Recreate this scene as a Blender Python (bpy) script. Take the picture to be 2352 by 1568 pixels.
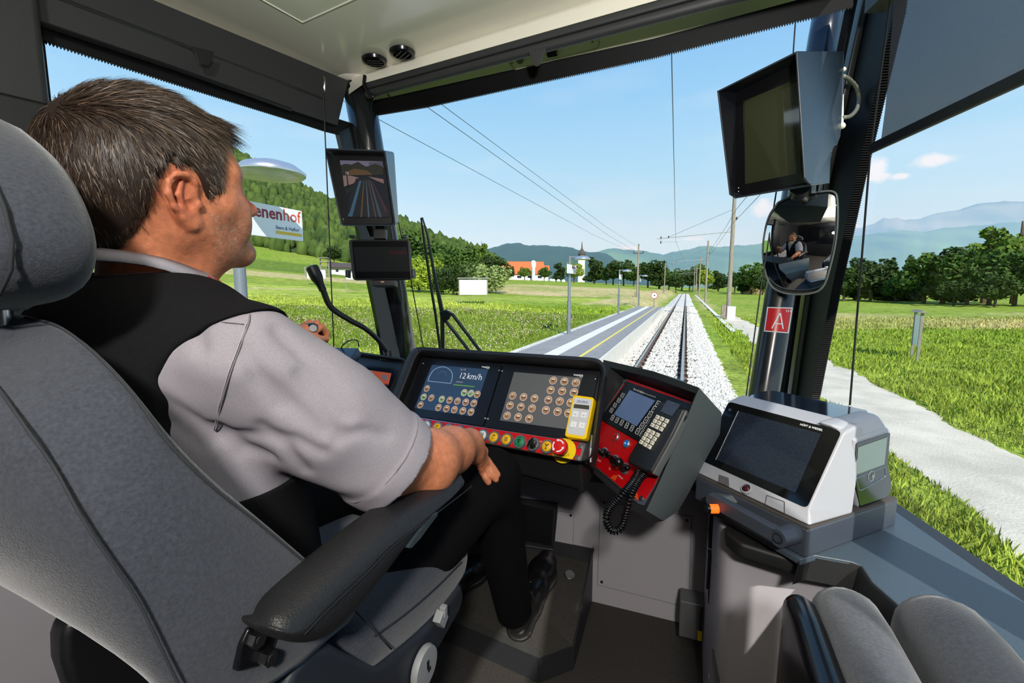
import bpy, bmesh, math, random
import numpy as np
from mathutils import Vector, Matrix
for _o in list(bpy.data.objects): bpy.data.objects.remove(_o)
SC = bpy.context.scene
COL = SC.collection
random.seed(7); np.random.seed(7)
# ---------------------------------------------------------------- camera (16 mm on 36 mm, frame 2352 x 1568)
FPX = 16 / 36 * 2352
CAM_H = 1.13                       # eye height above the cab floor (z = 0); x right, y forward along the track
PITCH = math.atan(124 / FPX); YAW = math.radians(20.81)
FW = Vector((-math.sin(YAW) * math.cos(PITCH), math.cos(YAW) * math.cos(PITCH), -math.sin(PITCH)))
RT = Vector((math.cos(YAW), math.sin(YAW), 0)); UP = RT.cross(FW)
CC = Vector((0, 0, CAM_H))
cd = bpy.data.cameras.new('camera'); cam = bpy.data.objects.new('camera', cd); COL.objects.link(cam)
cd.lens = 16; cd.sensor_width = 36; cd.clip_start = 0.02; cd.clip_end = 30000
_m = Matrix((RT, UP, -FW)).transposed().to_4x4(); _m.translation = CC; cam.matrix_world = _m
SC.camera = cam
SC.view_settings.view_transform = 'Standard'; SC.view_settings.look = 'None'
SC.view_settings.gamma = 1; SC.view_settings.use_curve_mapping = False
SC.view_settings.exposure = 0.0
SC.cycles.max_bounces = 7; SC.cycles.diffuse_bounces = 4; SC.cycles.transparent_max_bounces = 16
SC.cycles.caustics_reflective = False; SC.cycles.caustics_refractive = False
SC.cycles.sample_clamp_indirect = 4
# ---------------------------------------------------------------- sun
SUN_EL = math.radians(38); SUN_AZ = math.radians(33)      # light travels forward-left
SUN_DIR = Vector((-math.sin(SUN_AZ) * math.cos(SUN_EL), math.cos(SUN_AZ) * math.cos(SUN_EL), -math.sin(SUN_EL)))
sd = bpy.data.lights.new('sun', 'SUN'); sd.energy = 5.0; sd.angle = 0.0093; sd.color = (1.0, 0.95, 0.86)
sun = bpy.data.objects.new('sun', sd); COL.objects.link(sun)
sun.rotation_euler = SUN_DIR.to_track_quat('-Z', 'Y').to_euler()
LAMP = 620.0      # glow of the dome lamp on the cab ceiling, behind the photographer
# the photographer's flash gun, bounced off the cab ceiling
fd_ = bpy.data.lights.new('flash', 'SPOT'); fd_.energy = 75; fd_.spot_size = math.radians(135); fd_.spot_blend = .6; fd_.shadow_soft_size = .04; fd_.color = (1.0, .97, .94)
fl_ = bpy.data.objects.new('flash', fd_); COL.objects.link(fl_); fl_.location = (.16, -.18, 1.30); fl_.rotation_euler = Vector((-.12, .6, 1)).to_track_quat('-Z', 'Y').to_euler()
# ---------------------------------------------------------------- sky with a few fair-weather clouds
def s2l(c):
    c = c / 255.0
    return c / 12.92 if c <= 0.04045 else ((c + 0.055) / 1.055) ** 2.4
def rgb(*c): return (s2l(c[0]), s2l(c[1]), s2l(c[2]), 1.0)
def pixdir(x, y): return (FW + RT * ((x - 1176) / FPX) + UP * ((784 - y) / FPX)).normalized()
W = bpy.data.worlds.new('sky'); SC.world = W; W.use_nodes = True
wn, wl = W.node_tree.nodes, W.node_tree.links
wn.clear()
w_out = wn.new('ShaderNodeOutputWorld'); w_bg = wn.new('ShaderNodeBackground'); wl.new(w_bg.outputs[0], w_out.inputs[0])
w_bg.inputs[1].default_value = 1.0
w_tc = wn.new('ShaderNodeTexCoord'); w_sep = wn.new('ShaderNodeSeparateXYZ'); wl.new(w_tc.outputs['Generated'], w_sep.inputs[0])
w_r = wn.new('ShaderNodeValToRGB'); wl.new(w_sep.outputs[2], w_r.inputs[0])
_e = w_r.color_ramp.elements
_e[0].position = 0.0; _e[0].color = rgb(226, 242, 252)
_e[1].position = 1.0; _e[1].color = rgb(60, 125, 215)
for p_, c_ in ((0.10, (210, 237, 253)), (0.22, (172, 218, 251)), (0.36, (142, 199, 247)), (0.55, (105, 170, 236))):
    q = _e.new(p_); q.color = rgb(*c_)
def wmath(op, a, b=None):
    n = wn.new('ShaderNodeMath'); n.operation = op
    for i, v in enumerate((a, b)):
        if v is None: continue
        if isinstance(v, (int, float)): n.inputs[i].default_value = v
        else: wl.new(v, n.inputs[i])
    return n.outputs[0]
def wdot(vec):
    n = wn.new('ShaderNodeVectorMath'); n.operation = 'DOT_PRODUCT'; wl.new(w_tc.outputs['Generated'], n.inputs[0]); n.inputs[1].default_value = vec
    return n.outputs['Value']
w_no = wn.new('ShaderNodeTexNoise'); wl.new(w_tc.outputs['Generated'], w_no.inputs[0]); w_no.inputs['Scale'].default_value = 26; w_no.inputs['Detail'].default_value = 6
_cm = None
for (x, y, hw, hh) in ((2012, 385, 34, 30), (2010, 405, 40, 10), (2140, 370, 62, 17), (2072, 404, 26, 8), (1772, 480, 46, 20),
                       (2055, 512, 60, 14), (1945, 525, 40, 12), (1440, 570, 30, 7), (1590, 548, 24, 6)):
    d = pixdir(x, y); rr = d.cross(Vector((0, 0, 1))).normalized(); uu = rr.cross(d)
    k = 1 / d.dot(FW)
    dx = wmath('MULTIPLY', wdot(rr), FPX / hw * k * k); dy = wmath('MULTIPLY', wdot(uu), FPX / hh * k)
    dd = wmath('SQRT', wmath('ADD', wmath('MULTIPLY', dx, dx), wmath('MULTIPLY', dy, dy)))
    fr = wmath('GREATER_THAN', wdot(d), 0.5)
    v = wmath('SUBTRACT', wmath('ADD', 1.05, wmath('MULTIPLY', wmath('SUBTRACT', w_no.outputs[0], 0.5), 2.6)), dd)
    v = wmath('MULTIPLY', wmath('MULTIPLY', v, 1.6), fr)
    n = wn.new('ShaderNodeClamp'); wl.new(v, n.inputs[0])
    _cm = n.outputs[0] if _cm is None else wmath('MAXIMUM', _cm, n.outputs[0])
w_mp = wn.new('ShaderNodeMapping'); w_mp.inputs['Scale'].default_value = (2.2, 2.2, 11); wl.new(w_tc.outputs['Generated'], w_mp.inputs[0])
w_ci = wn.new('ShaderNodeTexNoise'); wl.new(w_mp.outputs[0], w_ci.inputs[0]); w_ci.inputs['Scale'].default_value = 1.4; w_ci.inputs['Detail'].default_value = 5
w_cr = wn.new('ShaderNodeMapRange'); w_cr.inputs[1].default_value = 0.50; w_cr.inputs[2].default_value = 0.85; w_cr.inputs[3].default_value = 0.0; w_cr.inputs[4].default_value = 0.25
wl.new(w_ci.outputs[0], w_cr.inputs[0])
_cm = wmath('MAXIMUM', _cm, w_cr.outputs[0])
w_mx = wn.new('ShaderNodeMixRGB'); wl.new(_cm, w_mx.inputs[0]); wl.new(w_r.outputs[0], w_mx.inputs[1]); w_mx.inputs[2].default_value = rgb(252, 253, 255)
wl.new(w_mx.outputs[0], w_bg.inputs[0])
# ---------------------------------------------------------------- helpers: picture points, planes, mesh builder, materials, tags
def ray(x, y): return FW + RT * ((x - 1176) / FPX) + UP * ((784 - y) / FPX)
def D(x, y, dep): return CC + ray(x, y) * dep
def PZ(x, y, z): r = ray(x, y); return CC + r * ((z - CAM_H) / r.z)
def PY(x, y, Y): r = ray(x, y); return CC + r * (Y / r.y)
def PX(x, y, X): r = ray(x, y); return CC + r * (X / r.x)
V = lambda *a: Vector(a)
class Plane:
    """a real plane in the cab: origin o, in-plane axes u (right) and v (up), normal n towards the viewer"""
    def __init__(s, o, u, v):
        s.o = Vector(o); s.u = Vector(u).normalized(); v = Vector(v); s.v = (v - s.u * v.dot(s.u)).normalized(); s.n = s.u.cross(s.v)
    def at(s, x, y, off=0.0):
        r = ray(x, y); o = s.o + s.n * off; t = (o - CC).dot(s.n) / r.dot(s.n); return CC + r * t
    def uv(s, a, b, off=0.0): return s.o + s.u * a + s.v * b + s.n * off
    def loc(s, p): d = Vector(p) - s.o; return d.dot(s.u), d.dot(s.v)
    def px(s, x, y): return s.loc(s.at(x, y))
def rnd(pts, r, k=4):
    """round the corners of a closed planar polygon"""
    pts = [Vector(p) for p in pts]; out = []; n = len(pts)
    rs = r if isinstance(r, (list, tuple)) else [r] * n
    for i in range(n):
        a, b, c = pts[i - 1], pts[i], pts[(i + 1) % n]
        d0 = (a - b); d1 = (c - b); q = min(rs[i], d0.length * .49, d1.length * .49)
        if q <= 1e-6: out.append(b); continue
        p0 = b + d0.normalized() * q; p1 = b + d1.normalized() * q
        for j in range(k + 1):
            t = j / k; out.append(p0 * (1 - t) ** 2 + b * 2 * t * (1 - t) + p1 * t ** 2)
    return out
def spline(pts, n=8):
    """Catmull-Rom through points"""
    P_ = [Vector(p) for p in pts]; P_ = [P_[0] * 2 - P_[1]] + P_ + [P_[-1] * 2 - P_[-2]]; out = []
    for i in range(1, len(P_) - 2):
        a, b, c, d = P_[i - 1:i + 3]
        for j in range(n):
            t = j / n
            out.append(0.5 * ((2 * b) + (c - a) * t + (2 * a - 5 * b + 4 * c - d) * t * t + (3 * b - a - 3 * c + d) * t ** 3))
    out.append(P_[-2]); return out
class MB:
    def __init__(s): s.v = []; s.f = []; s.mi = []; s.cur = 0
    def add(s, vs, fs):
        s.mi += [s.cur] * len(fs); o = len(s.v); s.v += [tuple(v) for v in vs]; s.f += [tuple(i + o for i in f) for f in fs]; return s
    def box(s, c, sx, sy, sz, ax=None):
        c = Vector(c); X, Y, Z = ax if ax else (V(1, 0, 0), V(0, 1, 0), V(0, 0, 1))
        vs = [c + X * (i * sx / 2) + Y * (j * sy / 2) + Z * (k * sz / 2) for k in (-1, 1) for j in (-1, 1) for i in (-1, 1)]
        return s.add(vs, [(0, 2, 3, 1), (4, 5, 7, 6), (0, 1, 5, 4), (2, 6, 7, 3), (0, 4, 6, 2), (1, 3, 7, 5)])
    def prism(s, pts, vec):
        n = len(pts); pts = [Vector(p) for p in pts]; vec = Vector(vec)
        nor = Vector((0, 0, 0))
        for i in range(n): nor += (pts[i] - pts[0]).cross(pts[(i + 1) % n] - pts[0])
        if nor.dot(vec) > 0: pts = pts[::-1]
        vs = pts + [p + vec for p in pts]
        return s.add(vs, [tuple(range(n)), tuple(range(2 * n - 1, n - 1, -1))] + [(i, n + i, n + (i + 1) % n, (i + 1) % n) for i in range(n)])
    def poly(s, pts): return s.add(pts, [tuple(range(len(pts)))])
    def loft(s, rings, c0=True, c1=True, closed=True):
        n = len(rings[0]); vs = [p for r in rings for p in r]; fs = []
        for i in range(len(rings) - 1):
            for j in range(n if closed else n - 1):
                a = i * n + j; b = i * n + (j + 1) % n; fs.append((a, b, b + n, a + n))
        if closed and c0: fs.append(tuple(range(n - 1, -1, -1)))
        if closed and c1: fs.append(tuple(range((len(rings) - 1) * n, len(rings) * n)))
        return s.add(vs, fs)
    def tube(s, pts, r, n=8, caps=True, flat=None):
        pts = [Vector(p) for p in pts]; m = len(pts); rs = r if isinstance(r, (list, tuple)) else [r] * m
        T = [(pts[min(i + 1, m - 1)] - pts[max(i - 1, 0)]).normalized() for i in range(m)]
        a = T[0].cross(V(0, 0, 1)); a = a if a.length > .05 else T[0].cross(V(1, 0, 0)); a.normalize(); rings = []
        for i in range(m):
            a = (a - T[i] * a.dot(T[i])).normalized(); b = T[i].cross(a)
            rings.append([pts[i] + (a * math.cos(t) + b * math.sin(t)) * rs[i] for t in (2 * math.pi * k / n for k in range(n))])
        return s.loft(rings, caps, caps)
    def cyl(s, p0, p1, r0, r1=None, n=16): return s.tube([p0, p1], [r0, r0 if r1 is None else r1], n)
    def lathe(s, prof, o, axis=(0, 0, 1), n=20, c0=True, c1=True):
        o = Vector(o); ax = Vector(axis).normalized(); a = ax.cross(V(0, 0, 1)); a = a if a.length > .05 else ax.cross(V(1, 0, 0)); a.normalize(); b = ax.cross(a)
        return s.loft([[o + ax * h + (a * math.cos(t) + b * math.sin(t)) * max(r, 1e-4) for t in (2 * math.pi * k / n for k in range(n))] for r, h in prof], c0, c1)
    def sphere(s, c, r, nu=12, nv=8, ax=None):
        c = Vector(c); r = r if isinstance(r, (list, tuple)) else (r, r, r); X, Y, Z = ax if ax else (V(1, 0, 0), V(0, 1, 0), V(0, 0, 1))
        rings = []
        for j in range(nv + 1):
            ph = math.pi * min(max(j / nv, .01), .99)
            rings.append([c + X * (r[0] * math.sin(ph) * math.cos(t)) + Y * (r[1] * math.sin(ph) * math.sin(t)) - Z * (r[2] * math.cos(ph)) for t in (2 * math.pi * k / nu for k in range(nu))])
        return s.loft(rings)
    def np(s, verts, faces):
        s.mi += [s.cur] * len(faces); o = len(s.v); s.v += [tuple(v) for v in verts]; s.f += [tuple(int(i) + o for i in f) for f in faces]; return s
def mesh_np(name, verts, faces):
    """fast mesh from numpy arrays, all faces with the same corner count"""
    me = bpy.data.meshes.new(name); verts = np.asarray(verts, dtype=np.float32); faces = np.asarray(faces, dtype=np.int32)
    nf, k = faces.shape
    me.vertices.add(len(verts)); me.vertices.foreach_set('co', verts.ravel())
    me.loops.add(nf * k); me.loops.foreach_set('vertex_index', faces.ravel())
    me.polygons.add(nf); me.polygons.foreach_set('loop_start', np.arange(0, nf * k, k, dtype=np.int32))
    me.update(calc_edges=True); me.validate(); return me
def link(name, me, parent=None):
    o = bpy.data.objects.new(name, me); COL.objects.link(o)
    if parent is not None:
        o.parent = parent
        if parent.type == 'EMPTY': o.location = -parent.location
    return o
def obj(name, mb, m, parent=None, smooth=None, bevel=0.0, seg=2, sub=0, label=None, solid=0.0):
    me = mb if isinstance(mb, bpy.types.Mesh) else None
    if me is None:
        me = bpy.data.meshes.new(name); me.from_pydata(mb.v, [], mb.f); me.polygons.foreach_set('material_index', mb.mi); me.update()
        bm = bmesh.new(); bm.from_mesh(me); bmesh.ops.recalc_face_normals(bm, faces=bm.faces); bm.to_mesh(me); bm.free()
    for q in (m if isinstance(m, (list, tuple)) else [m]): me.materials.append(q)
    o = link(name, me, parent)
    if solid: q = o.modifiers.new('thick', 'SOLIDIFY'); q.thickness = solid
    if bevel: q = o.modifiers.new('bevel', 'BEVEL'); q.width = bevel; q.segments = seg; q.limit_method = 'ANGLE'; q.angle_limit = math.radians(35); q.harden_normals = False
    if sub: q = o.modifiers.new('sub', 'SUBSURF'); q.levels = sub; q.render_levels = sub
    if smooth is None: smooth = 40 if not sub else 180
    if smooth:
        me.polygons.foreach_set('use_smooth', [True] * len(me.polygons))
        if smooth < 180 and hasattr(me, 'set_sharp_from_angle') and not bevel: me.set_sharp_from_angle(angle=math.radians(smooth))
        elif bevel:
            me.set_sharp_from_angle(angle=math.radians(75)) if False else None
    if bevel and smooth:
        q = o.modifiers.new('wn', 'WEIGHTED_NORMAL'); q.keep_sharp = True
    if label: o['label'] = label
    return o
def tag(o, label, cat, group=None):
    o['label'] = label; o['category'] = cat
    if group: o['group'] = group
    return o
def thing(name, label, cat, loc=(0, 0, 0), group=None):
    o = bpy.data.objects.new(name, None); COL.objects.link(o); o.location = Vector(loc); o.empty_display_size = .05
    return tag(o, label, cat, group)
def struct(name, mb, m, **k):
    o = obj(name, mb, m, **k); o['kind'] = 'structure'; return o
def kids(o): return [c for c in bpy.data.objects if c.parent == o]
def dup(root, loc, label, group=None, rotz=0.0, scale=1.0):
    r = root.copy(); COL.objects.link(r); r.location = loc; r.rotation_euler = (0, 0, rotz); r.scale = (scale,) * 3 if not isinstance(scale, (tuple, list)) else scale
    r['label'] = label
    if group: r['group'] = group
    for ch in kids(root):
        c = ch.copy(); COL.objects.link(c); c.parent = r
        for g in kids(ch):
            d = g.copy(); COL.objects.link(d); d.parent = c
    return r
MATS = {}
def mat(name, c, rough=.5, metal=0.0, noise=None, bump=None, spec=.5, emit=0, coat=0, sheen=0, c2=None, stretch=None, sub=0):
    """principled material; noise=(scale, amount) mottles the colour (or mixes towards c2), bump=(scale, strength)"""
    if name in MATS: return MATS[name]
    m = bpy.data.materials.new(name); m.use_nodes = True; nt = m.node_tree; b = nt.nodes['Principled BSDF']
    col = rgb(*c); b.inputs['Base Color'].default_value = col; b.inputs['Roughness'].default_value = rough; b.inputs['Metallic'].default_value = metal
    b.inputs['Specular IOR Level'].default_value = spec
    if coat: b.inputs['Coat Weight'].default_value = coat; b.inputs['Coat Roughness'].default_value = .08
    if sheen: b.inputs['Sheen Weight'].default_value = sheen; b.inputs['Sheen Roughness'].default_value = .4
    if sub: b.inputs['Subsurface Weight'].default_value = sub; b.inputs['Subsurface Radius'].default_value = (.012, .004, .002); b.inputs['Subsurface Scale'].default_value = 1
    if emit: b.inputs['Emission Color'].default_value = col; b.inputs['Emission Strength'].default_value = emit
    if noise or bump:
        tc = nt.nodes.new('ShaderNodeTexCoord'); src = tc.outputs['Object']
        if stretch:
            mp = nt.nodes.new('ShaderNodeMapping'); mp.inputs['Scale'].default_value = stretch; nt.links.new(src, mp.inputs[0]); src = mp.outputs[0]
    if noise:
        n = nt.nodes.new('ShaderNodeTexNoise'); n.inputs['Scale'].default_value = noise[0]; n.inputs['Detail'].default_value = 4; nt.links.new(src, n.inputs[0])
        r = nt.nodes.new('ShaderNodeMapRange'); r.inputs[1].default_value = .3; r.inputs[2].default_value = .7; nt.links.new(n.outputs[0], r.inputs[0])
        x = nt.nodes.new('ShaderNodeMixRGB'); nt.links.new(r.outputs[0], x.inputs[0])
        a = noise[1]; x.inputs[1].default_value = tuple(v * (1 - a) for v in col[:3]) + (1,) if c2 is None else col
        x.inputs[2].default_value = (tuple(min(1, v * (1 + a)) for v in col[:3]) + (1,)) if c2 is None else rgb(*c2)
        nt.links.new(x.outputs[0], b.inputs['Base Color'])
    if bump:
        n = nt.nodes.new('ShaderNodeTexNoise'); n.inputs['Scale'].default_value = bump[0]; n.inputs['Detail'].default_value = 3; nt.links.new(src, n.inputs[0])
        k = nt.nodes.new('ShaderNodeBump'); k.inputs['Strength'].default_value = bump[1]; k.inputs['Distance'].default_value = .02 if bump[0] < 100 else .002
        nt.links.new(n.outputs[0], k.inputs['Height']); nt.links.new(k.outputs[0], b.inputs['Normal'])
    MATS[name] = m; return m
def glass(name, tint=(1, 1, 1), refl=.5):
    m = bpy.data.materials.new(name); m.use_nodes = True; nt = m.node_tree; nt.nodes.clear()
    o = nt.nodes.new('ShaderNodeOutputMaterial'); x = nt.nodes.new('ShaderNodeMixShader'); t = nt.nodes.new('ShaderNodeBsdfTransparent'); g = nt.nodes.new('ShaderNodeBsdfGlossy')
    t.inputs[0].default_value = (*tint, 1); g.inputs['Roughness'].default_value = 0.0
    fr = nt.nodes.new('ShaderNodeFresnel'); fr.inputs[0].default_value = 1.45
    mm = nt.nodes.new('ShaderNodeMath'); mm.operation = 'MULTIPLY'; mm.inputs[1].default_value = refl; nt.links.new(fr.outputs[0], mm.inputs[0])
    nt.links.new(mm.outputs[0], x.inputs[0]); nt.links.new(t.outputs[0], x.inputs[1]); nt.links.new(g.outputs[0], x.inputs[2]); nt.links.new(x.outputs[0], o.inputs[0])
    return m
def text(s, pl, a, b, m, parent, name='lettering', off=.0006, bold=0.0, thick=0.0, xscale=None):
    """lettering on plane pl running from picture point a to b (baseline ends), width fitted to the span"""
    cu = bpy.data.curves.new(name, 'FONT'); cu.body = s; cu.size = 1; cu.offset = bold; cu.resolution_u = 2; cu.extrude = thick
    t = bpy.data.objects.new(name, cu); me = bpy.data.meshes.new_from_object(t); bpy.data.objects.remove(t)
    co = np.zeros(len(me.vertices) * 3); me.vertices.foreach_get('co', co); co = co.reshape(-1, 3)
    p0 = pl.at(*a, off); p1 = pl.at(*b, off); w = max(co[:, 0].max() - co[:, 0].min(), 1e-3); k = (p1 - p0).length / w
    ux = (p1 - p0).normalized(); uy = pl.n.cross(ux); ks = k if xscale is None else xscale
    co[:, 0] -= co[:, 0].min()
    w_ = np.array(p0)[None] + co[:, :1] * k * np.array(ux)[None] + co[:, 1:2] * ks * np.array(uy)[None] + co[:, 2:3] * k * np.array(pl.n)[None]
    me.vertices.foreach_set('co', w_.ravel()); me.update()
    return obj(name, me, m, parent, smooth=0)
# ---------------------------------------------------------------- implicit-surface modelling for the soft shapes
def smin(a, b, k): h = np.clip(.5 + .5 * (b - a) / k, 0, 1); return b * (1 - h) + a * h - k * h * (1 - h)
def smax(a, b, k): return -smin(-a, -b, k)
def A3(v): return np.array([v[0], v[1], v[2]], float)
def s_cap(p, a, b, ra, rb=None):
    a, b = A3(a), A3(b); rb = ra if rb is None else rb; ab = b - a; t = np.clip(((p - a) @ ab) / (ab @ ab), 0, 1); return np.linalg.norm(p - a - t[:, None] * ab, axis=1) - (ra + (rb - ra) * t)
def s_ell(p, c, r, R=None):
    q = p - A3(c)
    if R is not None: q = q @ R
    r = np.array(r); k0 = np.linalg.norm(q / r, axis=1); k1 = np.linalg.norm(q / (r * r), axis=1); return k0 * (k0 - 1) / np.maximum(k1, 1e-6)
def s_chain(p, pts, rs, k=.0):
    d = None
    for i in range(len(pts) - 1):
        e = s_cap(p, pts[i], pts[i + 1], rs[i], rs[i + 1]); d = e if d is None else (smin(d, e, k) if k else np.minimum(d, e))
    return d
def surf_net(f, lo, hi, h, B=12):
    """surface nets over a sparse block grid; f(points) -> signed distance"""
    lo, hi = A3(lo), A3(hi); n = (np.ceil((hi - lo) / h / B).astype(int)) * B + 1
    nb = (n - 1) // B; bc = np.stack(np.meshgrid(*[np.arange(k) for k in nb], indexing='ij'), -1).reshape(-1, 3)
    cd_ = f(lo + (bc + .5) * B * h); act = bc[np.abs(cd_) < B * h * .87 * 1.5 + .004]
    F = np.empty(n, np.float32); sgn = np.ones(n, np.float32)
    F[:] = 1
    neg = bc[cd_ < 0]
    for b in neg: F[b[0] * B:b[0] * B + B + 1, b[1] * B:b[1] * B + B + 1, b[2] * B:b[2] * B + B + 1] = -1
    g = np.stack(np.meshgrid(*[np.arange(B + 1)] * 3, indexing='ij'), -1).reshape(-1, 3)
    for i in range(0, len(act), 220):
        ch = act[i:i + 220]; idx = (ch[:, None] * B + g[None]).reshape(-1, 3); v = f(lo + idx * h); F[idx[:, 0], idx[:, 1], idx[:, 2]] = v
    S = F < 0
    c = np.zeros(np.array(S.shape) - 1, np.int8)
    for i in (0, 1):
        for j in (0, 1):
            for k in (0, 1): c += S[i:i + c.shape[0], j:j + c.shape[1], k:k + c.shape[2]]
    cells = np.argwhere((c > 0) & (c < 8)); ids = -np.ones(c.shape, np.int32); ids[cells[:, 0], cells[:, 1], cells[:, 2]] = np.arange(len(cells))
    acc = np.zeros((len(cells), 3)); cnt = np.zeros(len(cells))
    co = [(i, j, k) for i in (0, 1) for j in (0, 1) for k in (0, 1)]
    val = {o: F[cells[:, 0] + o[0], cells[:, 1] + o[1], cells[:, 2] + o[2]] for o in co}
    for a in co:
        for ax in range(3):
            if a[ax] == 0:
                b = list(a); b[ax] = 1; b = tuple(b); va, vb = val[a], val[b]; m = (va < 0) != (vb < 0); t = np.where(m, va / np.where(va == vb, 1, va - vb), 0)
                p = np.array(a, float)[None].repeat(len(cells), 0); p[:, ax] += t; acc[m] += p[m]; cnt[m] += 1
    verts = lo + (cells + acc / np.maximum(cnt, 1)[:, None]) * h
    quads = []
    for ax in range(3):
        u, v = [(1, 2), (2, 0), (0, 1)][ax]; sl0 = [slice(None)] * 3; sl1 = [slice(None)] * 3; sl0[ax] = slice(0, -1); sl1[ax] = slice(1, None)
        A, Bq = S[tuple(sl0)], S[tuple(sl1)]; e = np.argwhere(A != Bq); e = e[(e[:, u] > 0) & (e[:, v] > 0) & (e[:, u] < S.shape[u] - 1) & (e[:, v] < S.shape[v] - 1)]
        du = np.zeros(3, int); du[u] = 1; dv = np.zeros(3, int); dv[v] = 1
        q = np.stack([ids[tuple((e - du - dv).T)], ids[tuple((e - dv).T)], ids[tuple(e.T)], ids[tuple((e - du).T)]], -1)
        fl = ~A[tuple(e.T)]; q[fl] = q[fl][:, ::-1]; quads.append(q)
    q = np.concatenate(quads); return verts, q[(q >= 0).all(1)]
def relax(v, q, n=2, k=.5):
    for _ in range(n):
        s = np.zeros_like(v); c = np.zeros(len(v))
        for a in range(4):
            for b in ((a + 1) % 4, (a + 3) % 4): np.add.at(s, q[:, a], v[q[:, b]]); np.add.at(c, q[:, a], 1)
        v = v * (1 - k) + s / np.maximum(c, 1)[:, None] * k
    return v
def sdf_obj(name, f, lo, hi, h, m_, parent, n=1, colour=None, label=None):
    v, q = surf_net(f, lo, hi, h); v = relax(v, q, n); me = mesh_np(name, v, q)
    if colour is not None: a = me.color_attributes.new('tone', 'FLOAT_COLOR', 'POINT'); a.data.foreach_set('color', colour(v).astype(np.float32).ravel())
    return obj(name, me, m_, parent, smooth=180, label=label)
def hit_sdf(f, px, py, d0=.2, d1=2.0):
    """where the sight line through a picture point meets an implicit surface"""
    r = ray(px, py); L = r.length; t = d0
    for _ in range(140):
        p = CC + r * t; d = float(f(np.array([[p.x, p.y, p.z]]))[0])
        if d < .0004: return p
        t += max(d * .7, .0004) / L
        if t > d1: return None
    return p
# ---------------------------------------------------------------- materials of the cab
M_ceil = mat('cream_gloss', (216, 213, 200), .22, noise=(3, .03), coat=.3)
M_cream = mat('cream_panel', (236, 233, 208), .5)
M_blk = mat('black_plastic', (17, 18, 21), .42, bump=(900, .12))
M_blk2 = mat('black_gloss', (14, 15, 18), .22)
M_dark = mat('charcoal_panel', (40, 41, 44), .5, bump=(700, .15))
M_frit = mat('black_frit', (9, 9, 12), .55, spec=.25)
M_post = mat('post_paint', (28, 30, 34), .22, coat=.3)
M_white = mat('light_grey_panel', (172, 168, 174), .5, noise=(2, .03))
M_floor = mat('rubber_floor', (46, 43, 40), .75, noise=(180, .35), bump=(300, .2))
M_steel = mat('brushed_steel', (170, 170, 172), .28, 1.0)
M_chrome = mat('chrome', (215, 215, 218), .12, 1.0)
M_wire = mat('wire_black', (12, 12, 14), .5)
M_blind = mat('blind_mesh', (50, 54, 62), .8, noise=(900, .35), bump=(1200, .3))
_n = M_blind.node_tree; _mx = _n.nodes.new('ShaderNodeMixShader'); _tr = _n.nodes.new('ShaderNodeBsdfTransparent'); _mx.inputs[0].default_value = .12
_n.links.new(_n.nodes['Principled BSDF'].outputs[0], _mx.inputs[1]); _n.links.new(_tr.outputs[0], _mx.inputs[2]); _n.links.new(_mx.outputs[0], _n.nodes['Material Output'].inputs[0])
M_seam = mat('seam_dark', (70, 68, 70), .7)
M_alu = mat('aluminium_edge', (175, 182, 192), .3, .9)
# ---------------------------------------------------------------- cab shell
WLd = V(.225, .974, 0).normalized(); WRd = V(-.225, .974, 0).normalized()
PWL = Plane((-1.15, 1.62, 1), WLd, (0, 0, 1)); PWL_in = Plane(V(-1.15, 1.62, 1) + V(.974, -.225, 0) * .05, WLd, (0, 0, 1))
PWR = Plane((.36, 1.72, 1), -WRd, (0, 0, 1))
WSv = V(0, -.25, .986).normalized(); PWRo = Plane(V(.36, 1.72, 1) + V(.974, .225, 0) * .12, -WRd, (0, 0, 1)); PWS = Plane((-1.14, 1.733, .85), (1, 0, 0), WSv)
def wl(s, z, off=0): return V(-1.15, 1.62, 0) + WLd * s + V(.974, -.225, 0) * off + V(0, 0, z)     # along the left side wall (off = inwards)
def wr(s, z, off=0): return V(.36, 1.72, 0) + WRd * s - V(.974, .225, 0) * off + V(0, 0, z)        # along the right side wall
# floor
m = MB(); m.prism([V(-1.9, -1.6, 0), V(1.05, -1.6, 0), V(.36, 1.72, 0), V(-1.15, 1.72, 0)], V(0, 0, -.06)); struct('floor', m, M_floor)
m = MB(); m.box(V(-.02, 1.19, .001), .9, .004, .002, (V(.97, .25, 0).normalized(), V(-.25, .97, 0).normalized(), V(0, 0, 1))); struct('trim_1', m, M_seam)
# ceiling and its rounded lip
cl = [PZ(323, 0, 1.88), PZ(735, 168, 1.88)]; cf = [PZ(838, 172, 1.88), PZ(1210, 51, 1.88)]
ll = [PZ(266, 0, 1.825), PZ(741, 191, 1.825)]; lf = [PZ(839, 190, 1.825), PZ(1210, 85, 1.825)]
def ext(a, b, t): return a + (b - a) * t
CL0, CL1, CF0, CF1 = ext(*cl, -8), cl[1], cf[0], ext(*cf, 3.4)
LL0, LL1, LF0, LF1 = ext(*ll, -5.6), ll[1], lf[0], ext(*lf, 3.4)
m = MB(); m.prism([V(-1.75, -1.6, 1.88), CL0, CL1, (CL1 + CF0) / 2 + V(-.03, .03, 0), CF0, CF1, V(.62, -1.6, 1.88)], V(0, 0, .05)); struct('ceiling', m, M_ceil)
m = MB()
mid = (CL1 + CF0) / 2 + V(-.03, .03, 0)
up_ = [CL0, CL1, mid, CF0, CF1]; lo_ = [LL0, LL1, mid + V(-.03, .03, -.055), LF0, LF1]
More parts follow.
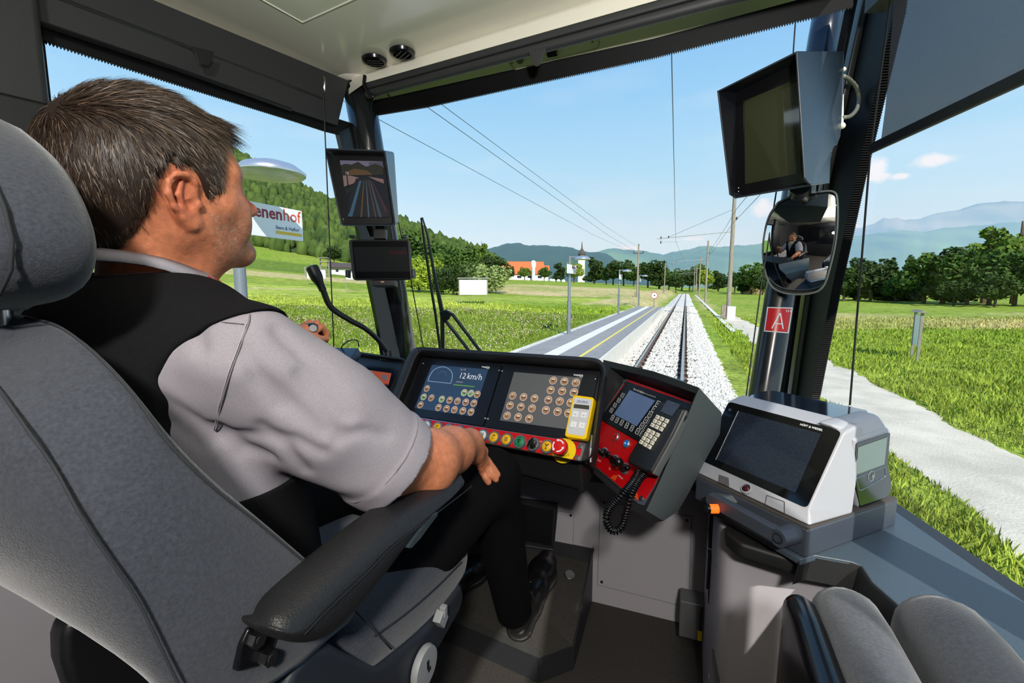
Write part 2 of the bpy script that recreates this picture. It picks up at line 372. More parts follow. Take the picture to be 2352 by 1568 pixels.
for i in range(4):
    a, b, c, d = up_[i], up_[i + 1], lo_[i + 1], lo_[i]
    R_ = []
    for t in (0, .25, .5, .75, 1):
        q = t * t * .9 + t * .1
        R_.append([a + (d - a) * V(1, 1, 0) * 0 + V((d - a).x * t, (d - a).y * t, (d - a).z * q), b + V((c - b).x * t, (c - b).y * t, (c - b).z * q)])
    m.loft([[r[0] for r in R_], [r[1] for r in R_]], closed=False)
struct('trim_2', m, M_ceil)
m = MB(); m.prism([V(-1.78, -1.6, 1.94), V(-1.62, -.3, 1.94), V(-1.27, 1.3, 1.94), V(-1.05, 1.44, 1.94), V(.32, 1.44, 1.94), V(.47, 1.2, 1.94), V(.75, .3, 1.94), V(.85, -1.6, 1.94)], V(0, 0, .05)); struct('trim_3', m, M_dark)           # roof skin above the lining
# access hatch in the ceiling (its corner shows at the top edge)
h = [PZ(695, 50, 1.878), PZ(830, -22, 1.878), PZ(640, -160, 1.878), PZ(560, -60, 1.878)]
m = MB(); c_ = PZ(695, 50, 1.877); hu = (PZ(845, -18, 1.877) - c_).normalized(); hv = V(-hu.y, hu.x, 0); hv = hv if hv.y < 0 else -hv
ht = thing('ceiling_hatch', 'pale access hatch with a raised rim in the cream ceiling', 'hatch', c_)
m = MB(); m.prism(rnd([c_ + V(0, 0, .002), c_ + hu * .5 + V(0, 0, .002), c_ + hu * .5 + hv * .45 + V(0, 0, .002), c_ + hv * .45 + V(0, 0, .002)], .012), V(0, 0, -.003)); obj('panel', m, mat('hatch', (206, 208, 190), .3), ht)
m = MB(); m.tube([c_ + hv * .45, c_, c_ + hu * .5], .0035, 6); obj('rim', m, M_ceil, ht)
# air vents
for i, (x, y, lb) in enumerate(((860, 134, 'round black ceiling air vent, left of the pair'), (924, 116, 'round black ceiling air vent, right of the pair'))):
    c = PZ(x, y, 1.878); t = thing('air_vent', lb, 'air vent', c, 'round ceiling vents')
    m = MB(); m.lathe([(.036, 0), (.041, -.004), (.038, -.012), (.030, -.014), (.028, -.004)], c, n=28, c0=False, c1=False); obj('ring', m, M_blk2, t)
    m = MB(); m.lathe([(.030, .002), (.029, -.006)], c, n=24); obj('barrel', m, mat('vent_dark', (8, 8, 9), .5), t)
    a = math.radians(25 - 55 * i); sx = V(math.cos(a), math.sin(a), 0); sy = V(-math.sin(a), math.cos(a), 0)
    m = MB()
    for q in (-.014, 0, .014): m.box(c + sy * q + V(0, 0, -.009), .054 - abs(q) * .8, .003, .012, (sx, sy, V(0, 0, 1)))
    obj('louvre', m, M_blk2, t)
# ceiling lamp that lights the cab (behind the photographer, it shows in the mirror)
LP = V(.28, -.78, 1.872)
t = thing('ceiling_lamp', 'round white cab ceiling lamp behind the driver', 'ceiling lamp', LP)
m = MB(); m.lathe([(.10, .004), (.115, -.004), (.105, -.03), (.085, -.034)], LP, n=32, c0=False, c1=False); obj('rim', m, M_ceil, t)
M_glow = bpy.data.materials.new('lamp_glow'); M_glow.use_nodes = True
_b = M_glow.node_tree.nodes['Principled BSDF']; _b.inputs['Emission Color'].default_value = (1, .955, .89, 1); _b.inputs['Emission Strength'].default_value = LAMP
m = MB(); m.lathe([(.085, -.03), (.082, -.055), (.06, -.085), (.03, -.1), (.001, -.104)], LP, n=24, c0=False); obj('dome', m, M_glow, t, smooth=180)
# ---------------------------------------------------------------- walls
def seg_wall(fn, s0, s1, z0, z1, th, m_, name):
    m = MB(); m.prism([fn(s0, z0), fn(s1, z0), fn(s1, z1), fn(s0, z1)], (fn(0, 0, -th) - fn(0, 0, 0))); return struct(name, m, m_)
seg_wall(wl, -3.3, .13, -.05, .70, .06, M_white, 'wall_left')
seg_wall(wr, -3.3, .05, -.05, .60, .06, M_dark, 'wall_right')
m = MB(); m.prism([V(-1.22, 1.532, 0), V(.44, 1.532, 0), V(.44, 1.532, .72), V(-1.22, 1.532, .72)], V(0, .05, 0)); struct('wall_front', m, M_white)
m = MB(); m.prism([V(-1.95, -1.5, 0), V(1.1, -1.5, 0), V(1.1, -1.5, 1.95), V(-1.95, -1.5, 1.95)], V(0, -.05, 0)); struct('wall_rear', m, M_blk)
m = MB(); m.prism([V(-1.5, -1.49, .75), V(.2, -1.49, .75), V(.2, -1.49, 1.7), V(-1.5, -1.49, 1.7)], V(0, .012, 0)); struct('window_5', m, mat('dark_glass', (12, 14, 18), .06))
# left sill ledge and dark band under the left window
seg_wall(wl, -3.3, .13, .70, .84, .05, M_dark, 'trim_4')
# left side: header panel, window frame and frit
PWLh = Plane(wl(0, 1, .035), WLd, (0, 0, 1))
hp = [(71, 46), (400, 157), (668, 252), (775, 288)]
def strip(pl, a, b, off, th, name, m_, teeth=None):
    """band between two picture polylines on plane pl; teeth=(pitch, length) adds a saw-tooth edge along b"""
    A = [pl.at(*p, off) for p in a]; B = [pl.at(*p, off) for p in b]
    m = MB(); m.prism(A + B[::-1], -pl.n * th)
    if teeth:
        for i in range(len(B) - 1):
            n = max(1, int((B[i + 1] - B[i]).length / teeth[0])); e = (B[i + 1] - B[i]) / n
            o_ = (B[i] - A[0]); o_ = (o_ - e.normalized() * o_.dot(e.normalized())).normalized() * teeth[1]
            for j in range(n):
                p = B[i] + e * j; q = p + e * .5 + o_
                m.add([p, p + e, q, p - pl.n * th, p + e - pl.n * th, q - pl.n * th], [(0, 1, 2), (5, 4, 3), (1, 4, 5, 2), (0, 2, 5, 3)])
    return struct(name, m, m_)
strip(PWLh, [(40, -130), (400, 20), (800, 185)], hp, 0, .03, 'trim_5', M_dark)
m = MB(); m.tube([PWLh.at(40, 36, .004), PWLh.at(400, 157, .004), PWLh.at(668, 252, .004)], .006, 6); struct('trim_6', m, M_blk2)
strip(PWL, [(20, 20), (400, 145), (690, 245), (815, 285)], [(40, 70), (400, 186), (680, 274), (746, 296), (778, 304)], .012, .01, 'trim_7', M_frit, (.006, .008))
strip(PWL, [(815, 280), (832, 420), (915, 800), (930, 870)], [(777, 303), (787, 345), (812, 470), (868, 740), (890, 870)], .012, .02, 'trim_8', M_blk2)
# left pillar behind the driver
m = MB(); s0 = (PWL.at(74, 90) - wl(0, 0)).dot(WLd); m.prism([wl(s0, .7, .09), wl(s0, .7, -.02), wl(s0 - .2, .7, -.02), wl(s0 - .2, .7, .09)], V(0, 0, 1.2)); struct('trim_9', m, M_dark, bevel=.015)
m = MB(); m.prism([wl(s0 + .02, .7, .0), wl(s0 + .02, .7, -.03), wl(s0 - .2, .7, -.03), wl(s0 - .2, .7, .0)], V(0, 0, 1.2)); struct('trim_10', m, M_frit)
m = MB(); m.prism([wl(s0 - .3, .7, .10), wl(s0 + .03, .7, .10), wl(s0 + .03, .7, .05), wl(s0 - .3, .7, .05)], V(0, 0, .82)); struct('trim_11', m, M_blk, bevel=.01)
# left A post
lp = [PZ(824, 205, 1.86), D(925, 800, 2.0)]
m = MB(); m.tube([ext(*lp, t) for t in (-.02, .25, .5, .75, 1.12)], .056, 20); struct('trim_12', m, M_post, smooth=180)
m = MB(); m.sphere(PZ(808, 243, 1.79), .004, 8, 6); struct('trim_13', m, M_chrome)
m = MB(); m.lathe([(.105, .022), (.10, .004), (.075, -.012), (.06, -.02)], ext(*lp, -.02) + V(-.005, 0, .01), n=28); struct('trim_14', m, M_ceil, smooth=180)
# windscreen: top frit, cream header panel
fo = [(853, 231), (894, 223), (1162, 163), (1500, 89), (1830, 0), (1960, -40)]
fi = [(861, 262), (979, 243), (1176, 200), (1500, 131), (1868, 37), (1960, 12)]
strip(PWS, fo, fi, .006, .006, 'trim_15', M_frit, (.006, .007))
m = MB(); A = [PWS.at(*p, .008) for p in fo]; m.loft([A, [p + V(0, -.02, .03) for p in A], [V(p.x, 1.36, 1.93) for p in A]], closed=False); struct('trim_16', m, M_cream)
m = MB(); m.tube([D(0, 0, 1)] * 0 + [PWS.at(889, 213, .012), PWS.at(896, 225, .012)], .002, 5); struct('trim_17', m, M_seam)
# right A post, window frame with toothed frit
rp = [D(1755, 900, 1.53), D(1777, 768, 1.54), D(1892, 80, 1.60), D(1912, -30, 1.60)]
m = MB(); m.tube([ext(rp[0], rp[1], -.7)] + rp, .047, 20); struct('trim_18', m, M_post, smooth=180)
strip(PWRo, [(1790, 935), (1828, 678), (1870, 400), (1952, 0), (1962, -60)], [(1857, 935), (1864, 905), (1907, 678), (1962, 420), (2010, 213), (2052, 30), (2062, -60)], .0, .03, 'trim_19', M_frit, (.007, .005))
m = MB(); A = [PWRo.at(*p, .0) for p in ((1815, 935), (1852, 678), (1895, 420), (1985, 0), (1998, -60))]; m.loft([[p, p + PWRo.n * .02, p + PWRo.n * .02 - WRd * .035, p - WRd * .04] for p in A]); struct('trim_20', m, M_blk2, bevel=.004)
m = MB(); A = [PWRo.at(*p, .0) for p in ((1792, 935), (1830, 678), (1872, 400), (1955, 0))]; m.loft([[p - WRd * .001, p + PWRo.n * .022 - WRd * .001, p + PWRo.n * .022 - WRd * .022, p - WRd * .024] for p in A]); struct('trim_21', m, M_post)
# right wall header and the pillar behind the photographer's shoulder (its shadow falls on the ledge)
seg_wall(wr, -3.3, -.2, 1.84, 1.95, .05, M_dark, 'trim_22')
def rpanel(s0, s1, z0, z1, name, teeth=False):
    m = MB(); m.prism([wr(s0, z0), wr(s1, z0), wr(s1, z1), wr(s0, z1)], wr(0, 0, -.03) - wr(0, 0, 0))
    if teeth:
        for s, e in ((s0, -1), (s1, 1)):
            n = 60
            for i in range(n): za = z0 + (z1 - z0) * i / n; zb = z0 + (z1 - z0) * (i + 1) / n; m.poly([wr(s, za, -.015), wr(s, zb, -.015), wr(s + e * .012, (za + zb) / 2, -.015)])
    return struct(name, m, M_frit)
rpanel(-1.12, -.895, .56, 1.95, 'trim_23', True)
rpanel(-2.15, -1.60, .56, 1.95, 'trim_24', True); rpanel(-1.60, -1.405, .56, .96, 'trim_28')  # unseen panels added to shade the flip seat, gaps shaped for sun patches
rpanel(-2.5, -2.15, .56, 1.62, 'trim_29'); rpanel(-3.3, -2.5, .56, 1.95, 'trim_30')  # unseen too, with a slot left high up for sun on the footrest
seg_wall(wl, -3.3, s0 - .2, .8, 1.9, .03, M_dark, 'trim_25')
# glass panes
G = glass('clear_glass', (.99, .997, .993), .25)
G0 = glass('coated_glass', (.985, .993, .988), .0)
m = MB(); m.poly([PWS.at(*p, -.004) for p in ((780, 960), (1900, 990), (1960, -60), (835, 215))]); struct('window_1', m, G0, smooth=0)
m = MB(); m.poly([wl(-1.2, .80, -.01), wl(.09, .80, -.01), wl(-.05, 1.9, -.01), wl(-1.2, 1.9, -.01)]); struct('window_2', m, G0, smooth=0)
m = MB(); m.poly([wr(-1.0, .50, -.125), wr(.06, .50, -.125), wr(-.2, 1.95, -.125), wr(-1.0, 1.95, -.125)]); struct('window_3', m, G, smooth=0)
m = MB(); m.poly([wr(-1.62, .58, -.012), wr(-1.1, .58, -.012), wr(-1.1, 1.9, -.012), wr(-1.62, 1.9, -.012)]); struct('window_4', m, G, smooth=0)
# ---------------------------------------------------------------- roller blinds
a0 = LL1; a1 = PWL_in.at(735, 222); a1 = V(a0.x, a0.y, a1.z); ou = V(-.974, .225, 0)
t = thing('roller_blind', 'dark roller blind cassette rolled up above the left side window', 'roller blind', a0, 'cab roller blinds')
m = MB(); m.prism([a0, a0 + ou * .07, a1 + ou * .07, a1 + ou * .012 + V(0, 0, .001), a1 + V(0, 0, .012)], -WLd * 1.4); obj('cassette', m, M_dark, t, bevel=.006)
m = MB(); q = a1 + V(0, 0, .004); m.tube([q, q - WLd * 1.4], .011, 10); obj('bottom_rail', m, M_post, t)
q = PWLh.at(460, 118, .055); m = MB(); tl = [PWLh.at(*p, .055) for p in ((432, 104), (448, 120), (456, 145), (478, 150), (487, 138), (492, 118))]; m.prism(tl, -PWLh.n * .004); obj('pull_tab', m, M_blk, t, bevel=.001)
m = MB(); e = a0 + V(0, 0, .01); m.tube(spline([e + V(.005, 0, .01), e + V(.012, -.004, -.01), e + V(.008, -.004, -.035), e + V(-.012, 0, -.05)], 5), .005, 8); m.sphere(e + V(-.014, 0, -.05), .008); obj('end_bracket', m, M_steel, t)
b0, b1 = LF0 + V(0, -.002, 0), LF1; bd = (b1 - b0).normalized(); bz = (PY(1500, 44, 1.36) - PY(1500, 3, 1.36)).z
t = thing('roller_blind', 'dark roller blind cassette rolled up above the windscreen', 'roller blind', b0, 'cab roller blinds')
m = MB(); m.prism([b0, b0 + V(0, .05, 0), b0 + V(0, .05, bz * .5), b0 + V(0, 0, bz * .45)], bd * 2.0); obj('cassette', m, M_dark, t, bevel=.005)
m = MB(); q = b0 + V(0, .012, bz * .75); m.tube([q, q + bd * 2.0], .0135, 12); obj('bottom_rail', m, M_dark, t)
PB = Plane(b0 + V(0, -.006, 0), bd, (0, 0, 1))
m = MB(); m.prism([PB.at(*p) for p in ((1212, 118), (1219, 132), (1224, 148), (1232, 152), (1241, 147), (1247, 128), (1254, 110))], V(0, .004, 0)); obj('pull_tab', m, M_dark, t, bevel=.001)
m = MB(); e = b0 + V(.004, -.004, .02); m.tube(spline([e, e + V(-.002, -.002, -.03), e + V(.012, 0, -.055), e + V(.03, .0, -.07)], 5), .006, 8); m.sphere(e + V(.03, 0, -.072), .008); obj('end_bracket', m, M_blk2, t)
# sensor plate on the header panel
PH = Plane(PWS.at(1270, 120, .02), V(1, 0, 0), V(0, -.55, .83))
t = thing('sensor_plate', 'cream cover plate with sensor and black cable clip above windscreen', 'sensor plate', PH.o)
sp = [PH.at(*p) for p in ((1160, 130), (1182, 160), (1372, 112), (1378, 98), (1366, 80), (1300, 90))]
m = MB(); m.prism(rnd(sp, .01), -PH.n * .006); obj('plate', m, M_cream, t, bevel=.002)
m = MB(); m.tube(rnd(sp, .01) + [rnd(sp, .01)[0]], .0022, 5); obj('plate_rim', m, mat('cream_rim', (188, 186, 160), .5), t)
m = MB(); q = PH.at(1195, 137, .004); m.cyl(q, q + PH.n * .008, .012, .011, 14); obj('sensor', m, mat('smoke_lens', (110, 112, 100), .2), t)
m = MB()
for p in ((1176, 145), (1361, 96)): q = PH.at(*p, .001); m.cyl(q, q + PH.n * .003, .003, .003, 8)
obj('screw', m, mat('brass', (150, 130, 90), .3, 1), t)
m = MB(); m.box(PH.at(1268, 120, .012), .03, .016, .02); obj('cable_clip', m, M_blk2, t)
# right blind, drawn half way down
t = thing('roller_blind', 'grey mesh sun blind drawn half down the right side window', 'roller blind', wr(-.6, 1.6, .03), 'cab roller blinds')
PBR = Plane(wr(0, 1, .03), -WRd, (0, 0, 1))
le = [(2058, -60), (2052, 40), (2046, 110), (2040, 180), (2032, 250), (2022, 322)]
L_ = [PBR.at(*p) for p in le]; zb = PBR.at(2200, 233).z
NX = 24; rows = []
for i, p in enumerate(L_):
    z = p.z if i < 5 else zb; s_ = (p - wr(0, 0, .03)).dot(WRd)
    rows.append([wr(s_ + (-1.2 - s_) * j / NX, z, .03 + .0015 * math.sin(j * 1.3 + i)) for j in range(NX + 1)])
m = MB(); m.loft(rows, closed=False); obj('blind_fabric', m, M_blind, t)
s1 = (PBR.at(1997, 350) - wr(0, 0, .03)).dot(WRd); zz = PBR.at(2200, 248).z
m = MB(); m.prism([wr(s1, zz + .012, .024), wr(s1, zz + .012, .036), wr(s1, zz - .012, .036), wr(s1, zz - .012, .024)], -WRd * (1.2 + s1)); obj('bottom_bar', m, M_blk, t, bevel=.004)
# guide wires of the blinds
def wire(lb, pts, r=.0022):
    m = MB(); m.tube(pts, r, 6); return tag(obj('guide_wire', m, M_wire), lb, 'guide wire', 'blind guide wires')
wire('thin black blind guide wire in front of the left side window', [PWL_in.at(742, 200), PWL_in.at(748, 340), PWL_in.at(767, 800)])
wire('thin black blind guide wire beside the left pillar at the windscreen', [D(846, 205, 1.70), D(880, 345, 1.76), D(945, 650, 1.9), D(973, 802, 1.95)])
wire('thin black blind guide wire left of the right-hand pillar', [D(1831, -10, 1.46), D(1822, 120, 1.46), D(1783, 440, 1.46), D(1745, 680, 1.46), D(1713, 915, 1.46)])
wire('thin black blind guide wire across the right side window', [PBR.at(2048, -20), PBR.at(1999, 350), PBR.at(1952, 930)], .0027)
# ---------------------------------------------------------------- the country outside
ZR = -.76; XT = -.53                          # rail head level, track centre line
FH = RT.cross(V(0, 0, 1)) * -1                # level viewing direction
COLS = [-800, 300, 500, 800, 1085, 1250, 1450, 1576, 1700, 2000, 2400, 3400]
DEPS = [2, 12, 30, 60, 120, 200, 320]
ZT = np.array([[-.62, -.5, .6, 2.8, 8.5, 26, 40], [-.62, -.5, .5, 2.6, 8.2, 25, 38], [-.62, -.5, .35, 2.2, 7.5, 22, 34], [-.62, -.5, .1, 1.15, 4.4, 13.5, 20],
               [-.62, -.5, 0, .55, 2.3, 5.2, 8], [-.62, -.5, -.35, .0, 1.9, 4.0, 6], [-.62, -.5, -.42, -.2, .9, 2.0, 3], [-1.05, -1.0, -.95, -.9, -.8, .2, 1],
               [-1.12, -1.1, -1.1, -1.02, -.5, .7, 1.5], [-1.12, -1.08, -1.1, -1.2, -1.0, 0, 1], [-1.12, -1.08, -1.08, -1.1, -.9, 0, 1], [-1.12, -1.08, -1.08, -1.1, -.9, 0, 1]])
def terr(x, y):
    x = np.asarray(x, float); y = np.asarray(y, float)
    dep = np.maximum(x * FH.x + y * FH.y, .5); lat = x * RT.x + y * RT.y
    col = 1176 + FPX * lat / dep * 1.0; col = np.clip(col, -800, 3400)
    ci = np.clip(np.searchsorted(COLS, col) - 1, 0, len(COLS) - 2); c0 = np.array(COLS)[ci]; ct = (col - c0) / (np.array(COLS)[ci + 1] - c0)
    ld_ = np.log(np.clip(dep, 2, 320)); LD = np.log(DEPS); di = np.clip(np.searchsorted(LD, ld_) - 1, 0, len(DEPS) - 2); dt = (ld_ - LD[di]) / (LD[di + 1] - LD[di])
    z = (ZT[ci, di] * (1 - ct) + ZT[ci + 1, di] * ct) * (1 - dt) + (ZT[ci, di + 1] * (1 - ct) + ZT[ci + 1, di + 1] * ct) * dt
    t = np.clip((np.abs(x - XT) - 1.7) / 2.0, 0, 1); t = t * t * (3 - 2 * t)
    k = np.clip((dep - 150) / 100, 0, 1)
    t = t * (1 - k) + k
    return (ZR - .22) * (1 - t) + z * t
def TZ(x, y): return float(terr([x], [y])[0])
def GP(px, py, dep):
    """terrain point under picture column px at level distance dep"""
    lat = (px - 1176) / FPX * dep * math.cos(PITCH); p = FH * dep + RT * lat; return V(p.x, p.y, TZ(p.x, p.y))
# grass land
NC, NR = 260, 150
cols = np.linspace(-700, 3300, NC); deps = np.geomspace(2.2, 330, NR)
cg, dg = np.meshgrid(cols, deps); lat = (cg - 1176) / FPX * dg
gx = FH.x * dg + RT.x * lat; gy = FH.y * dg + RT.y * lat; gz = terr(gx, gy)
gz = gz + np.random.normal(0, .012, gz.shape) * np.clip(dg / 15, .3, 3)
vs = np.stack([gx, gy, gz], -1).reshape(-1, 3)
ii = (np.arange(NR - 1)[:, None] * NC + np.arange(NC - 1)[None]).ravel(); fs = np.stack([ii, ii + 1, ii + NC + 1, ii + NC], -1)
gm = mesh_np('meadow', vs, fs)
# what grows where: hay-coloured mown strips, clover, plain grass
def land(x, y):
    dep = x * FH.x + y * FH.y; lat = x * RT.x + y * RT.y; col = 1176 + FPX * lat / np.maximum(dep, 1); X = x - XT
    n = np.sin(x * .31 + np.sin(y * .23) * 1.3) * .5 + np.sin(y * .17 + x * .11) * .5
    c = np.zeros((len(x), 4)); c[:, 3] = 1
    A = np.array([rgb(134, 158, 50)[:3], rgb(178, 190, 82)[:3], rgb(206, 186, 132)[:3], rgb(100, 122, 48)[:3], rgb(152, 166, 66)[:3]])
    c[:, :3] = A[0]
    def mix(m, k): 
        m = np.clip(m, 0, 1)[:, None]; c[:, :3] = c[:, :3] * (1 - m) + A[k] * m
    mix(.5 + n * .5, 4)
    left = (X < -3)
    mix(left * (dep > 26) * (dep < 52) * (.5 + .5 * n), 1)
    mix(left * (dep > 60) * (dep < 112) * (col > 1120) * (.75 + .35 * n), 2)
    mix(left * (dep > 70) * (dep < 84) * (col < 900) * .8, 2); mix(left * (np.abs(dep - 42 - (col - 600) * .03) < 1.2) * (col < 860) * .7, 2)
    mix(left * (dep > 95) * (dep < 135) * (col < 1000) * .75, 3)
    mix(left * (dep < 26) * (dep > 12) * .55, 3)
    mix((X < -2.2) * (X > -8) * (dep > 38) * (dep < 170) * (.8 + .4 * n), 2)
    mix((X > 2.2) * (X < 3.6) * (dep > 45) * (dep < 140) * .6, 2)
    mix((X > 4.0) * (dep > 24) * (dep < 40) * (col > 1850) * (.45 + .4 * n), 2)
    mix((X > 3.2) * (X < 4.6) * (dep < 26) * (.4 + .3 * n), 3)
    return c
ca = gm.color_attributes.new('growth', 'FLOAT_COLOR', 'POINT'); ca.data.foreach_set('color', land(vs[:, 0], vs[:, 1]).astype(np.float32).ravel())
def ground_mat(name, attr=True, sc=(1.1, 9)):
    m = bpy.data.materials.new(name); m.use_nodes = True; nt = m.node_tree; b = nt.nodes['Principled BSDF']; b.inputs['Roughness'].default_value = .9; b.inputs['Specular IOR Level'].default_value = .1
    a = nt.nodes.new('ShaderNodeVertexColor'); a.layer_name = 'growth'
    tc = nt.nodes.new('ShaderNodeTexCoord'); src = a.outputs[0]
    for s_, lo_, hi_ in ((sc[0], .72, 1.2), (sc[1], .6, 1.35)):
        n = nt.nodes.new('ShaderNodeTexNoise'); n.inputs['Scale'].default_value = s_; n.inputs['Detail'].default_value = 5; nt.links.new(tc.outputs['Object'], n.inputs[0])
        r = nt.nodes.new('ShaderNodeMapRange'); r.inputs[1].default_value = .35; r.inputs[2].default_value = .65; r.inputs[3].default_value = lo_; r.inputs[4].default_value = hi_; nt.links.new(n.outputs[0], r.inputs[0])
        x = nt.nodes.new('ShaderNodeVectorMath'); x.operation = 'SCALE'; nt.links.new(src, x.inputs[0]); nt.links.new(r.outputs[0], x.inputs['Scale']); src = x.outputs[0]
    nt.links.new(src, b.inputs['Base Color'])
    k = nt.nodes.new('ShaderNodeBump'); k.inputs['Strength'].default_value = .6; k.inputs['Distance'].default_value = .05; nt.links.new(n.outputs[0], k.inputs['Height']); nt.links.new(k.outputs[0], b.inputs['Normal'])
    return m
M_meadow = ground_mat('meadow_grass')
gm.materials.append(M_meadow); go = link('ground', gm); go['kind'] = 'structure'; gm.polygons.foreach_set('use_smooth', [True] * len(gm.polygons))
m = MB(); m.poly([V(-60, -40, -1.4), V(60, -40, -1.4), V(60, 3, -1.4), V(-60, 3, -1.4)]); struct('ground.001', m, mat('grass_flat', (120, 150, 45), .9, noise=(2, .3)))
# near grass blades
def blades(n, f, name, hmin, hmax):
    u = np.random.rand(n); dep = 2.4 * (34 / 2.4) ** (u ** .75); col = np.random.uniform(-300, 2900, n)
    lat = (col - 1176) / FPX * dep; x = FH.x * dep + RT.x * lat; y = FH.y * dep + RT.y * lat
    k = f(x, y, dep, col); x, y, dep = x[k], y[k], dep[k]; n = len(x); z = terr(x, y)
    h = np.random.uniform(hmin, hmax, n) * (.8 + .4 * np.sin(x * 1.7) * np.sin(y * 1.3)); w = .004 + dep * .0011; a = np.random.rand(n) * 6.283; l = np.random.normal(0, .35, (n, 2)) * h[:, None]
    p = np.zeros((n, 4, 3)); dx = np.cos(a) * w; dy = np.sin(a) * w
    p[:, 0] = np.stack([x - dx, y - dy, z - .02], -1); p[:, 1] = np.stack([x + dx, y + dy, z - .02], -1)
    p[:, 2] = np.stack([x + dx * .6 + l[:, 0] * .5, y + dy * .6 + l[:, 1] * .5, z + h * .6], -1); p[:, 3] = np.stack([x + l[:, 0], y + l[:, 1], z + h], -1)
    i = np.arange(n) * 4
    me = mesh_np(name, p.reshape(-1, 3), np.concatenate([np.stack([i, i + 1, i + 2], -1), np.stack([i, i + 2, i + 3], -1)]))
    cc = land(np.repeat(x, 4), np.repeat(y, 4)); cc[:, :3] *= np.repeat(np.random.uniform(.75, 1.3, (n, 1)) * np.array([[1, 1, 1]]), 4, axis=0)
    at = me.color_attributes.new('growth', 'FLOAT_COLOR', 'POINT'); at.data.foreach_set('color', cc.astype(np.float32).ravel())
    return me
def on_path(x, y):
    X = x - PATHX(y); return np.abs(X) < .76 + .1 * np.sin(y * 1.9)
def PATHX(y): return 3.45 + np.clip(y - 16, 0, 60) * -.02
M_blade = ground_mat('grass_blade', sc=(.9, 5))
gb = blades(190000, lambda x, y, d, c: ((x - XT > 2.0) & ~on_path(x, y)) | (x - XT < -3.6) | ((x - XT < -2.1) & (y > 39)), 'grass', .07, .2)
gb.materials.append(M_blade); o = link('grass', gb); o['kind'] = 'stuff'; tag(o, 'bright green meadow grass on both sides of the track', 'grass')
# clover blossom on the left verge
n = 2600; dep = np.random.uniform(7, 24, n); col = np.random.uniform(560, 1320, n); lat = (col - 1176) / FPX * dep; x = FH.x * dep + RT.x * lat; y = FH.y * dep + RT.y * lat
k = (x < XT - 3.7) & (np.sin(x * .9) + np.sin(y * .7) + np.random.rand(n) * 2 > .4); x, y, dep = x[k], y[k], dep[k]; n = len(x); z = terr(x, y) + np.random.uniform(.14, .24, n)
oc = np.array([[1, 0, 0], [-1, 0, 0], [0, 1, 0], [0, -1, 0], [0, 0, 1], [0, 0, -1]], float); ofc = np.array([[0, 2, 4], [2, 1, 4], [1, 3, 4], [3, 0, 4], [2, 0, 5], [1, 2, 5], [3, 1, 5], [0, 3, 5]])
vv = np.stack([x, y, z], -1)[:, None] + oc[None] * (.012 + dep * .0006)[:, None, None]
me = mesh_np('clover', vv.reshape(-1, 3), (ofc[None] + np.arange(n)[:, None, None] * 6).reshape(-1, 3)); me.materials.append(mat('clover_pink', (226, 190, 190), .8, noise=(3, .2)))
o = link('clover_blossom', me); o['kind'] = 'stuff'; tag(o, 'pink clover blossom scattered in the grass left of the platform', 'flowers')
# gravel path on the right
rows = []
for yy in np.concatenate([np.arange(2.2, 16, .35), np.arange(16, 40, 1.5)]):
    c = PATHX(yy); w = .86 + .08 * math.sin(yy * 1.9) + .05 * math.sin(yy * 5.3)
    rows.append([V(c + w * t, yy, TZ(c + w * t, yy) + .035 - .05 * abs(t) ** 3) for t in np.linspace(-1, 1, 9)])
m = MB(); m.loft(rows, closed=False); o = struct('gravel_path', m, mat('path_gravel', (214, 203, 180), .95, noise=(1.6, .16), bump=(30, .5)))
# side path behind the right sign board, pale cable duct beside the masts
m = MB(); rows = [[V(2.1, yy, TZ(2.1, yy) + .06), V(2.38, yy, TZ(2.38, yy) + .06)] for yy in np.arange(24, 130, 3)]
m.loft(rows, closed=False); struct('cable_duct', m, mat('duct_concrete', (226, 222, 212), .9))
# ballast bed and stones
bx = [(-1.95, -.33), (-1.45, -.175), (-.5, -.155), (0, -.16), (.5, -.155), (1.35, -.175), (1.95, -.42)]
m = MB(); m.loft([[V(XT + a, yy, ZR + b) for a, b in bx] for yy in list(np.arange(3, 60, 3)) + list(np.arange(60, 300, 12))], closed=False)
struct('ballast_bed', m, mat('ballast_fine', (222, 214, 200), .95, noise=(16, .4), bump=(14, .9)))
n = 30000; yy = 6.5 * (52 / 6.5) ** np.random.rand(n); X = np.random.uniform(-1.9, 1.85, n); z = np.interp(X, [a for a, _ in bx], [b for _, b in bx]) + ZR
k = (np.abs(np.abs(X) - .53) > .1); X, yy, z = X[k], yy[k], z[k]; n = len(X)
ang = np.random.rand(n, 3) * 6.28; s_ = np.random.uniform(.02, .042, (n, 1, 1)) * (1 + np.random.uniform(-.35, .35, (n, 6, 1)))
ca_, sa_ = np.cos(ang[:, :1]), np.sin(ang[:, :1]); cb_, sb_ = np.cos(ang[:, 1:2]), np.sin(ang[:, 1:2])
q = oc[None] * s_; q = np.stack([q[..., 0] * ca_ - q[..., 1] * sa_, q[..., 0] * sa_ + q[..., 1] * ca_, q[..., 2]], -1); q = np.stack([q[..., 0], q[..., 1] * cb_ - q[..., 2] * sb_, q[..., 1] * sb_ + q[..., 2] * cb_], -1)
vv = q + np.stack([X + XT, yy, z + .012], -1)[:, None]
me = mesh_np('stones', vv.reshape(-1, 3), (ofc[None] + np.arange(n)[:, None, None] * 6).reshape(-1, 3)); me.materials.append(mat('ballast_stone', (226, 220, 207), .9, noise=(9, .35)))
o = link('ballast_stones', me); o['kind'] = 'stuff'; tag(o, 'pale crushed stone ballast around the rails', 'ballast')
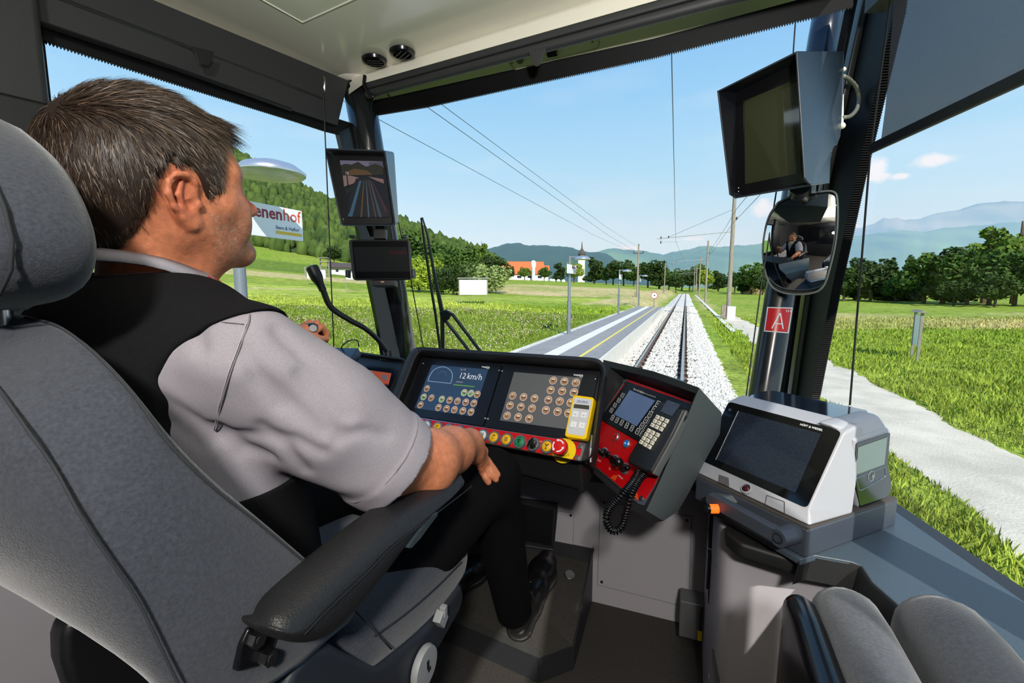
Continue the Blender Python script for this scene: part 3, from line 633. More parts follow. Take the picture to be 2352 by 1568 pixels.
# rails
M_rust = mat('rail_rust', (112, 88, 74), .8, noise=(5, .25)); M_rh = mat('rail_head', (190, 186, 182), .22, .9)
for sx, lb in ((-.53, 'left running rail, rust brown with a polished head'), (.53, 'right running rail, rust brown with a polished head')):
    t = thing('rail', lb, 'rail', (XT + sx, 3, ZR - .13), 'track rails')
    pr = [(-.06, -.13), (.06, -.13), (.055, -.118), (.01, -.105), (.01, -.045), (.032, -.03), (.032, -.006), (-.032, -.006), (-.032, -.03), (-.01, -.045), (-.01, -.105), (-.055, -.118)]
    ys = [2.2, 60, 150, 240, 300]; bd_ = lambda y_: 0
    m = MB(); m.loft([[V(XT + sx + a, y_, ZR + b) for a, b in pr] for y_ in ys]); obj('web', m, M_rust, t, smooth=0)
    m = MB(); m.loft([[V(XT + sx + a, y_, ZR + b) for a, b in ((-.032, -.006), (.032, -.006), (.026, .002), (-.026, .002))] for y_ in ys]); obj('railhead', m, M_rh, t, smooth=0)
# sleepers with clips
M_slp = mat('sleeper_steel', (92, 78, 68), .85, noise=(8, .3)); M_clip = mat('clip_dark', (48, 40, 36), .8)
sl0 = None
for i in range(70):
    yy = 6.4 + .66 * i
    if sl0 is None:
        sl0 = thing('sleeper', 'rusty steel sleeper almost buried in the pale ballast', 'sleeper', (0, 0, 0), 'sleepers under the rails')
        m = MB(); m.box(V(0, 0, -.168), 1.8, .2, .05); obj('beam', m, M_slp, sl0, bevel=.01)
        for sx in (-.53, .53):
            for e in (-1, 1):
                m = MB(); m.box(V(sx + e * .085, 0, -.118), .07, .11, .05); m.cyl(V(sx + e * .08, 0, -.1), V(sx + e * .08, 0, -.06), .018, .014, 8); obj('rail_clip', m, M_clip, sl0)
        sl0.location = (XT, yy, ZR)
    else: dup(sl0, (XT, yy, ZR), 'rusty steel sleeper almost buried in the pale ballast')
# platform
ZP = -.41; PE = 38.5
def slab(name, x0, x1, z0, z1, m_, y0=1.5, y1=PE): m = MB(); m.box(V((x0 + x1) / 2, (y0 + y1) / 2, (z0 + z1) / 2), x1 - x0, y1 - y0, z1 - z0); return struct(name, m, m_)
M_asph = mat('asphalt', (150, 147, 143), .9, noise=(3, .12), bump=(60, .3)); M_conc = mat('edge_concrete', (226, 221, 208), .85, noise=(4, .06))
slab('platform', -3.72, -1.98, -.9, ZP, M_asph)
slab('platform_edge', -1.98, -1.70, -1.05, ZP + .004, mat('asphalt_fine', (146, 144, 140), .9, noise=(5, .1)))
slab('platform_face', -1.705, -1.66, -1.05, ZP - .002, M_conc)
slab('platform_strip', -3.02, -2.68, ZP - .02, ZP + .004, mat('pale_paving', (228, 224, 214), .85, noise=(3, .05)))
slab('platform_line', -2.19, -2.12, ZP - .02, ZP + .006, mat('yellow_line', (232, 214, 96), .8, noise=(20, .12)))
slab('platform_fringe', -4.0, -3.72, -.9, ZP - .03, mat('fringe_gravel', (222, 214, 196), .95, noise=(8, .25), bump=(30, .6)))
# platform lamps with station boards
M_pole = mat('galvanised', (132, 138, 146), .45, .35, noise=(6, .06)); M_al = mat('lamp_alu', (196, 200, 204), .3, .7); M_brd = mat('board_white', (244, 244, 244), .45)
M_tr = mat('board_red', (150, 32, 54), .5); M_to = mat('board_orange', (226, 74, 44), .5); M_ty = mat('board_yellow', (240, 196, 60), .5); M_tk = mat('board_dark', (52, 62, 84), .5); M_tb = mat('board_blue', (98, 150, 176), .5)
t = thing('platform_lamp', 'grey platform lamp post right beside the driver\'s face', 'lamp post', (0, 0, 0), 'platform lamps')
m = MB(); m.cyl(V(0, 0, 0), V(0, 0, 1.1), .066, .064, 20); m.cyl(V(0, 0, 1.1), V(0, 0, 2.56), .05, .045, 20); obj('pole', m, M_pole, t)
m = MB(); m.box(V(.2, 0, 2.53), .42, .045, .05); obj('arm', m, M_pole, t, bevel=.006)
m = MB(); m.lathe([(.265, -.02), (.27, 0), (.2, .055), (.1, .085), (.03, .1), (.0, .1)], V(.42, 0, 2.47), n=32, c0=False); obj('shade', m, M_al, t, smooth=180)
m = MB(); m.lathe([(.262, -.018), (.255, -.03), (.2, -.034), (0, -.036)], V(.42, 0, 2.47), n=32, c0=False); obj('lens', m, mat('lamp_lens', (176, 184, 140), .3, noise=(12, .2)), t, smooth=180)
m = MB(); m.box(V(.075, 0, 2.135), .012, 1.3, .29); bd0 = obj('name_board', m, M_brd, t, bevel=.006)
PBd = Plane(V(.0825, 0, 2.05), (0, 1, 0), (0, 0, 1))
def ltext(s, y0, z0, y1, m_, bold=0):
    cu = bpy.data.curves.new('lettering', 'FONT'); cu.body = s; cu.size = 1; cu.offset = bold; cu.resolution_u = 2
    tt = bpy.data.objects.new('lettering', cu); me = bpy.data.meshes.new_from_object(tt); bpy.data.objects.remove(tt)
    co = np.zeros(len(me.vertices) * 3); me.vertices.foreach_get('co', co); co = co.reshape(-1, 3); k = (y1 - y0) / (co[:, 0].max() - co[:, 0].min())
    w = np.zeros_like(co); w[:, 1] = y0 + (co[:, 0] - co[:, 0].min()) * k; w[:, 2] = z0 + co[:, 1] * k; w[:, 0] = .0835; me.vertices.foreach_set('co', w.ravel()); me.update()
    o = obj('lettering', me, m_, bd0, smooth=0); o.location = (0, 0, 0); return o
ltext('Bienen', .0, 2.16, .405, M_tr, .02); ltext('hof', .425, 2.16, .63, M_to)
ltext('Stern', .33, 2.075, .42, M_tk, .01); ltext('& Hafferl', .435, 2.075, .6, M_tk)
m = MB(); m.box(V(.083, .48, 2.045), .002, .30, .028); o = obj('colour_bar', m, M_ty, bd0)
for o in kids(bd0): o.location = (0, 0, 0)
def lampspot(px, X): p = PX(px, 700, X); return V(X, p.y, ZP)
t.location = lampspot(556, -3.62); lamp0 = t
for px, lb in ((1307, 'nearest of the three grey platform lamps ahead, by the wide asphalt'), (1421, 'middle one of the three platform lamps ahead'), (1467, 'farthest platform lamp, near the far end of the platform')):
    dup(lamp0, lampspot(px, -3.62), lb)
# round speed sign at the platform end
p = V(PX(1502, 700, -2.2).x, PE + .4, ZP - .3); p.x = PY(1502, 700, PE + .4).x
t = thing('round_sign', 'small round white sign with red rim at the far platform end', 'sign', p)
m = MB(); m.cyl(p, p + V(0, 0, 1.25), .03, .03, 8); obj('post', m, M_pole, t)
m = MB(); m.cyl(p + V(0, -.03, 1.2), p + V(0, -.05, 1.2), .27, .27, 24); obj('rim', m, mat('sign_red', (206, 84, 74), .6), t)
m = MB(); m.cyl(p + V(0, -.045, 1.2), p + V(0, -.055, 1.2), .22, .22, 24); obj('disc', m, M_brd, t)
m = MB(); m.cyl(p + V(.02, -.05, 1.2), p + V(.02, -.06, 1.2), .055, .055, 12); obj('dot', m, M_blk, t)
# ---------------------------------------------------------------- overhead line, poles
M_mast = mat('mast_wood', (150, 140, 124), .85, noise=(6, .2), stretch=(3, 3, .4)); M_ins = mat('insulator', (60, 46, 40), .3); M_ow = mat('overhead_wire', (84, 98, 112), .5); M_tube = mat('arm_tube', (176, 178, 172), .5, .3)
t = thing('catenary_mast', 'tall weathered catenary mast beside a concrete block, nearest right of track', 'mast', (0, 0, 0), 'masts right of the track')
m = MB(); m.tube([V(0, 0, -.2), V(0, 0, 4.5), V(0, 0, 8.6)], [.16, .135, .115], 14); obj('pole', m, M_mast, t)
m = MB(); m.cyl(V(-.1, 0, 6.02), V(-5.0, 0, 5.72), .03, .03, 8); obj('arm', m, M_tube, t)
m = MB(); m.cyl(V(-.1, 0, 7.5), V(-4.2, 0, 5.8), .012, .012, 6); obj('stay_wire', m, M_ow, t)
m = MB(); m.cyl(V(-4.7, 0, 5.7), V(-4.7, 0, 5.5), .03, .03, 8); m.cyl(V(-4.7, 0, 5.5), V(-3.5, 0, 5.45), .014, .014, 6); obj('registration_arm', m, M_tube, t)
m = MB()
for z in (5.45, 5.8): m.sphere(V(-4.72, 0, z), (.05, .05, .09), 8, 6)
m.sphere(V(-4.2, 0, 5.82), (.05, .05, .09), 8, 6); m.sphere(V(.2, 0, 6.9), (.06, .06, .12), 8, 6); m.cyl(V(0, 0, 6.9), V(.22, 0, 6.85), .02, .02, 6); obj('insulator', m, M_ins, t)
mast0 = t; MX = 2.85
mast0.location = V(MX, 35.5, TZ(MX, 35.5)); MY = [35.5]
for y_, lb in ((71, 'second weathered catenary mast right of the track'), (107, 'third weathered catenary mast right of the track'), (143, 'fourth catenary mast right of the track, far off'), (179, 'fifth catenary mast right of the track, far off'), (214, 'farthest catenary mast, where the track vanishes')):
    dup(mast0, V(MX - .2, y_, TZ(MX, y_)), lb); MY.append(y_)
p = mast0.location + V(-.32, -.1, 0)
m = MB(); m.box(p + V(0, 0, .45), .3, .35, 1.0); tag(obj('concrete_block', m, mat('old_concrete', (150, 138, 122), .9, noise=(6, .2)), bevel=.02), 'weathered concrete block at the foot of the nearest catenary mast', 'concrete block')
p = PY(1678, 742, 34.0); p.z = TZ(p.x, p.y)
t = thing('switch_box', 'white equipment box standing right of the nearest catenary mast', 'equipment box', p)
m = MB(); m.box(p + V(0, 0, .45), .5, .35, .9); obj('housing', m, M_brd, t, bevel=.02)
m = MB(); m.box(p + V(0, 0, .92), .54, .39, .04); obj('lid', m, mat('box_lid', (214, 214, 208), .6), t)
def owire(lb, pts, r=.012, g='overhead wires'):
    m = MB(); m.tube(pts, r, 5); return tag(obj('overhead_wire', m, M_ow, None), lb, 'overhead wire', g)
def sag(a, b, s, n=10): return [a + (b - a) * (i / n) - V(0, 0, s * 4 * (i / n) * (1 - i / n)) for i in range(n + 1)]
za = mast0.location.z + 5.42
c0 = D(1541, 60, 6.0); c1 = PY(1552, 556, 35.5); c2 = PY(1573, 600, 71)
owire('contact wire hanging over the track, running down the middle of the windscreen', [V(c0.x, -2, c0.z + .03), c0, c1, c2, V(XT, 110, c2.z)], .009)
f1 = PY(1672, 517, 35.5); f2 = PY(1620, 600, 71)
owire('upper feeder wire on the field side of the masts', [PY(1748, 450, 12) if False else PY(1790, 405, 16), PY(1745, 448, 22), PY(1684, 512, 35.5), f2], .014)
owire('lower feeder wire on the field side of the masts', [PY(1725, 440, 20), PY(1690, 482, 30), PY(1668, 520, 38), PY(1622, 590, 71), PY(1600, 625, 107)], .014)
# telegraph poles on the left
t = thing('telegraph_pole', 'wooden telegraph pole with crossarm left of the platform end', 'telegraph pole', (0, 0, 0), 'telegraph poles')
m = MB(); m.tube([V(0, 0, -.2), V(0, 0, 6.9)], [.14, .1], 10); obj('pole', m, M_mast, t)
m = MB(); m.box(V(0, 0, 5.9), 1.3, .08, .08); obj('crossarm', m, M_ins, t)
for x_, z_ in ((-.62, 6.1), (.62, 6.1), (0, 7.05)): m = MB(); m.lathe([(.05, -.14), (.07, -.05), (.07, .03), (.03, .1)], V(x_, 0, z_), n=8); obj('insulator', m, M_ins, t)
m = MB(); m.box(V(-.3, 0, .35), .25, .3, .8); obj('footing', m, mat('old_concrete', (150, 138, 122)), t)
tp = GP(1464, 0, 62); t.location = tp; dup(t, GP(1526, 0, 105), 'pale telegraph pole farther along the left side of the line')
for (x0, y0), (x1, y1), lb in (((1461, 583), (862, 270), 'lowest of the three telegraph wires crossing the sky'), ((1470, 583), (980, 245), 'middle one of the three telegraph wires crossing the sky'), ((1466, 567), (1012, 238), 'uppermost of the three telegraph wires crossing the sky')):
    a = D(x0, y0, 61.5); X = a.x + (-1.2 if x1 < 900 else 0); b = PX(x1, y1, X); k = a + (b - a) * 1.25
    owire(lb, [k, b, (a + b) / 2 - V(0, 0, .25), a], .009, 'telegraph wires')
# ---------------------------------------------------------------- sign boards standing in the meadows
M_wd = mat('weathered_wood', (146, 140, 128), .85, noise=(10, .2), stretch=(4, 4, .6))
def board(name, lb, c, w, h, post, a, rw=.0):
    t = thing(name, lb, 'sign board', c, 'meadow sign boards'); u = V(math.cos(a), math.sin(a), 0); n = V(-u.y, u.x, 0); ax = (u, n, V(0, 0, 1))
    for e in (-1, 1): m = MB(); m.box(c + u * (e * w / 2) + V(0, 0, post / 2), .07, .07, post, ax); obj('post', m, M_wd, t, bevel=.006)
    m = MB(); m.box(c + V(0, 0, post - h / 2 - .1), w - .07, .03, h, ax); obj('panel', m, M_brd, t)
    m = MB(); m.prism([c + u * (e * (w / 2 + .12)) + n * q + V(0, 0, post + zq) for e, q, zq in ((-1, -.12, -.02), (-1, 0, .05), (-1, .12, -.02))], u * (w + .24)); obj('roof_board', m, M_wd, t)
    return t
c = GP(1087, 0, 31); board('sign_board', 'white notice board on grey wooden posts before the dark bush', c, 1.9, 1.0, 1.72, YAW + .1)
c = GP(822, 0, 48); board('sign_board', 'white notice board half hidden under the tablet', c, 2.3, .7, 2.0, YAW + .35)
c = GP(728, 0, 60); board('sign_board', 'small white notice board behind the gooseneck microphone', c, 2.3, 1.1, 2.1, YAW + .3)
c = PZ(2100, 824, -1.08); c.z = TZ(c.x, c.y); board('sign_board', 'white notice board with a little roof, right of the gravel path', c, .95, .95, 1.48, YAW + 1.0)
# hunting stand, fence post, farm buildings, houses
c = GP(748, 0, 85); t = thing('hunting_stand', 'grey wooden raised hide on ladder legs at the meadow edge', 'hunting stand', c)
for e in (-1, 1): m = MB(); m.box(c + RT * (e * .75) + V(0, 0, 1.7), .16, .16, 3.4); obj('leg', m, M_wd, t)
m = MB(); 
for z in (.5, 1.3, 2.1): m.box(c + V(0, 0, z), 1.5, .1, .12, (RT, FH, V(0, 0, 1)))
obj('rung', m, M_wd, t); m = MB(); m.box(c + V(0, 0, 2.7), 1.6, 1.2, .15, (RT, FH, V(0, 0, 1))); obj('seat_deck', m, M_wd, t); m = MB(); m.box(c + V(0, 0, 3.4), 1.8, 1.4, .12, (RT, FH, V(0, 0, 1))); obj('roof', m, M_wd, t)
c = GP(703, 0, 80); m = MB(); m.cyl(c, c + V(0, 0, 1.6), .12, .12, 8); tag(obj('fence_post', m, M_wd), 'single pale fence post in the left meadow', 'post')
M_wall = mat('house_white', (236, 232, 222), .8); M_roof = mat('roof_orange', (206, 110, 58), .8, noise=(1.2, .12)); M_roofd = mat('roof_dark', (84, 72, 66), .8); M_win = mat('house_window', (40, 44, 52), .2)
def house(lb, c, w, d, hw, hr, a, mr, mw=None, nw=2, g='houses in the distance'):
    t = thing('house', lb, 'house', c, g); u = V(math.cos(a), math.sin(a), 0); n = V(-u.y, u.x, 0); ax = (u, n, V(0, 0, 1)); z = V(0, 0, 1)
    m = MB(); m.prism([c - n * (d / 2) - u * (w / 2) - z * 2, c + n * (d / 2) - u * (w / 2) - z * 2, c + n * (d / 2) - u * (w / 2) + z * hw, c - u * (w / 2) + z * (hw + hr * .95), c - n * (d / 2) - u * (w / 2) + z * hw], u * w); obj('wall', m, mw or M_wall, t)
    e = .6; k = hr * e / (d / 2)
    m = MB(); m.loft([[c + u * s * (w / 2 + .5) + n * (q * (d / 2 + e)) + z * (hw - k) for q in (-1,)] + [c + u * s * (w / 2 + .5) + z * (hw + hr)] + [c + u * s * (w / 2 + .5) + n * (d / 2 + e) + z * (hw - k)] for s in (-1, 1)], closed=False); obj('roof', m, mr, t, smooth=0, solid=.25)
    for i in range(nw): m = MB(); m.box(c + u * ((i + .5) / nw - .5) * w - n * (d / 2 + .02) + z * (hw * .5), w * .1, .1, hw * .3, ax); obj('window', m, M_win, t)
    return t
house('farmhouse with a large orange tiled roof beyond the hay field', GP(1200, 0, 205) - V(0, 0, .5), 18, 12, 3.4, 5.2, YAW + .12, M_roof, nw=4)
house('orange roofed farm outbuilding just right of the white silo', GP(1243, 0, 225), 7, 9, 2.6, 4.6, YAW - .1, M_roof)
house('low white house with a dark roof left of the tablet', GP(790, 0, 112), 6, 6, 1.9, 1.0, YAW + .4, M_roofd)
house('small barn with a dark roof beside the right pillar', GP(1745, 0, 120), 6, 7, 2.0, 2.6, YAW + .6, M_roofd, mat('barn_tan', (214, 184, 130), .8))
c = GP(1225, 0, 195); t = thing('silo', 'tall white farm silo beside the orange roof', 'silo', c)
m = MB(); m.lathe([(.75, -1), (.75, 5.2), (1.1, 5.8), (1.1, 7.6)], c, n=16); obj('tank', m, M_brd, t); m = MB(); m.lathe([(1.1, 7.6), (.7, 8.2), (.05, 8.5)], c, n=16); obj('cap', m, M_brd, t)
for i in range(9):
    c = GP(1214 + i * 9.5 + (i % 3) * 2, 0, 172 + (i % 2) * 3); m = MB(); m.sphere(c + V(0, 0, .5), (.75, .75, .62), 10, 6)
    tag(obj('hay_bale', m, M_brd), 'white wrapped hay bale in the row before the farm trees', 'hay bale', 'wrapped hay bales')
c = GP(1335, 0, 290); t = thing('church_tower', 'distant church tower with a dark onion spire', 'church tower', c)
m = MB(); m.box(c + V(0, 0, 7), 3.6, 3.6, 16); obj('tower', m, M_wall, t); m = MB(); m.lathe([(2.4, 15), (2.0, 16.2), (2.5, 17.6), (1.4, 19.4), (.5, 21), (.15, 25)], c, n=12); obj('spire', m, M_roofd, t)
# ---------------------------------------------------------------- trees
def leafmat(name, c, c2):
    m = mat(name, c, .75, noise=(.8, .3), c2=c2, spec=.2); return m
LM = [leafmat('leaf_mid', (74, 102, 34), (116, 140, 48)), leafmat('leaf_dark', (42, 62, 30), (74, 94, 40)), leafmat('leaf_pale', (128, 146, 84), (160, 172, 104)), leafmat('leaf_yellow', (122, 144, 36), (160, 176, 56)), leafmat('leaf_deep', (56, 82, 34), (90, 116, 44))]
M_bark = mat('bark', (92, 76, 60), .9, noise=(4, .3))
def crown(blobs, n, s):
    """n leaf sprays on the skin of several ellipsoid masses; unit tree, 1 m tall"""
    vol = np.array([b[1] * b[1] * b[2] for b in blobs]) ** .67; pick = np.random.choice(len(blobs), n, p=vol / vol.sum())
    d = np.random.normal(size=(n, 3)); d /= np.linalg.norm(d, axis=1)[:, None]
    c = np.array([b[0] for b in blobs])[pick]; r = np.array([(b[1], b[1], b[2]) for b in blobs])[pick]
    p = c + d * r * np.random.uniform(.62, 1.06, (n, 1)); a = np.random.normal(size=(n, 3)) + d * .5; a /= np.linalg.norm(a, axis=1)[:, None]
    b = np.cross(a, np.random.normal(size=(n, 3))); b /= np.linalg.norm(b, axis=1)[:, None]; e = np.cross(a, b)
    k = s * np.random.uniform(.6, 1.3, (n, 1)); v = np.stack([p + b * k, p + e * k * .8, p - b * k, p - e * k * .8], 1)
    return mesh_np('crown', v.reshape(-1, 3), np.arange(n * 4).reshape(n, 4))
def tree_mesh(kind):
    R_ = random.Random(kind)
    if kind == 'round': bl = [((R_.uniform(-.2, .2), R_.uniform(-.2, .2), R_.uniform(.4, .82)), R_.uniform(.14, .24), R_.uniform(.12, .2)) for _ in range(11)]; n, s, tr = 2600, .032, .45
    elif kind == 'tall': bl = [((R_.uniform(-.1, .1), R_.uniform(-.1, .1), .2 + .075 * i), .2 - .012 * i, .11) for i in range(10)]; n, s, tr = 2400, .028, .3
    elif kind == 'conifer': bl = [((0, 0, .12 + .09 * i), .2 * (1 - i / 10.5), .07) for i in range(10)]; n, s, tr = 2000, .026, .2
    elif kind == 'bush': bl = [((R_.uniform(-.38, .38), R_.uniform(-.38, .38), R_.uniform(.25, .7)), R_.uniform(.2, .32), R_.uniform(.22, .32)) for _ in range(12)]; n, s, tr = 3000, .034, .25
    elif kind == 'sparse': bl = [((R_.uniform(-.25, .25), R_.uniform(-.25, .25), R_.uniform(.3, .95)), R_.uniform(.07, .13), R_.uniform(.05, .09)) for _ in range(15)]; n, s, tr = 1500, .03, .8
    me = crown(bl, n, s); m = MB(); m.tube([V(0, 0, -.05), V(.01, 0, tr), V(0, .01, tr + .25)], [.028, .02, .006], 7)
    for q in bl[:5]:
        m.tube([V(0, 0, tr * .8), V(*q[0])], [.012, .004], 5)
    return me, m
PROTO = {}
TI = [0]
def tree(kind, px, dep, hpx, wr_, mi, lb, g, sink=0.0, base=None):
    c = GP(px, 0, dep); h = hpx / FPX * dep
    if base is not None: c.z = base
    c.z -= sink * h
    key = (kind, mi)
    if key not in PROTO:
        if kind not in PROTO: PROTO[kind] = tree_mesh(kind)
        me, tm = PROTO[kind]; me = me.copy(); t = thing('tree' if kind != 'bush' else 'bush', lb, 'tree' if kind != 'bush' else 'bush', (0, 0, 0), g)
        obj('crown', me, LM[mi], t, smooth=0); obj('trunk', tm, M_bark, t); t.location = c; PROTO[key] = t
    else: t = dup(PROTO[key], c, lb, g)
    t['label'] = lb; t['group'] = g; t['category'] = 'bush' if kind == 'bush' else 'tree'
    t.rotation_euler = (0, 0, TI[0] * 2.4); t.scale = (h * wr_, h * wr_, h); TI[0] += 1
    return t
gl, gm_, gr_ = 'trees left of the line', 'orchard trees beyond the hay field', 'trees along the right field'
for a in ((962, 52, 92, 1.3, 3, 'bush', 'yellow green bush just right of the tablet'), (1042, 46, 78, 1.0, 1, 'bush', 'dark round bush behind the white notice board'), (1098, 60, 72, 1.5, 2, 'bush', 'pale willowy bush right of the dark round bush'),
          (1018, 85, 100, 1.2, 4, 'round', 'green tree above the wiper blade'), (1062, 92, 92, 1.2, 4, 'round', 'green tree in the group behind the pale bush'), (1132, 80, 78, 1.3, 1, 'round', 'dark leafy tree at the right end of the left group'),
          (1108, 98, 92, .8, 0, 'sparse', 'thin open tree standing above the left group'), (985, 70, 80, 1.3, 0, 'round', 'green tree behind the wiper blade'), (1090, 74, 66, 1.2, 4, 'round', 'low tree between the pale bush and the dark tree'),
          (930, 95, 118, 1.3, 4, 'round', 'tree at the foot of the wooded hill, right of the tablet'), (770, 150, 42, 1.4, 1, 'round', 'dark tree beside the low white house'), (845, 140, 60, 1.4, 4, 'round', 'tree behind the tablet')):
    tree(a[5], a[0], a[1], a[2], a[3], a[4], a[6], gl)
LB = ['farm tree before the orange roof', 'small tree left of the silo', 'small tree right of the silo', 'round tree between the silo and the first lamp', 'light green tree behind the first platform lamp', 'tall tree right of the church tower', 'tree halfway between the first and second lamp', 'dark tree just left of the second lamp', 'dark tree right behind the second lamp', 'tree left of the telegraph pole', 'big dark tree right behind the third lamp', 'broad tree right of the third lamp', 'tree left of the pale telegraph pole', 'tree right of the pale telegraph pole', 'tree straight ahead, left of the track', 'tree at the vanishing point of the track']
for i, (px, hp_, mi, k) in enumerate(((1168, 36, 1, 'round'), (1205, 32, 0, 'round'), (1250, 34, 4, 'round'), (1284, 44, 1, 'tall'), (1318, 50, 3, 'round'), (1365, 62, 1, 'tall'), (1392, 38, 4, 'round'), (1408, 58, 1, 'round'), (1432, 62, 1, 'round'), (1455, 50, 4, 'round'), (1488, 66, 1, 'round'), (1514, 64, 1, 'tall'), (1536, 48, 4, 'round'), (1553, 46, 1, 'round'), (1566, 56, 4, 'round'), (1584, 52, 1, 'round'))):
    tree(k, px, 150 + (i * 37) % 40, hp_, 1.15 if k == 'round' else 1.5, mi, LB[i], gm_)
for i, (px, dep, hp_, mi, k, lb) in enumerate(((1604, 190, 62, 4, 'round', 'tree behind the far catenary masts'), (1625, 170, 50, 3, 'round', 'light green tree between the catenary masts'), (1650, 150, 48, 1, 'tall', 'narrow tree left of the nearest catenary mast'), (1688, 130, 52, 1, 'round', 'tree right of the nearest catenary mast'), (1706, 120, 46, 1, 'tall', 'narrow dark tree in the gap before the mirror'), (1726, 115, 76, 4, 'round', 'taller tree in the gap left of the mirror'), (1752, 110, 50, 1, 'round', 'tree beside the mirror edge'), (1770, 130, 50, 1, 'round', 'tree hidden behind the mirror edge'))):
    tree(k, px, dep, hp_, 1.2 if k == 'round' else 1.5, mi, lb, gr_)
RB = ['first dark tree right of the window frame', 'tall slender tree left of the guide wire', 'dark tree just right of the guide wire', 'small conifer in the right tree line', 'conifer beside the small conifer', 'tree above the right notice board', 'dark tall tree in the middle of the right tree line', 'bright tree right of the dark tall tree', 'broad bright tree in the right tree line', 'large tree near the right picture edge', 'tall open tree rising over the right tree line', 'tall open tree at the right picture edge', 'low dark tree in front of the right tree line', 'low tree below the open tree', 'tree at the far right edge', 'shrubby tree at the right field edge']
for i, (px, dep, hp_, mi, k) in enumerate(((1940, 75, 90, 1, 'round'), (1965, 80, 105, 1, 'tall'), (2002, 75, 108, 1, 'round'), (2045, 78, 104, 1, 'conifer'), (2085, 75, 112, 1, 'conifer'), (2125, 66, 130, 4, 'round'), (2168, 64, 140, 1, 'tall'), (2225, 60, 140, 4, 'round'), (2275, 58, 148, 4, 'round'), (2335, 56, 142, 4, 'round'), (2262, 64, 176, 0, 'sparse'), (2330, 62, 188, 0, 'sparse'), (2195, 56, 70, 1, 'round'), (2290, 52, 90, 1, 'round'), (2400, 54, 150, 4, 'round'), (2060, 70, 62, 4, 'round'))):
    tree(k, px, dep, hp_, 1.2 if k in ('round', 'sparse') else 1.6, mi, RB[i], gr_, sink=.06)
# ---------------------------------------------------------------- wooded hill on the left
crest = [(-600, 260), (200, 300), (440, 345), (560, 392), (650, 434), (700, 456), (750, 482), (800, 506), (860, 516), (920, 524), (960, 540), (1000, 560), (1060, 575), (1110, 590), (1180, 640)]
cx = [c[0] for c in crest]; cy = [c[1] for c in crest]
NCo = 120; cc_ = np.linspace(-600, 1180, NCo); tt_ = np.linspace(0, 1, 26)
def hillpt(c, t):
    d0 = np.interp(c, [-600, 560, 900, 1180], [190, 190, 150, 200]); d1 = np.interp(c, [-600, 560, 900, 1180], [460, 430, 330, 300])
    yc = np.interp(c, cx, cy); dep = d0 + (d1 - d0) * t; lat = (c - 1176) / FPX * dep; x = FH.x * dep + RT.x * lat; y = FH.y * dep + RT.y * lat
    lat0 = (c - 1176) / FPX * d0; z0 = terr(FH.x * d0 + RT.x * lat0, FH.y * d0 + RT.y * lat0); z1 = CAM_H + (660 - yc - 6) / 1053 * d1
    z = z0 - 1.0 + (z1 - z0 + 1.0) * np.sin(t * np.pi / 2) ** 1.15 + np.sin(c * .03 + t * 5) * 2.5 * t * (1 - t)
    return x, y, z
C_, T_ = np.meshgrid(cc_, tt_); hx, hy, hz = hillpt(C_.ravel(), T_.ravel())
ii = (np.arange(25)[:, None] * NCo + np.arange(NCo - 1)[None]).ravel()
me = mesh_np('hill', np.stack([hx, hy, hz], -1), np.stack([ii, ii + 1, ii + NCo + 1, ii + NCo], -1)); me.materials.append(mat('hill_floor', (58, 76, 34), .9, noise=(.05, .3))); o = link('hill', me); o['kind'] = 'structure'
n = 7500; c = np.random.uniform(120, 1165, n); tq = np.random.rand(n) ** .8; x, y, z = hillpt(c, tq)
ph, th = np.meshgrid(np.linspace(0, np.pi, 5)[1:-1], np.arange(7) / 7 * 2 * np.pi, indexing='ij'); us = np.concatenate([[[0, 0, -.6]], np.stack([np.sin(ph) * np.cos(th), np.sin(ph) * np.sin(th), -np.cos(ph)], -1).reshape(-1, 3), [[0, 0, 1]]])
fz = [(0, 1 + (j + 1) % 7, 1 + j) for j in range(7)] + [(22, 15 + j, 15 + (j + 1) % 7) for j in range(7)]
for r in range(2):
    for j in range(7): a, b = 1 + r * 7 + j, 1 + r * 7 + (j + 1) % 7; fz += [(a, b, b + 7), (a, b + 7, a + 7)]
fz = np.array(fz); rs = np.random.uniform(1.3, 2.9, n) * np.interp(c, [560, 1000], [1, .8]); hs = rs * np.random.uniform(1.2, 2.5, n)
vv = us[None] * np.stack([rs, rs, hs], -1)[:, None] * np.random.uniform(.8, 1.2, (n, 23, 1)) + np.stack([x, y, z + hs * .5], -1)[:, None]
me = mesh_np('forest', vv.reshape(-1, 3), (fz[None] + np.arange(n)[:, None, None] * 23).reshape(-1, 3)); me.materials.append(mat('forest_leaf', (50, 70, 32), .85, noise=(.16, .4), c2=(92, 110, 48), bump=(1.4, 1.0), spec=.15)); o = link('forest', me); o['kind'] = 'stuff'; tag(o, 'dense mixed forest covering the hill on the left', 'forest')
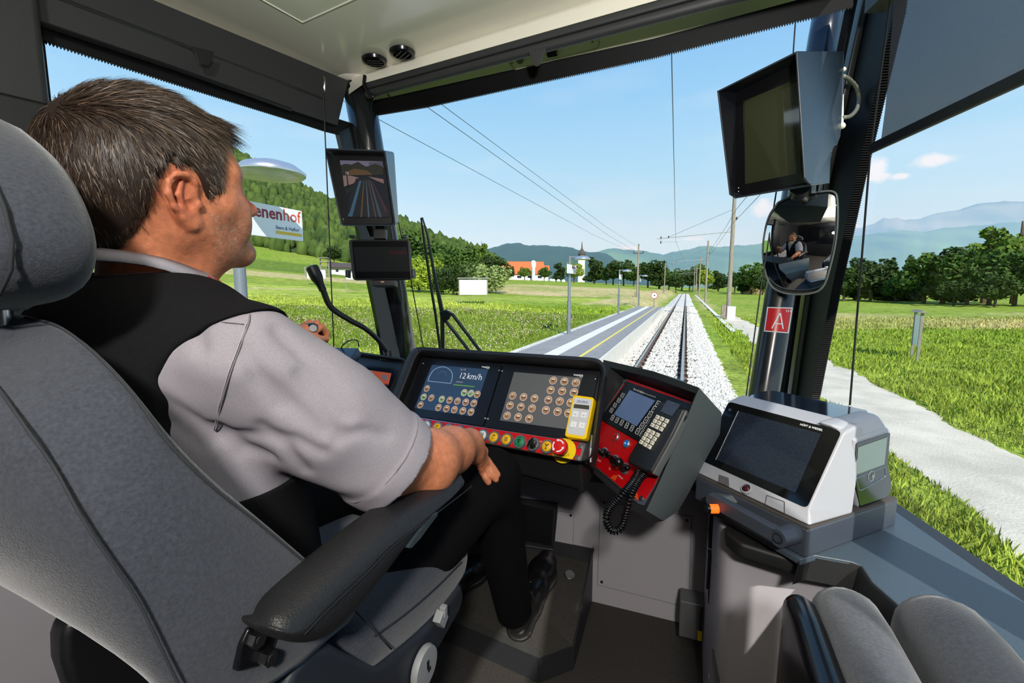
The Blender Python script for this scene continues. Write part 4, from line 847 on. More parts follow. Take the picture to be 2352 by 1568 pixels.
# ---------------------------------------------------------------- far hills and mountains
def ridge(name, pts, dep, m_, depth=.35, rough=1.0, ybase=668, nc=160, nt=14):
    xs = [p[0] for p in pts]; ys_ = [p[1] for p in pts]; c = np.linspace(xs[0], xs[-1], nc); t = np.linspace(0, 1, nt); C, T = np.meshgrid(c, t)
    yc = np.interp(C, xs, ys_); rg = np.random.RandomState(len(xs)); nz = sum(np.sin(C * f + rg.rand() * 6 + T * g) * a for f, g, a in ((.09, 3, .8), (.21, 5, .5), (.43, 8, .35), (.8, 11, .2)))
    d = dep * (1 - depth * (1 - T)) * (1 + .012 * nz * (1 - T)); lat = (C - 1176) / FPX * d; z = CAM_H + ((660 - yc + nz * .9 * rough * T) / 1053 * dep) * np.sin(T * np.pi / 2) ** 1.3 - (1 - T) * (ybase - 660) / 1053 * dep * .6
    z = z + nz * dep * .0012 * np.sin(T * np.pi)
    v = np.stack([FH.x * d + RT.x * lat, FH.y * d + RT.y * lat, z], -1).reshape(-1, 3); ii = (np.arange(nt - 1)[:, None] * nc + np.arange(nc - 1)[None]).ravel()
    me = mesh_np(name, v, np.stack([ii, ii + 1, ii + nc + 1, ii + nc], -1)); me.polygons.foreach_set('use_smooth', [True] * len(me.polygons)); me.materials.append(m_); o = link(name, me); o['kind'] = 'structure'; return o
M_for = mat('far_forest', (40, 62, 38), .95, noise=(.004, .3), c2=(58, 80, 44), spec=.05, bump=(.02, .6)); M_for2 = mat('far_forest_meadow', (46, 72, 40), .95, noise=(.0016, .3), c2=(108, 140, 70), spec=.05); M_rock = mat('far_rock', (66, 84, 58), .95, noise=(.0011, .4), c2=(150, 150, 146), spec=.05)
ridge('mountain', [(1040, 600), (1130, 571), (1165, 563), (1192, 560), (1215, 567), (1260, 566), (1300, 570), (1345, 580), (1390, 584), (1420, 602), (1455, 622), (1500, 650)], 2600, M_for)
ridge('mountain.001', [(1280, 610), (1350, 583), (1400, 573), (1440, 575), (1480, 580), (1520, 586), (1560, 577), (1605, 568), (1650, 569), (1700, 566), (1760, 560), (1830, 556), (1900, 570)], 5200, M_for2)
ridge('mountain.002', [(1600, 620), (1680, 590), (1760, 580), (1850, 560), (1930, 546), (1990, 541), (2050, 533), (2100, 537), (2150, 528), (2230, 522), (2352, 510), (2700, 500)], 6500, M_for2)
ridge('mountain.003', [(1700, 580), (1850, 552), (1930, 532), (1985, 521), (2010, 507), (2040, 506), (2060, 512), (2090, 508), (2110, 500), (2140, 495), (2180, 487), (2230, 473), (2320, 470), (2352, 461), (2450, 455), (2700, 470)], 10000, M_rock, rough=1.4)
# aerial haze over the valley
m = MB(); m.box(V(-1000, 5900, 450), 26000, 11300, 1300); hz_ = obj('haze', m, None if False else bpy.data.materials.new('valley_haze'), smooth=0); hz_['kind'] = 'structure'
hm = hz_.data.materials[0]; hm.use_nodes = True; hm.node_tree.nodes.clear(); _o = hm.node_tree.nodes.new('ShaderNodeOutputMaterial'); _v = hm.node_tree.nodes.new('ShaderNodeVolumeScatter')
_v.inputs['Color'].default_value = (.38, .68, 1, 1); _v.inputs['Density'].default_value = .00015; hm.node_tree.links.new(_v.outputs[0], _o.inputs['Volume'])
# ---------------------------------------------------------------- driver's desk
M_con = mat('console_shell', (34, 35, 38), .5, bump=(800, .2)); M_con2 = mat('console_front', (26, 27, 29), .55, bump=(800, .2)); M_pan = mat('display_panel', (22, 25, 32), .3, bump=(900, .05))
M_red = mat('red_plate', (196, 8, 18), .38); M_yel = mat('button_yellow', (238, 180, 12), .4); M_wht = mat('button_white', (214, 224, 224), .4); M_grn = mat('button_green', (16, 130, 78), .4); M_blu = mat('button_blue', (26, 120, 220), .35); M_rbt = mat('button_red', (206, 22, 26), .35)
M_ring = mat('button_ring', (178, 186, 192), .3, .85); M_ink = mat('print_black', (18, 18, 16), .6); M_pw = mat('print_white', (236, 238, 240), .6)
cu_, nh_ = V(.976, -.216, 0), V(.216, .976, 0); tl_ = math.radians(33)
PM = Plane(D(992, 837, 1.45), cu_, nh_ * math.sin(tl_) + V(0, 0, math.cos(tl_)))
desk = thing('driver_desk', 'black driver desk with two display panels and a red button strip', 'driver desk', PM.at(1150, 1030))
def rim(pl, rings, name, m_, parent, **k):
    """closed frame lofted through rings [(offset, corner radius, picture corners)]"""
    m = MB(); m.loft([rnd([pl.at(*p, off) for p in pts], r, 6) for off, r, pts in rings], False, False); return obj(name, m, m_, parent, **k)
rim(PM, [(-.10, .03, [(938, 812), (1392, 846), (1372, 1068), (868, 985)]), (.045, .045, [(945, 795), (1396, 823), (1362, 1066), (872, 975)]), (.05, .04, [(952, 802), (1391, 830), (1359, 1064), (885, 974)]),
         (.045, .03, [(960, 806), (1388, 835), (1357, 1063), (893, 975)]), (.0, .008, [(969, 820), (1379, 852), (1350, 1062), (905, 973)]), (-.004, .008, [(969, 820), (1379, 852), (1350, 1062), (905, 973)])], 'rim', M_con, desk, smooth=50)
m = MB(); m.prism([PM.at(*p, -.004) for p in ((966, 818), (1381, 850), (1352, 1066), (900, 976))], -PM.n * .05); obj('back_plate', m, M_con2, desk)
# front apron of the desk
A = PM.at(1336, 1064, .0); B = D(1341, 1137, (A - CC).dot(FW) + .03); Ct = V(B.x, 1.5, B.z - .01); Tp = V(A.x, 1.5, A.z)
m = MB(); m.prism([A, B, Ct + V(0, 0, .0), Tp], -cu_ * .74); obj('apron', m, M_con2, desk, bevel=.008)
m = MB(); q0 = D(1331, 1120, (A - CC).dot(FW) + .02); m.box(q0 - cu_ * .36 + V(0, -.004, 0), .72, .004, .003, (cu_, nh_, V(0, 0, 1))); obj('apron_seam', m, M_blk, desk)
# the two display panels
def panel(name, c4, s4, scr, r=.006):
    m = MB(); m.prism(rnd([PM.at(*p, .004) for p in c4], r), -PM.n * .008); p_ = obj(name, m, M_pan, desk)
    m = MB(); m.poly([PM.at(*p, .0046) for p in s4]); s_ = obj('screen', m, scr, p_, smooth=0); return p_, s_
M_scL = mat('screen_blue', (44, 60, 82), .12, emit=.35); M_scR = mat('screen_grey', (84, 86, 88), .14, emit=.35)
pL, sL = panel('display_panel', [(971, 822), (1153, 836), (1109, 978), (927, 951)], [(992, 837.5), (1122, 848), (1086, 956), (952, 936.5)], M_scL)
pR, sR = panel('display_panel', [(1157, 836), (1375, 853), (1340, 1015), (1112, 979)], [(1181, 854), (1337, 867), (1306, 986), (1148, 965)], M_scR)
def disc(m, pl, x, y, r, off, k=20, thick=.0005):
    c = pl.at(x, y, off); m.prism([c + pl.u * (r * math.cos(t)) + pl.v * (r * math.sin(t)) for t in (6.2832 * i / k for i in range(k))], -pl.n * thick)
M_i1 = mat('icon_rim', (196, 178, 176), .5, emit=.25); M_i2 = mat('icon_face', (150, 112, 78), .5, emit=.25); M_i3 = mat('icon_glyph', (60, 56, 58), .5); M_i4 = mat('icon_green', (120, 170, 110), .5, emit=.3); M_i5 = mat('icon_shine', (206, 186, 160), .5, emit=.25)
def icons(pl_, lst, parent, sc, ox, oy, r, special={}):
    m = MB()
    for i, (a, b) in enumerate(lst):
        x, y = ox + a / sc, oy + b / sc
        m.cur = 0; disc(m, PM, x, y, r, .0056); m.cur = special.get(i, 1); disc(m, PM, x, y, r * .82, .0062)
        c = PM.at(x, y, .0066); k = i % 4; m.cur = 3
        if k == 0: m.prism([c + PM.u * (r * e) + PM.v * (r * q) for e, q in ((-.5, .1), (.5, .1), (.0, -.35))], -PM.n * .0003)
        elif k == 1: m.prism([c + PM.u * (r * e) + PM.v * (r * q) for e, q in ((-.5, -.2), (.4, -.3), (.5, .05), (-.3, .1))], -PM.n * .0003)
        elif k == 2: m.prism([c + PM.u * (r * e) + PM.v * (r * q) for e, q in ((-.35, -.4), (-.1, -.4), (.3, .4), (.1, .4))], -PM.n * .0003)
        else: m.prism([c + PM.u * (r * e) + PM.v * (r * q) for e, q in ((-.45, .0), (.45, .0), (.45, -.25), (-.45, -.25))], -PM.n * .0003)
        m.cur = 4; c = PM.at(x, y, .0064) + PM.v * (r * .3); m.prism([c + PM.u * (r * .5 * math.cos(t)) + PM.v * (r * .3 * math.sin(t)) for t in (6.2832 * i / 10 for i in range(10))], -PM.n * .0003)
    obj('icons', m, [M_i1, M_i2, M_i4, M_i3, M_i5], parent, smooth=0)
icons(PM, [(715, 797), (663, 935), (787, 950), (610, 1065), (958, 972), (1087, 987), (1215, 1003), (1350, 1022), (1483, 1038), (1325, 865), (1435, 877), (1540, 893), (905, 1108), (1035, 1127), (1165, 1143), (1303, 1163), (1437, 1180)], pL, 7.128, 880, 780, .0112, {4: 2, 9: 2, 10: 2, 1: 2})
icons(PM, [(1027, 322), (1183, 335), (1342, 352), (993, 455), (1152, 470), (1315, 487), (468, 533), (617, 551), (769, 570), (959, 591), (1119, 610), (1270, 628), (429, 668), (579, 688), (733, 707), (926, 733), (1088, 753), (1240, 775), (390, 808), (541, 828), (695, 850)], pR, 6.03, 1100, 820, .0112)
m = MB(); g = [PM.at(880 + a / 7.128, 780 + b / 7.128, .0056) for a, b in ((735, 675), (760, 600), (820, 505), (905, 455), (1000, 445), (1085, 485), (1130, 555), (1128, 640), (1105, 715))]
m.tube(spline(g, 4) + [g[0]], .0009, 5); obj('speed_dial', m, mat('dial_line', (150, 176, 205), .5, emit=.4), pL)
m = MB(); c = PM.at(880 + 950 / 7.128, 780 + 600 / 7.128, .0054)
for i in range(9): a = math.radians(20 + i * 17.5); m.box(c + PM.u * (.017 * math.cos(a)) + PM.v * (.017 * math.sin(a)), .002, .0012, .0004, (PM.u, PM.v, PM.n))
obj('dial_marks', m, mat('dial_mark', (120, 140, 175), .5, emit=.3), pL)
M_lt = mat('display_text', (212, 214, 218), .5, emit=.4)
text('12', PM, (1055.5, 868), (1067.5, 869.6), M_lt, pL, off=.0058); text('km/h', PM, (1072, 869.5), (1105, 873), M_lt, pL, off=.0058)
text('Tag 1/8', PM, (1056, 849.5), (1069, 850.5), M_i1, pL, off=.0058); text('Luftdruck', PM, (1047, 877.5), (1063, 879), M_i1, pL, off=.0058)
m = MB(); m.prism([PM.at(880 + a / 7.128, 780 + b / 7.128, .0056) for a, b in ((1150, 725), (1497, 760), (1495, 778), (1147, 745))], -PM.n * .0004); obj('green_bar', m, mat('bar_green', (84, 132, 70), .5, emit=.4), pL)
text('vossloh', PM, (1105.5, 843.5), (1124, 846), M_pw, pL, off=.0058, bold=.03); text('vossloh', PM, (1316.5, 862), (1338.5, 864.5), M_pw, pR, off=.0058, bold=.03)
text('kiepe', PM, (1117, 846.5), (1123, 847.2), M_pw, pL, off=.0058); text('kiepe', PM, (1331, 866), (1338, 867), M_pw, pR, off=.0058)
for x, y in ((972, 835), (930, 934), (1147.5, 851), (1154, 852.3), (1114.5, 961), (1121, 962), (1368.5, 871)): m = MB(); m.sphere(PM.at(x, y, .004), .0042, 8, 6); obj('panel_screw', m, M_chrome, desk)
# red strip with buttons
st4 = [(921, 952), (1346, 1017), (1333, 1061), (905, 977)]
m = MB(); m.prism([PM.at(*p, .004) for p in st4], -PM.n * .006); strip_ = obj('button_strip', m, M_alu, desk)
m = MB(); m.prism([PM.at(*p, .0046) for p in ((921, 954), (1332, 1016), (1331, 1019), (1328, 1024), (1331, 1029), (1337, 1031), (1332, 1048), (1326, 1046), (1321, 1050), (1321, 1056), (907, 975))], -PM.n * .001); obj('red_face', m, M_red, strip_, smooth=0)
for x, y in ((1331.5, 1026), (1324.5, 1050)):
    c = PM.at(x, y, .0045); m = MB(); m.cyl(c, c + PM.n * .003, .006, .0055, 12); m.cyl(c + PM.n * .003, c + PM.n * .0032, .003, .003, 6); obj('screw', m, M_steel, strip_)
BT = [(958, M_wht, 'white'), (981, M_wht, 'white'), (1006, M_yel, 'yellow'), (1031, M_grn, 'green'), (1056, M_yel, 'yellow'), (1082, M_yel, 'yellow'), (1109.5, M_wht, 'white'), (1136, M_yel, 'yellow'), (1165, M_yel, 'yellow'), (1195, M_grn, 'green'), (1257.7, M_yel, 'yellow')]
for i, (x, m_, cn) in enumerate(BT):
    y = 1000.6 + .171 * (x - 1109.5); c = PM.at(x, y, .0045); m = MB(); m.lathe([(.0185, 0), (.0185, .003), (.0165, .0065), (.0135, .0065), (.013, .003)], c, PM.n, 24, True, False)
    b = obj('push_button', m, M_ring, desk, smooth=50, label='%s push button in the red strip' % cn); m = MB(); m.lathe([(.013, .002), (.0128, .0065), (.0115, .0075), (.0, .0078)], c, PM.n, 24, True, False); obj('cap', m, m_, b, smooth=50)
    m = MB(); q = c + PM.n * .008; U, W_ = PM.u, PM.v; ax = (U, W_, PM.n)
    if i in (6,): [m.box(q + U * e, .0012, .013, .0004, ax) for e in (-.0045, -.002, .002, .0045)]
    elif i in (8, 4): [m.box(q + U * .002 + W_ * e, .006, .0012, .0004, ax) for e in (-.0045, -.0015, .0015, .0045)]; m.box(q - U * .003, .001, .012, .0004, ax)
    elif i == 10: m.box(q - W_ * .003, .0016, .009, .0004, ax); [m.tube([q, q + U * e + W_ * .006], .0007, 4) for e in (-.006, -.003, .003, .006)]; m.box(q - W_ * .007, .006, .0012, .0004, ax)
    elif i == 9: m.box(q - U * .001, .003, .010, .0004, ax); m.tube([q - U * .005 + W_ * .003, q + W_ * .006, q + U * .005 + W_ * .003], .001, 4)
    else: m.box(q - U * .001, .001, .012, .0004, ax); m.box(q + U * .002 + W_ * .005, .006, .002, .0004, ax)
    obj('symbol', m, M_ink, b, smooth=0)
c = PM.at(1226, 1021, .0045); m = MB(); m.lathe([(.0185, 0), (.0185, .003), (.0165, .007), (.0135, .007)], c, PM.n, 24); rot = obj('rotary_switch', m, M_ring, desk, smooth=50)
m = MB(); m.lathe([(.013, .006), (.0125, .012), (.0, .0125)], c, PM.n, 20, True, False); q = c + PM.n * .016; dr = (PM.u * .35 + PM.v * .94).normalized(); m.box(q, .007, .026, .012, (dr.cross(PM.n), dr, PM.n)); obj('knob', m, M_blk2, rot, bevel=.0012)
text('links', PM, (1214, 1012), (1220, 1013), M_pw, rot, off=.0055); text('0', PM, (1229.5, 1009.5), (1231.5, 1009.8), M_pw, rot, off=.0055); text('Rechts', PM, (1237, 1013.5), (1246, 1015), M_pw, rot, off=.0055); text('Blinker', PM, (1214.5, 1036), (1225.5, 1038), M_pw, rot, off=.0055)
m = MB(); disc(m, PM, 1295, 1034.5, .0305, .0066, 32, .002); es = obj('emergency_stop', m, mat('stop_yellow', (246, 214, 16), .45), desk, smooth=0, label='red mushroom emergency stop on a yellow disc')
c = PM.at(1295, 1033, .0066); m = MB(); m.lathe([(.012, 0), (.012, .016)], c, PM.n, 20); obj('stem', m, mat('stop_stem', (196, 180, 130), .5), es)
m = MB(); m.lathe([(.0125, .016), (.0195, .020), (.0205, .028), (.0185, .033), (.0, .035)], c, PM.n, 28, True, False); obj('mushroom_cap', m, M_rbt, es, smooth=60)
m = MB()
for k in range(3):
    a0 = k * 2.094 + .5; pts = [c + PM.n * .0362 + PM.u * (.0135 * math.cos(a0 + t)) + PM.v * (.0135 * math.sin(a0 + t)) for t in np.linspace(0, 1.3, 8)]
    R_ = [[p - (p - c - PM.n * .0362).normalized() * .0016, p + (p - c - PM.n * .0362).normalized() * .0016] for p in pts]; m.loft(R_, closed=False)
    e = pts[-1]; rd = (e - c - PM.n * .0362).normalized(); tg = PM.n.cross(rd); m.poly([e - rd * .004, e + rd * .004, e + tg * .005])
obj('arrows', m, M_pw, es, smooth=0)
for k, ch in enumerate('NOT-AUS'):
    t = k / 6; x = 1281 + 23.5 * t; y = 1044.5 + 4.2 * math.sin(t * 2.6 + .3) ; text(ch, PM, (x, y), (x + 2.4, y + .5), M_ink, es, off=.0072)
m = MB(); m.cyl(PM.at(1357, 1030, .02), PM.at(1356, 1062, .02), .005, .005, 10); m.cyl(PM.at(1360, 1000, .015), PM.at(1357, 1030, .02), .0035, .0045, 10); obj('hinge', m, M_steel, desk)
# yellow remote leaning on the right-hand display
PRm = Plane(PM.at(1296, 1003, .03), PM.u, PM.v)
rc4 = [(1316, 905.5), (1365, 912), (1345.5, 1010), (1295.5, 1002)]
rem = thing('remote_control', 'yellow framed white handheld remote leaning on the right display', 'remote control', PRm.at(1320, 1000))
m = MB(); m.prism(rnd([PRm.at(*p, .0) for p in rc4], .009, 5), -PRm.n * .022); obj('body', m, mat('remote_yellow', (248, 208, 8), .4), rem, bevel=.003)
m = MB(); m.prism(rnd([PRm.at(*p, .001) for p in ((1320, 911.5), (1361, 917.5), (1341.5, 1002), (1301, 995))], .006, 5), -PRm.n * .002); rf = obj('face', m, mat('remote_face', (206, 208, 214), .35), rem, smooth=0)
m = MB(); m.prism([PRm.at(1100 + a / 6.03, 820 + b / 6.03, .0016) for a, b in ((1320, 648), (1527, 668), (1522, 725), (1310, 702))], -PRm.n * .001); obj('display', m, mat('lcd_dark', (66, 68, 62), .2), rem, smooth=0)
text('ZELISKO', PRm, (1324, 923), (1350, 926.3), mat('zelisko_blue', (60, 98, 160), .5), rem, off=.0018, bold=.008)
for a, b, s_ in ((1337, 790, 'Hj 1'), (1450, 803, 'Hj 2'), (1308, 932, '+'), (1425, 945, '-')):
    c = PRm.at(1100 + a / 6.03, 820 + b / 6.03, .0012); m = MB(); m.box(c, .0145, .0145, .003, (PRm.u, PRm.v, PRm.n)); k = obj('key', m, mat('remote_key', (240, 241, 244), .4), rem, bevel=.0008)
    x, y = 1100 + a / 6.03, 820 + b / 6.03; w = 3.6 if len(s_) > 1 else 1.0; text(s_, PRm, (x - w, y + 1.3), (x + w, y + 1.9), M_ink, k, off=.003)
m = MB(); 
for t in (0, .33, .66, 1): m.sphere(PRm.at(1358 - 4 * t, 951 + 20 * t, -.011), .004, 8, 6)
obj('grip_ridge', m, mat('remote_yellow', (248, 208, 8), .4), rem)
# ---------------------------------------------------------------- side console with the radio telephone
u2, nh2 = V(.606, -.795, 0).normalized(), V(.795, .606, 0).normalized(); t2 = math.radians(29)
PS = Plane(D(1437, 872, 1.27), u2, nh2 * math.sin(t2) + V(0, 0, math.cos(t2)))
sc_ = thing('side_console', 'grey side console with red plate, radio and levers right of desk', 'console', PS.at(1430, 1060))
M_shell = mat('console_grey', (98, 106, 106), .5, bump=(700, .15))
red = [(1437, 870), (1597, 926), (1553, 1009), (1502, 1120), (1478, 1160), (1466, 1157), (1424, 1121), (1364, 1071), (1358, 1058), (1366, 1010), (1377, 965), (1398, 928)]
m = MB(); m.prism([PS.at(*p, .004) for p in red], -PS.n * .006); pl_ = obj('plate', m, M_alu, sc_, smooth=0)
redf = [(1442, 871), (1596, 925), (1553, 1007), (1502, 1115), (1482, 1147), (1475, 1141), (1468, 1142), (1464, 1149), (1424, 1117), (1367, 1069), (1361, 1056), (1369, 1012), (1380, 965), (1401, 928), (1433, 881), (1440, 880)]
m = MB(); m.prism([PS.at(*p, .0046) for p in redf], -PS.n * .001); obj('red_face', m, M_red, pl_, smooth=0)
for x, y in ((1435.5, 876), (1374, 1004.5), (1473.5, 1144.5)):
    c = PS.at(x, y, .0045); m = MB(); m.cyl(c, c + PS.n * .003, .0062, .0055, 12); obj('screw', m, M_steel, pl_)
# shell: outer rim (hood at the top), sides and back
o1 = [(1386, 826), (1500, 852), (1606, 890), (1557, 1009), (1508, 1121), (1484, 1172), (1452, 1171), (1416, 1134), (1352, 1076), (1345, 1055), (1353, 1000), (1372, 930)]
i1 = [(1400, 843), (1500, 868), (1598, 903), (1556, 1006), (1505, 1118), (1480, 1163), (1464, 1160), (1422, 1124), (1361, 1074), (1355, 1056), (1362, 1008), (1384, 935)]
of_ = [.05, .055, .06, .012, .006, .006, .006, .006, .006, .008, .012, .03]; oi_ = [.045, .05, .055, .009, .004, .004, .004, .004, .004, .006, .01, .025]
ip = [(1436, 868), (1520, 896), (1598, 926), (1554, 1009), (1503, 1119), (1479, 1161), (1466, 1158), (1424, 1122), (1363, 1072), (1357, 1058), (1365, 1010), (1397, 928)]
O1 = [PS.at(*p, o) for p, o in zip(o1, of_)]; I1 = [PS.at(*p, o) for p, o in zip(i1, oi_)]; IP = [PS.at(*p, 0) for p in ip]
m = MB(); m.loft([O1, I1, IP], False, True); obj('rim', m, M_con, sc_, smooth=50)
# back outline of the shell, real thickness towards the windscreen corner
bk = []
for p, o in zip(o1, of_): q = PS.at(*p, o); bk.append(q)
bo = {2: D(1658, 948, 1.02), 3: D(1607, 1040, 1.03), 4: D(1560, 1135, 1.04), 5: D(1524, 1196, 1.05), 6: D(1500, 1200, 1.06)}
BK = []
for i in range(12):
    if i in bo: BK.append(bo[i])
    else:
        q = O1[i] + nh2 * .09 - V(0, 0, .03 if i in (0, 1, 11, 10) else .0); q = q + V(0, 0, -.02) if i in (7, 8, 9) else q; BK.append(q)
m = MB(); m.loft([O1, [a * .85 + b * .15 for a, b in zip(O1, BK)], BK, [p + nh2 * .05 - V(0, 0, .03) + (sum(BK, V(0, 0, 0)) / 12 - p) * .25 for p in BK]], False, True); obj('shell', m, M_shell, sc_, smooth=42)
# radio unit on the plate
rq = [(1440, 875.5), (1560, 916), (1468, 1015), (1376, 962)]
m = MB(); m.prism([PS.at(*p, .008) for p in ((1440, 875.5), (1597, 930), (1560, 985), (1488, 1026), (1377, 962))], -PS.n * .005); rad = obj('radio_unit', m, M_pan, sc_, smooth=0)
def z3(a, b): return 1360 + a / 8.71, 860 + b / 8.71
m = MB(); m.poly([PS.at(*z3(*p), .0088) for p in ((755, 310), (1260, 520), (890, 1035), (435, 790))]); obj('screen', m, mat('radio_screen', (78, 96, 128), .15, emit=.5), rad, smooth=0)
m = MB()
def key(cx, cy, w, h):
    c = PS.at(*z3(cx, cy), .0088); m.cur = 0
    for dx, dy, sx, sy in ((0, h / 2, w, .0011), (0, -h / 2, w, .0011), (w / 2, 0, .0011, h), (-w / 2, 0, .0011, h)): m.box(c + PS.u * dx + PS.v * dy, sx, sy, .0004, (PS.u, PS.v, PS.n))
    m.box(c + PS.v * .0015, w * .35, .0014, .0004, (PS.u, PS.v, PS.n)); m.box(c - PS.v * .0018, w * .25, .0012, .0004, (PS.u, PS.v, PS.n))
for p in ((608, 415), (533, 515), (455, 610), (385, 712)): key(*p, .0125, .0112)
for p in ((408, 860), (495, 912), (592, 960), (693, 1017), (795, 1072)): key(*p, .011, .0135)
for p in ((1315, 585), (1240, 690), (1158, 797), (1077, 910), (993, 1022), (910, 1135)): key(*p, .0125, .0135)
for p in ((1400, 620), (1325, 735), (1240, 850), (1160, 960), (1078, 1075), (1000, 1185)): key(*p, .0115, .0135)
obj('radio_keys', m, M_pw, rad, smooth=0)
text('Stern & Hafferl', PS, z3(818, 300), z3(1022, 385), M_pw, rad, off=.0088, bold=.015); text('Verkehrsgesellschaft mbH', PS, z3(1032, 378), z3(1262, 462), M_pw, rad, off=.0088)
for (x, y), m_, lb in ((z3(485, 1250), M_rbt, 'red round push button on the side console'), (z3(700, 1388), M_blu, 'blue round push button on the side console')):
    c = PS.at(x, y, .005); m = MB(); m.lathe([(.0115, 0), (.0115, .003), (.0095, .005), (.009, .003)], c, PS.n, 24, True, False); b = obj('push_button', m, M_ring, sc_, smooth=50, label=lb); m = MB(); m.lathe([(.0092, .002), (.0085, .0055), (0, .006)], c, PS.n, 20, True, False); obj('cap', m, m_, b, smooth=50)
    m = MB(); m.box(c + PS.n * .0063, .006, .004, .0006, (PS.u, PS.v, PS.n)); obj('symbol', m, M_ink if m_ is M_rbt else M_pw, b)
def z4(a, b): return 1330 + a / 7.13, 960 + b / 7.13
# three levers with their bezels
for k, ((x, y), kp, s_, sp) in enumerate(((z4(415, 570), z4(270, 440), 'Sand', (z4(298, 690), z4(345, 722))), (z4(590, 695), z4(650, 722), 'Tür', (z4(478, 830), z4(512, 852))), (z4(765, 830), z4(795, 815), 'Wischer', (z4(640, 950), z4(718, 1008))))):
    c = PS.at(x, y, .005); m = MB(); m.lathe([(.0145, 0), (.0145, .003), (.0125, .005), (.011, .005)], c, PS.n, 26); lv = obj('lever_switch', m, M_ring, sc_, smooth=50)
    m = MB(); m.lathe([(.0112, .004), (.009, .009), (.004, .014), (0, .015)], c, PS.n, 18, True, False); obj('boot', m, M_blk, lv, smooth=60)
    if k == 0:
        e = PS.at(*kp, .034); m = MB(); m.tube([c + PS.n * .012, c * .4 + e * .6, e], [.0035, .003, .004], 8); m.box(e, .009, .016, .011, (PS.u, PS.v, PS.n)); obj('stick', m, M_blk2, lv, bevel=.001)
        e2 = PS.at(*z4(450, 575), .022); m = MB(); m.box(e2, .008, .014, .016, (PS.u, PS.v, PS.n)); m.tube([e2, PS.at(*z4(590, 660), .035)], [.004, .003], 8); obj('stick', m, M_blk2, lv, bevel=.001)
    elif k == 1: e = PS.at(*kp, .04); m = MB(); m.tube([c + PS.n * .012, e], .003, 8); m.sphere(e, .0112, 18, 12); obj('stick', m, M_blk2, lv, smooth=180)
    else: e = PS.at(*kp, .018); m = MB(); m.tube([c + PS.n * .01, e], .003, 8); m.sphere(e, (.0065, .0065, .0065), 14, 10); obj('stick', m, M_blk2, lv, smooth=180)
    text(s_, PS, *sp, M_pw, lv, off=.0055)
for tri in ((z4(515, 975), z4(560, 935), z4(640, 930), z4(580, 1020)), (z4(610, 800), z4(655, 805), z4(620, 850), z4(575, 850)), (z4(880, 1280), z4(935, 1160), z4(975, 1330), z4(960, 1345)), (z4(240, 500), z4(300, 520), z4(250, 600), z4(222, 610))): m = MB(); m.prism([PS.at(*p, .0052) for p in tri], -PS.n * .0006); obj('orange_mark', m, mat('orange_mark', (236, 84, 24), .45), pl_, smooth=0)
# telephone handset in its cradle, with a coiled cord
hs = thing('telephone_handset', 'black telephone handset with white keys in the side console cradle', 'telephone handset', PS.at(1480, 1060, .03))
hp0 = [(1514, 919), (1571, 937), (1545, 992), (1494, 1085), (1478, 1082), (1440, 1061), (1444, 1045), (1476, 990)]
m = MB(); F_ = [PS.at(*p, .045) for p in hp0]; m.loft([[p - PS.n * .024 for p in F_], [p - PS.n * .006 for p in F_], [p + (sum(F_, V(0, 0, 0)) / 8 - p) * .05 for p in F_]], True, True); obj('body', m, mat('handset_black', (30, 31, 33), .45, bump=(900, .15)), hs, bevel=.003)
m = MB(); E_ = [PS.at(*p, .040) for p in ((1573, 938), (1576, 944), (1548, 1002), (1499, 1089), (1495, 1084), (1546, 992))]; m.prism(E_, -PS.n * .018); obj('side_shell', m, mat('handset_side', (88, 92, 92), .4), hs, bevel=.003)
m = MB(); m.prism([PS.at(*z3(*p), .0465) for p in ((1500, 505), (1760, 590), (1595, 830), (1365, 735))], -PS.n * .001); obj('display', m, mat('phone_lcd', (26, 34, 52), .2, noise=(900, .8), c2=(90, 100, 120)), hs, smooth=0)
KP = [(1310, 850), (1400, 885), (1495, 928), (1260, 928), (1345, 967), (1440, 1010), (1210, 1008), (1295, 1048), (1385, 1090), (1135, 1120), (1218, 1160), (1310, 1205), (1085, 1195), (1168, 1237), (1255, 1285), (1035, 1272), (1115, 1318), (1205, 1362), (985, 1350), (1065, 1400), (1150, 1445)]
for i, p in enumerate(KP):
    c = PS.at(*z3(*p), .0475); m = MB(); m.box(c, .0095, .0088, .004, (PS.u, PS.v, PS.n)); k = obj('key', m, mat('phone_key', (236, 232, 214), .5), hs, bevel=.0006)
    m = MB(); m.box(c + PS.n * .0021, .0028, .0022, .0003, (PS.u, PS.v, PS.n)); obj('key_mark', m, M_ink, k)
m = MB(); m.prism([PS.at(*z4(*p), .0435) for p in ((865, 680), (955, 715), (945, 775), (860, 735))], -PS.n * .002); obj('mouthpiece', m, M_blk, hs)
m = MB(); m.prism([PS.at(*p, .022) for p in ((1560, 935), (1583, 943), (1544, 1008), (1490, 1088), (1470, 1076))], -PS.n * .017); m2 = obj('cradle', m, M_blk2, sc_, bevel=.002)
m = MB(); m.tube(spline([PS.at(1586, 941, .03), PS.at(1570, 965, .034), PS.at(1550, 990, .034)], 5), .003, 6); m.cyl(PS.at(1540, 1004, .02), PS.at(1553, 1000, .02), .009, .009, 10); m.tube(spline([PS.at(1540, 1004, .02), PS.at(1522, 1030, .02), PS.at(1508, 1060, .015), PS.at(1492, 1075, .015)], 5), .0035, 6); obj('cradle_hook', m, M_blk2, sc_)
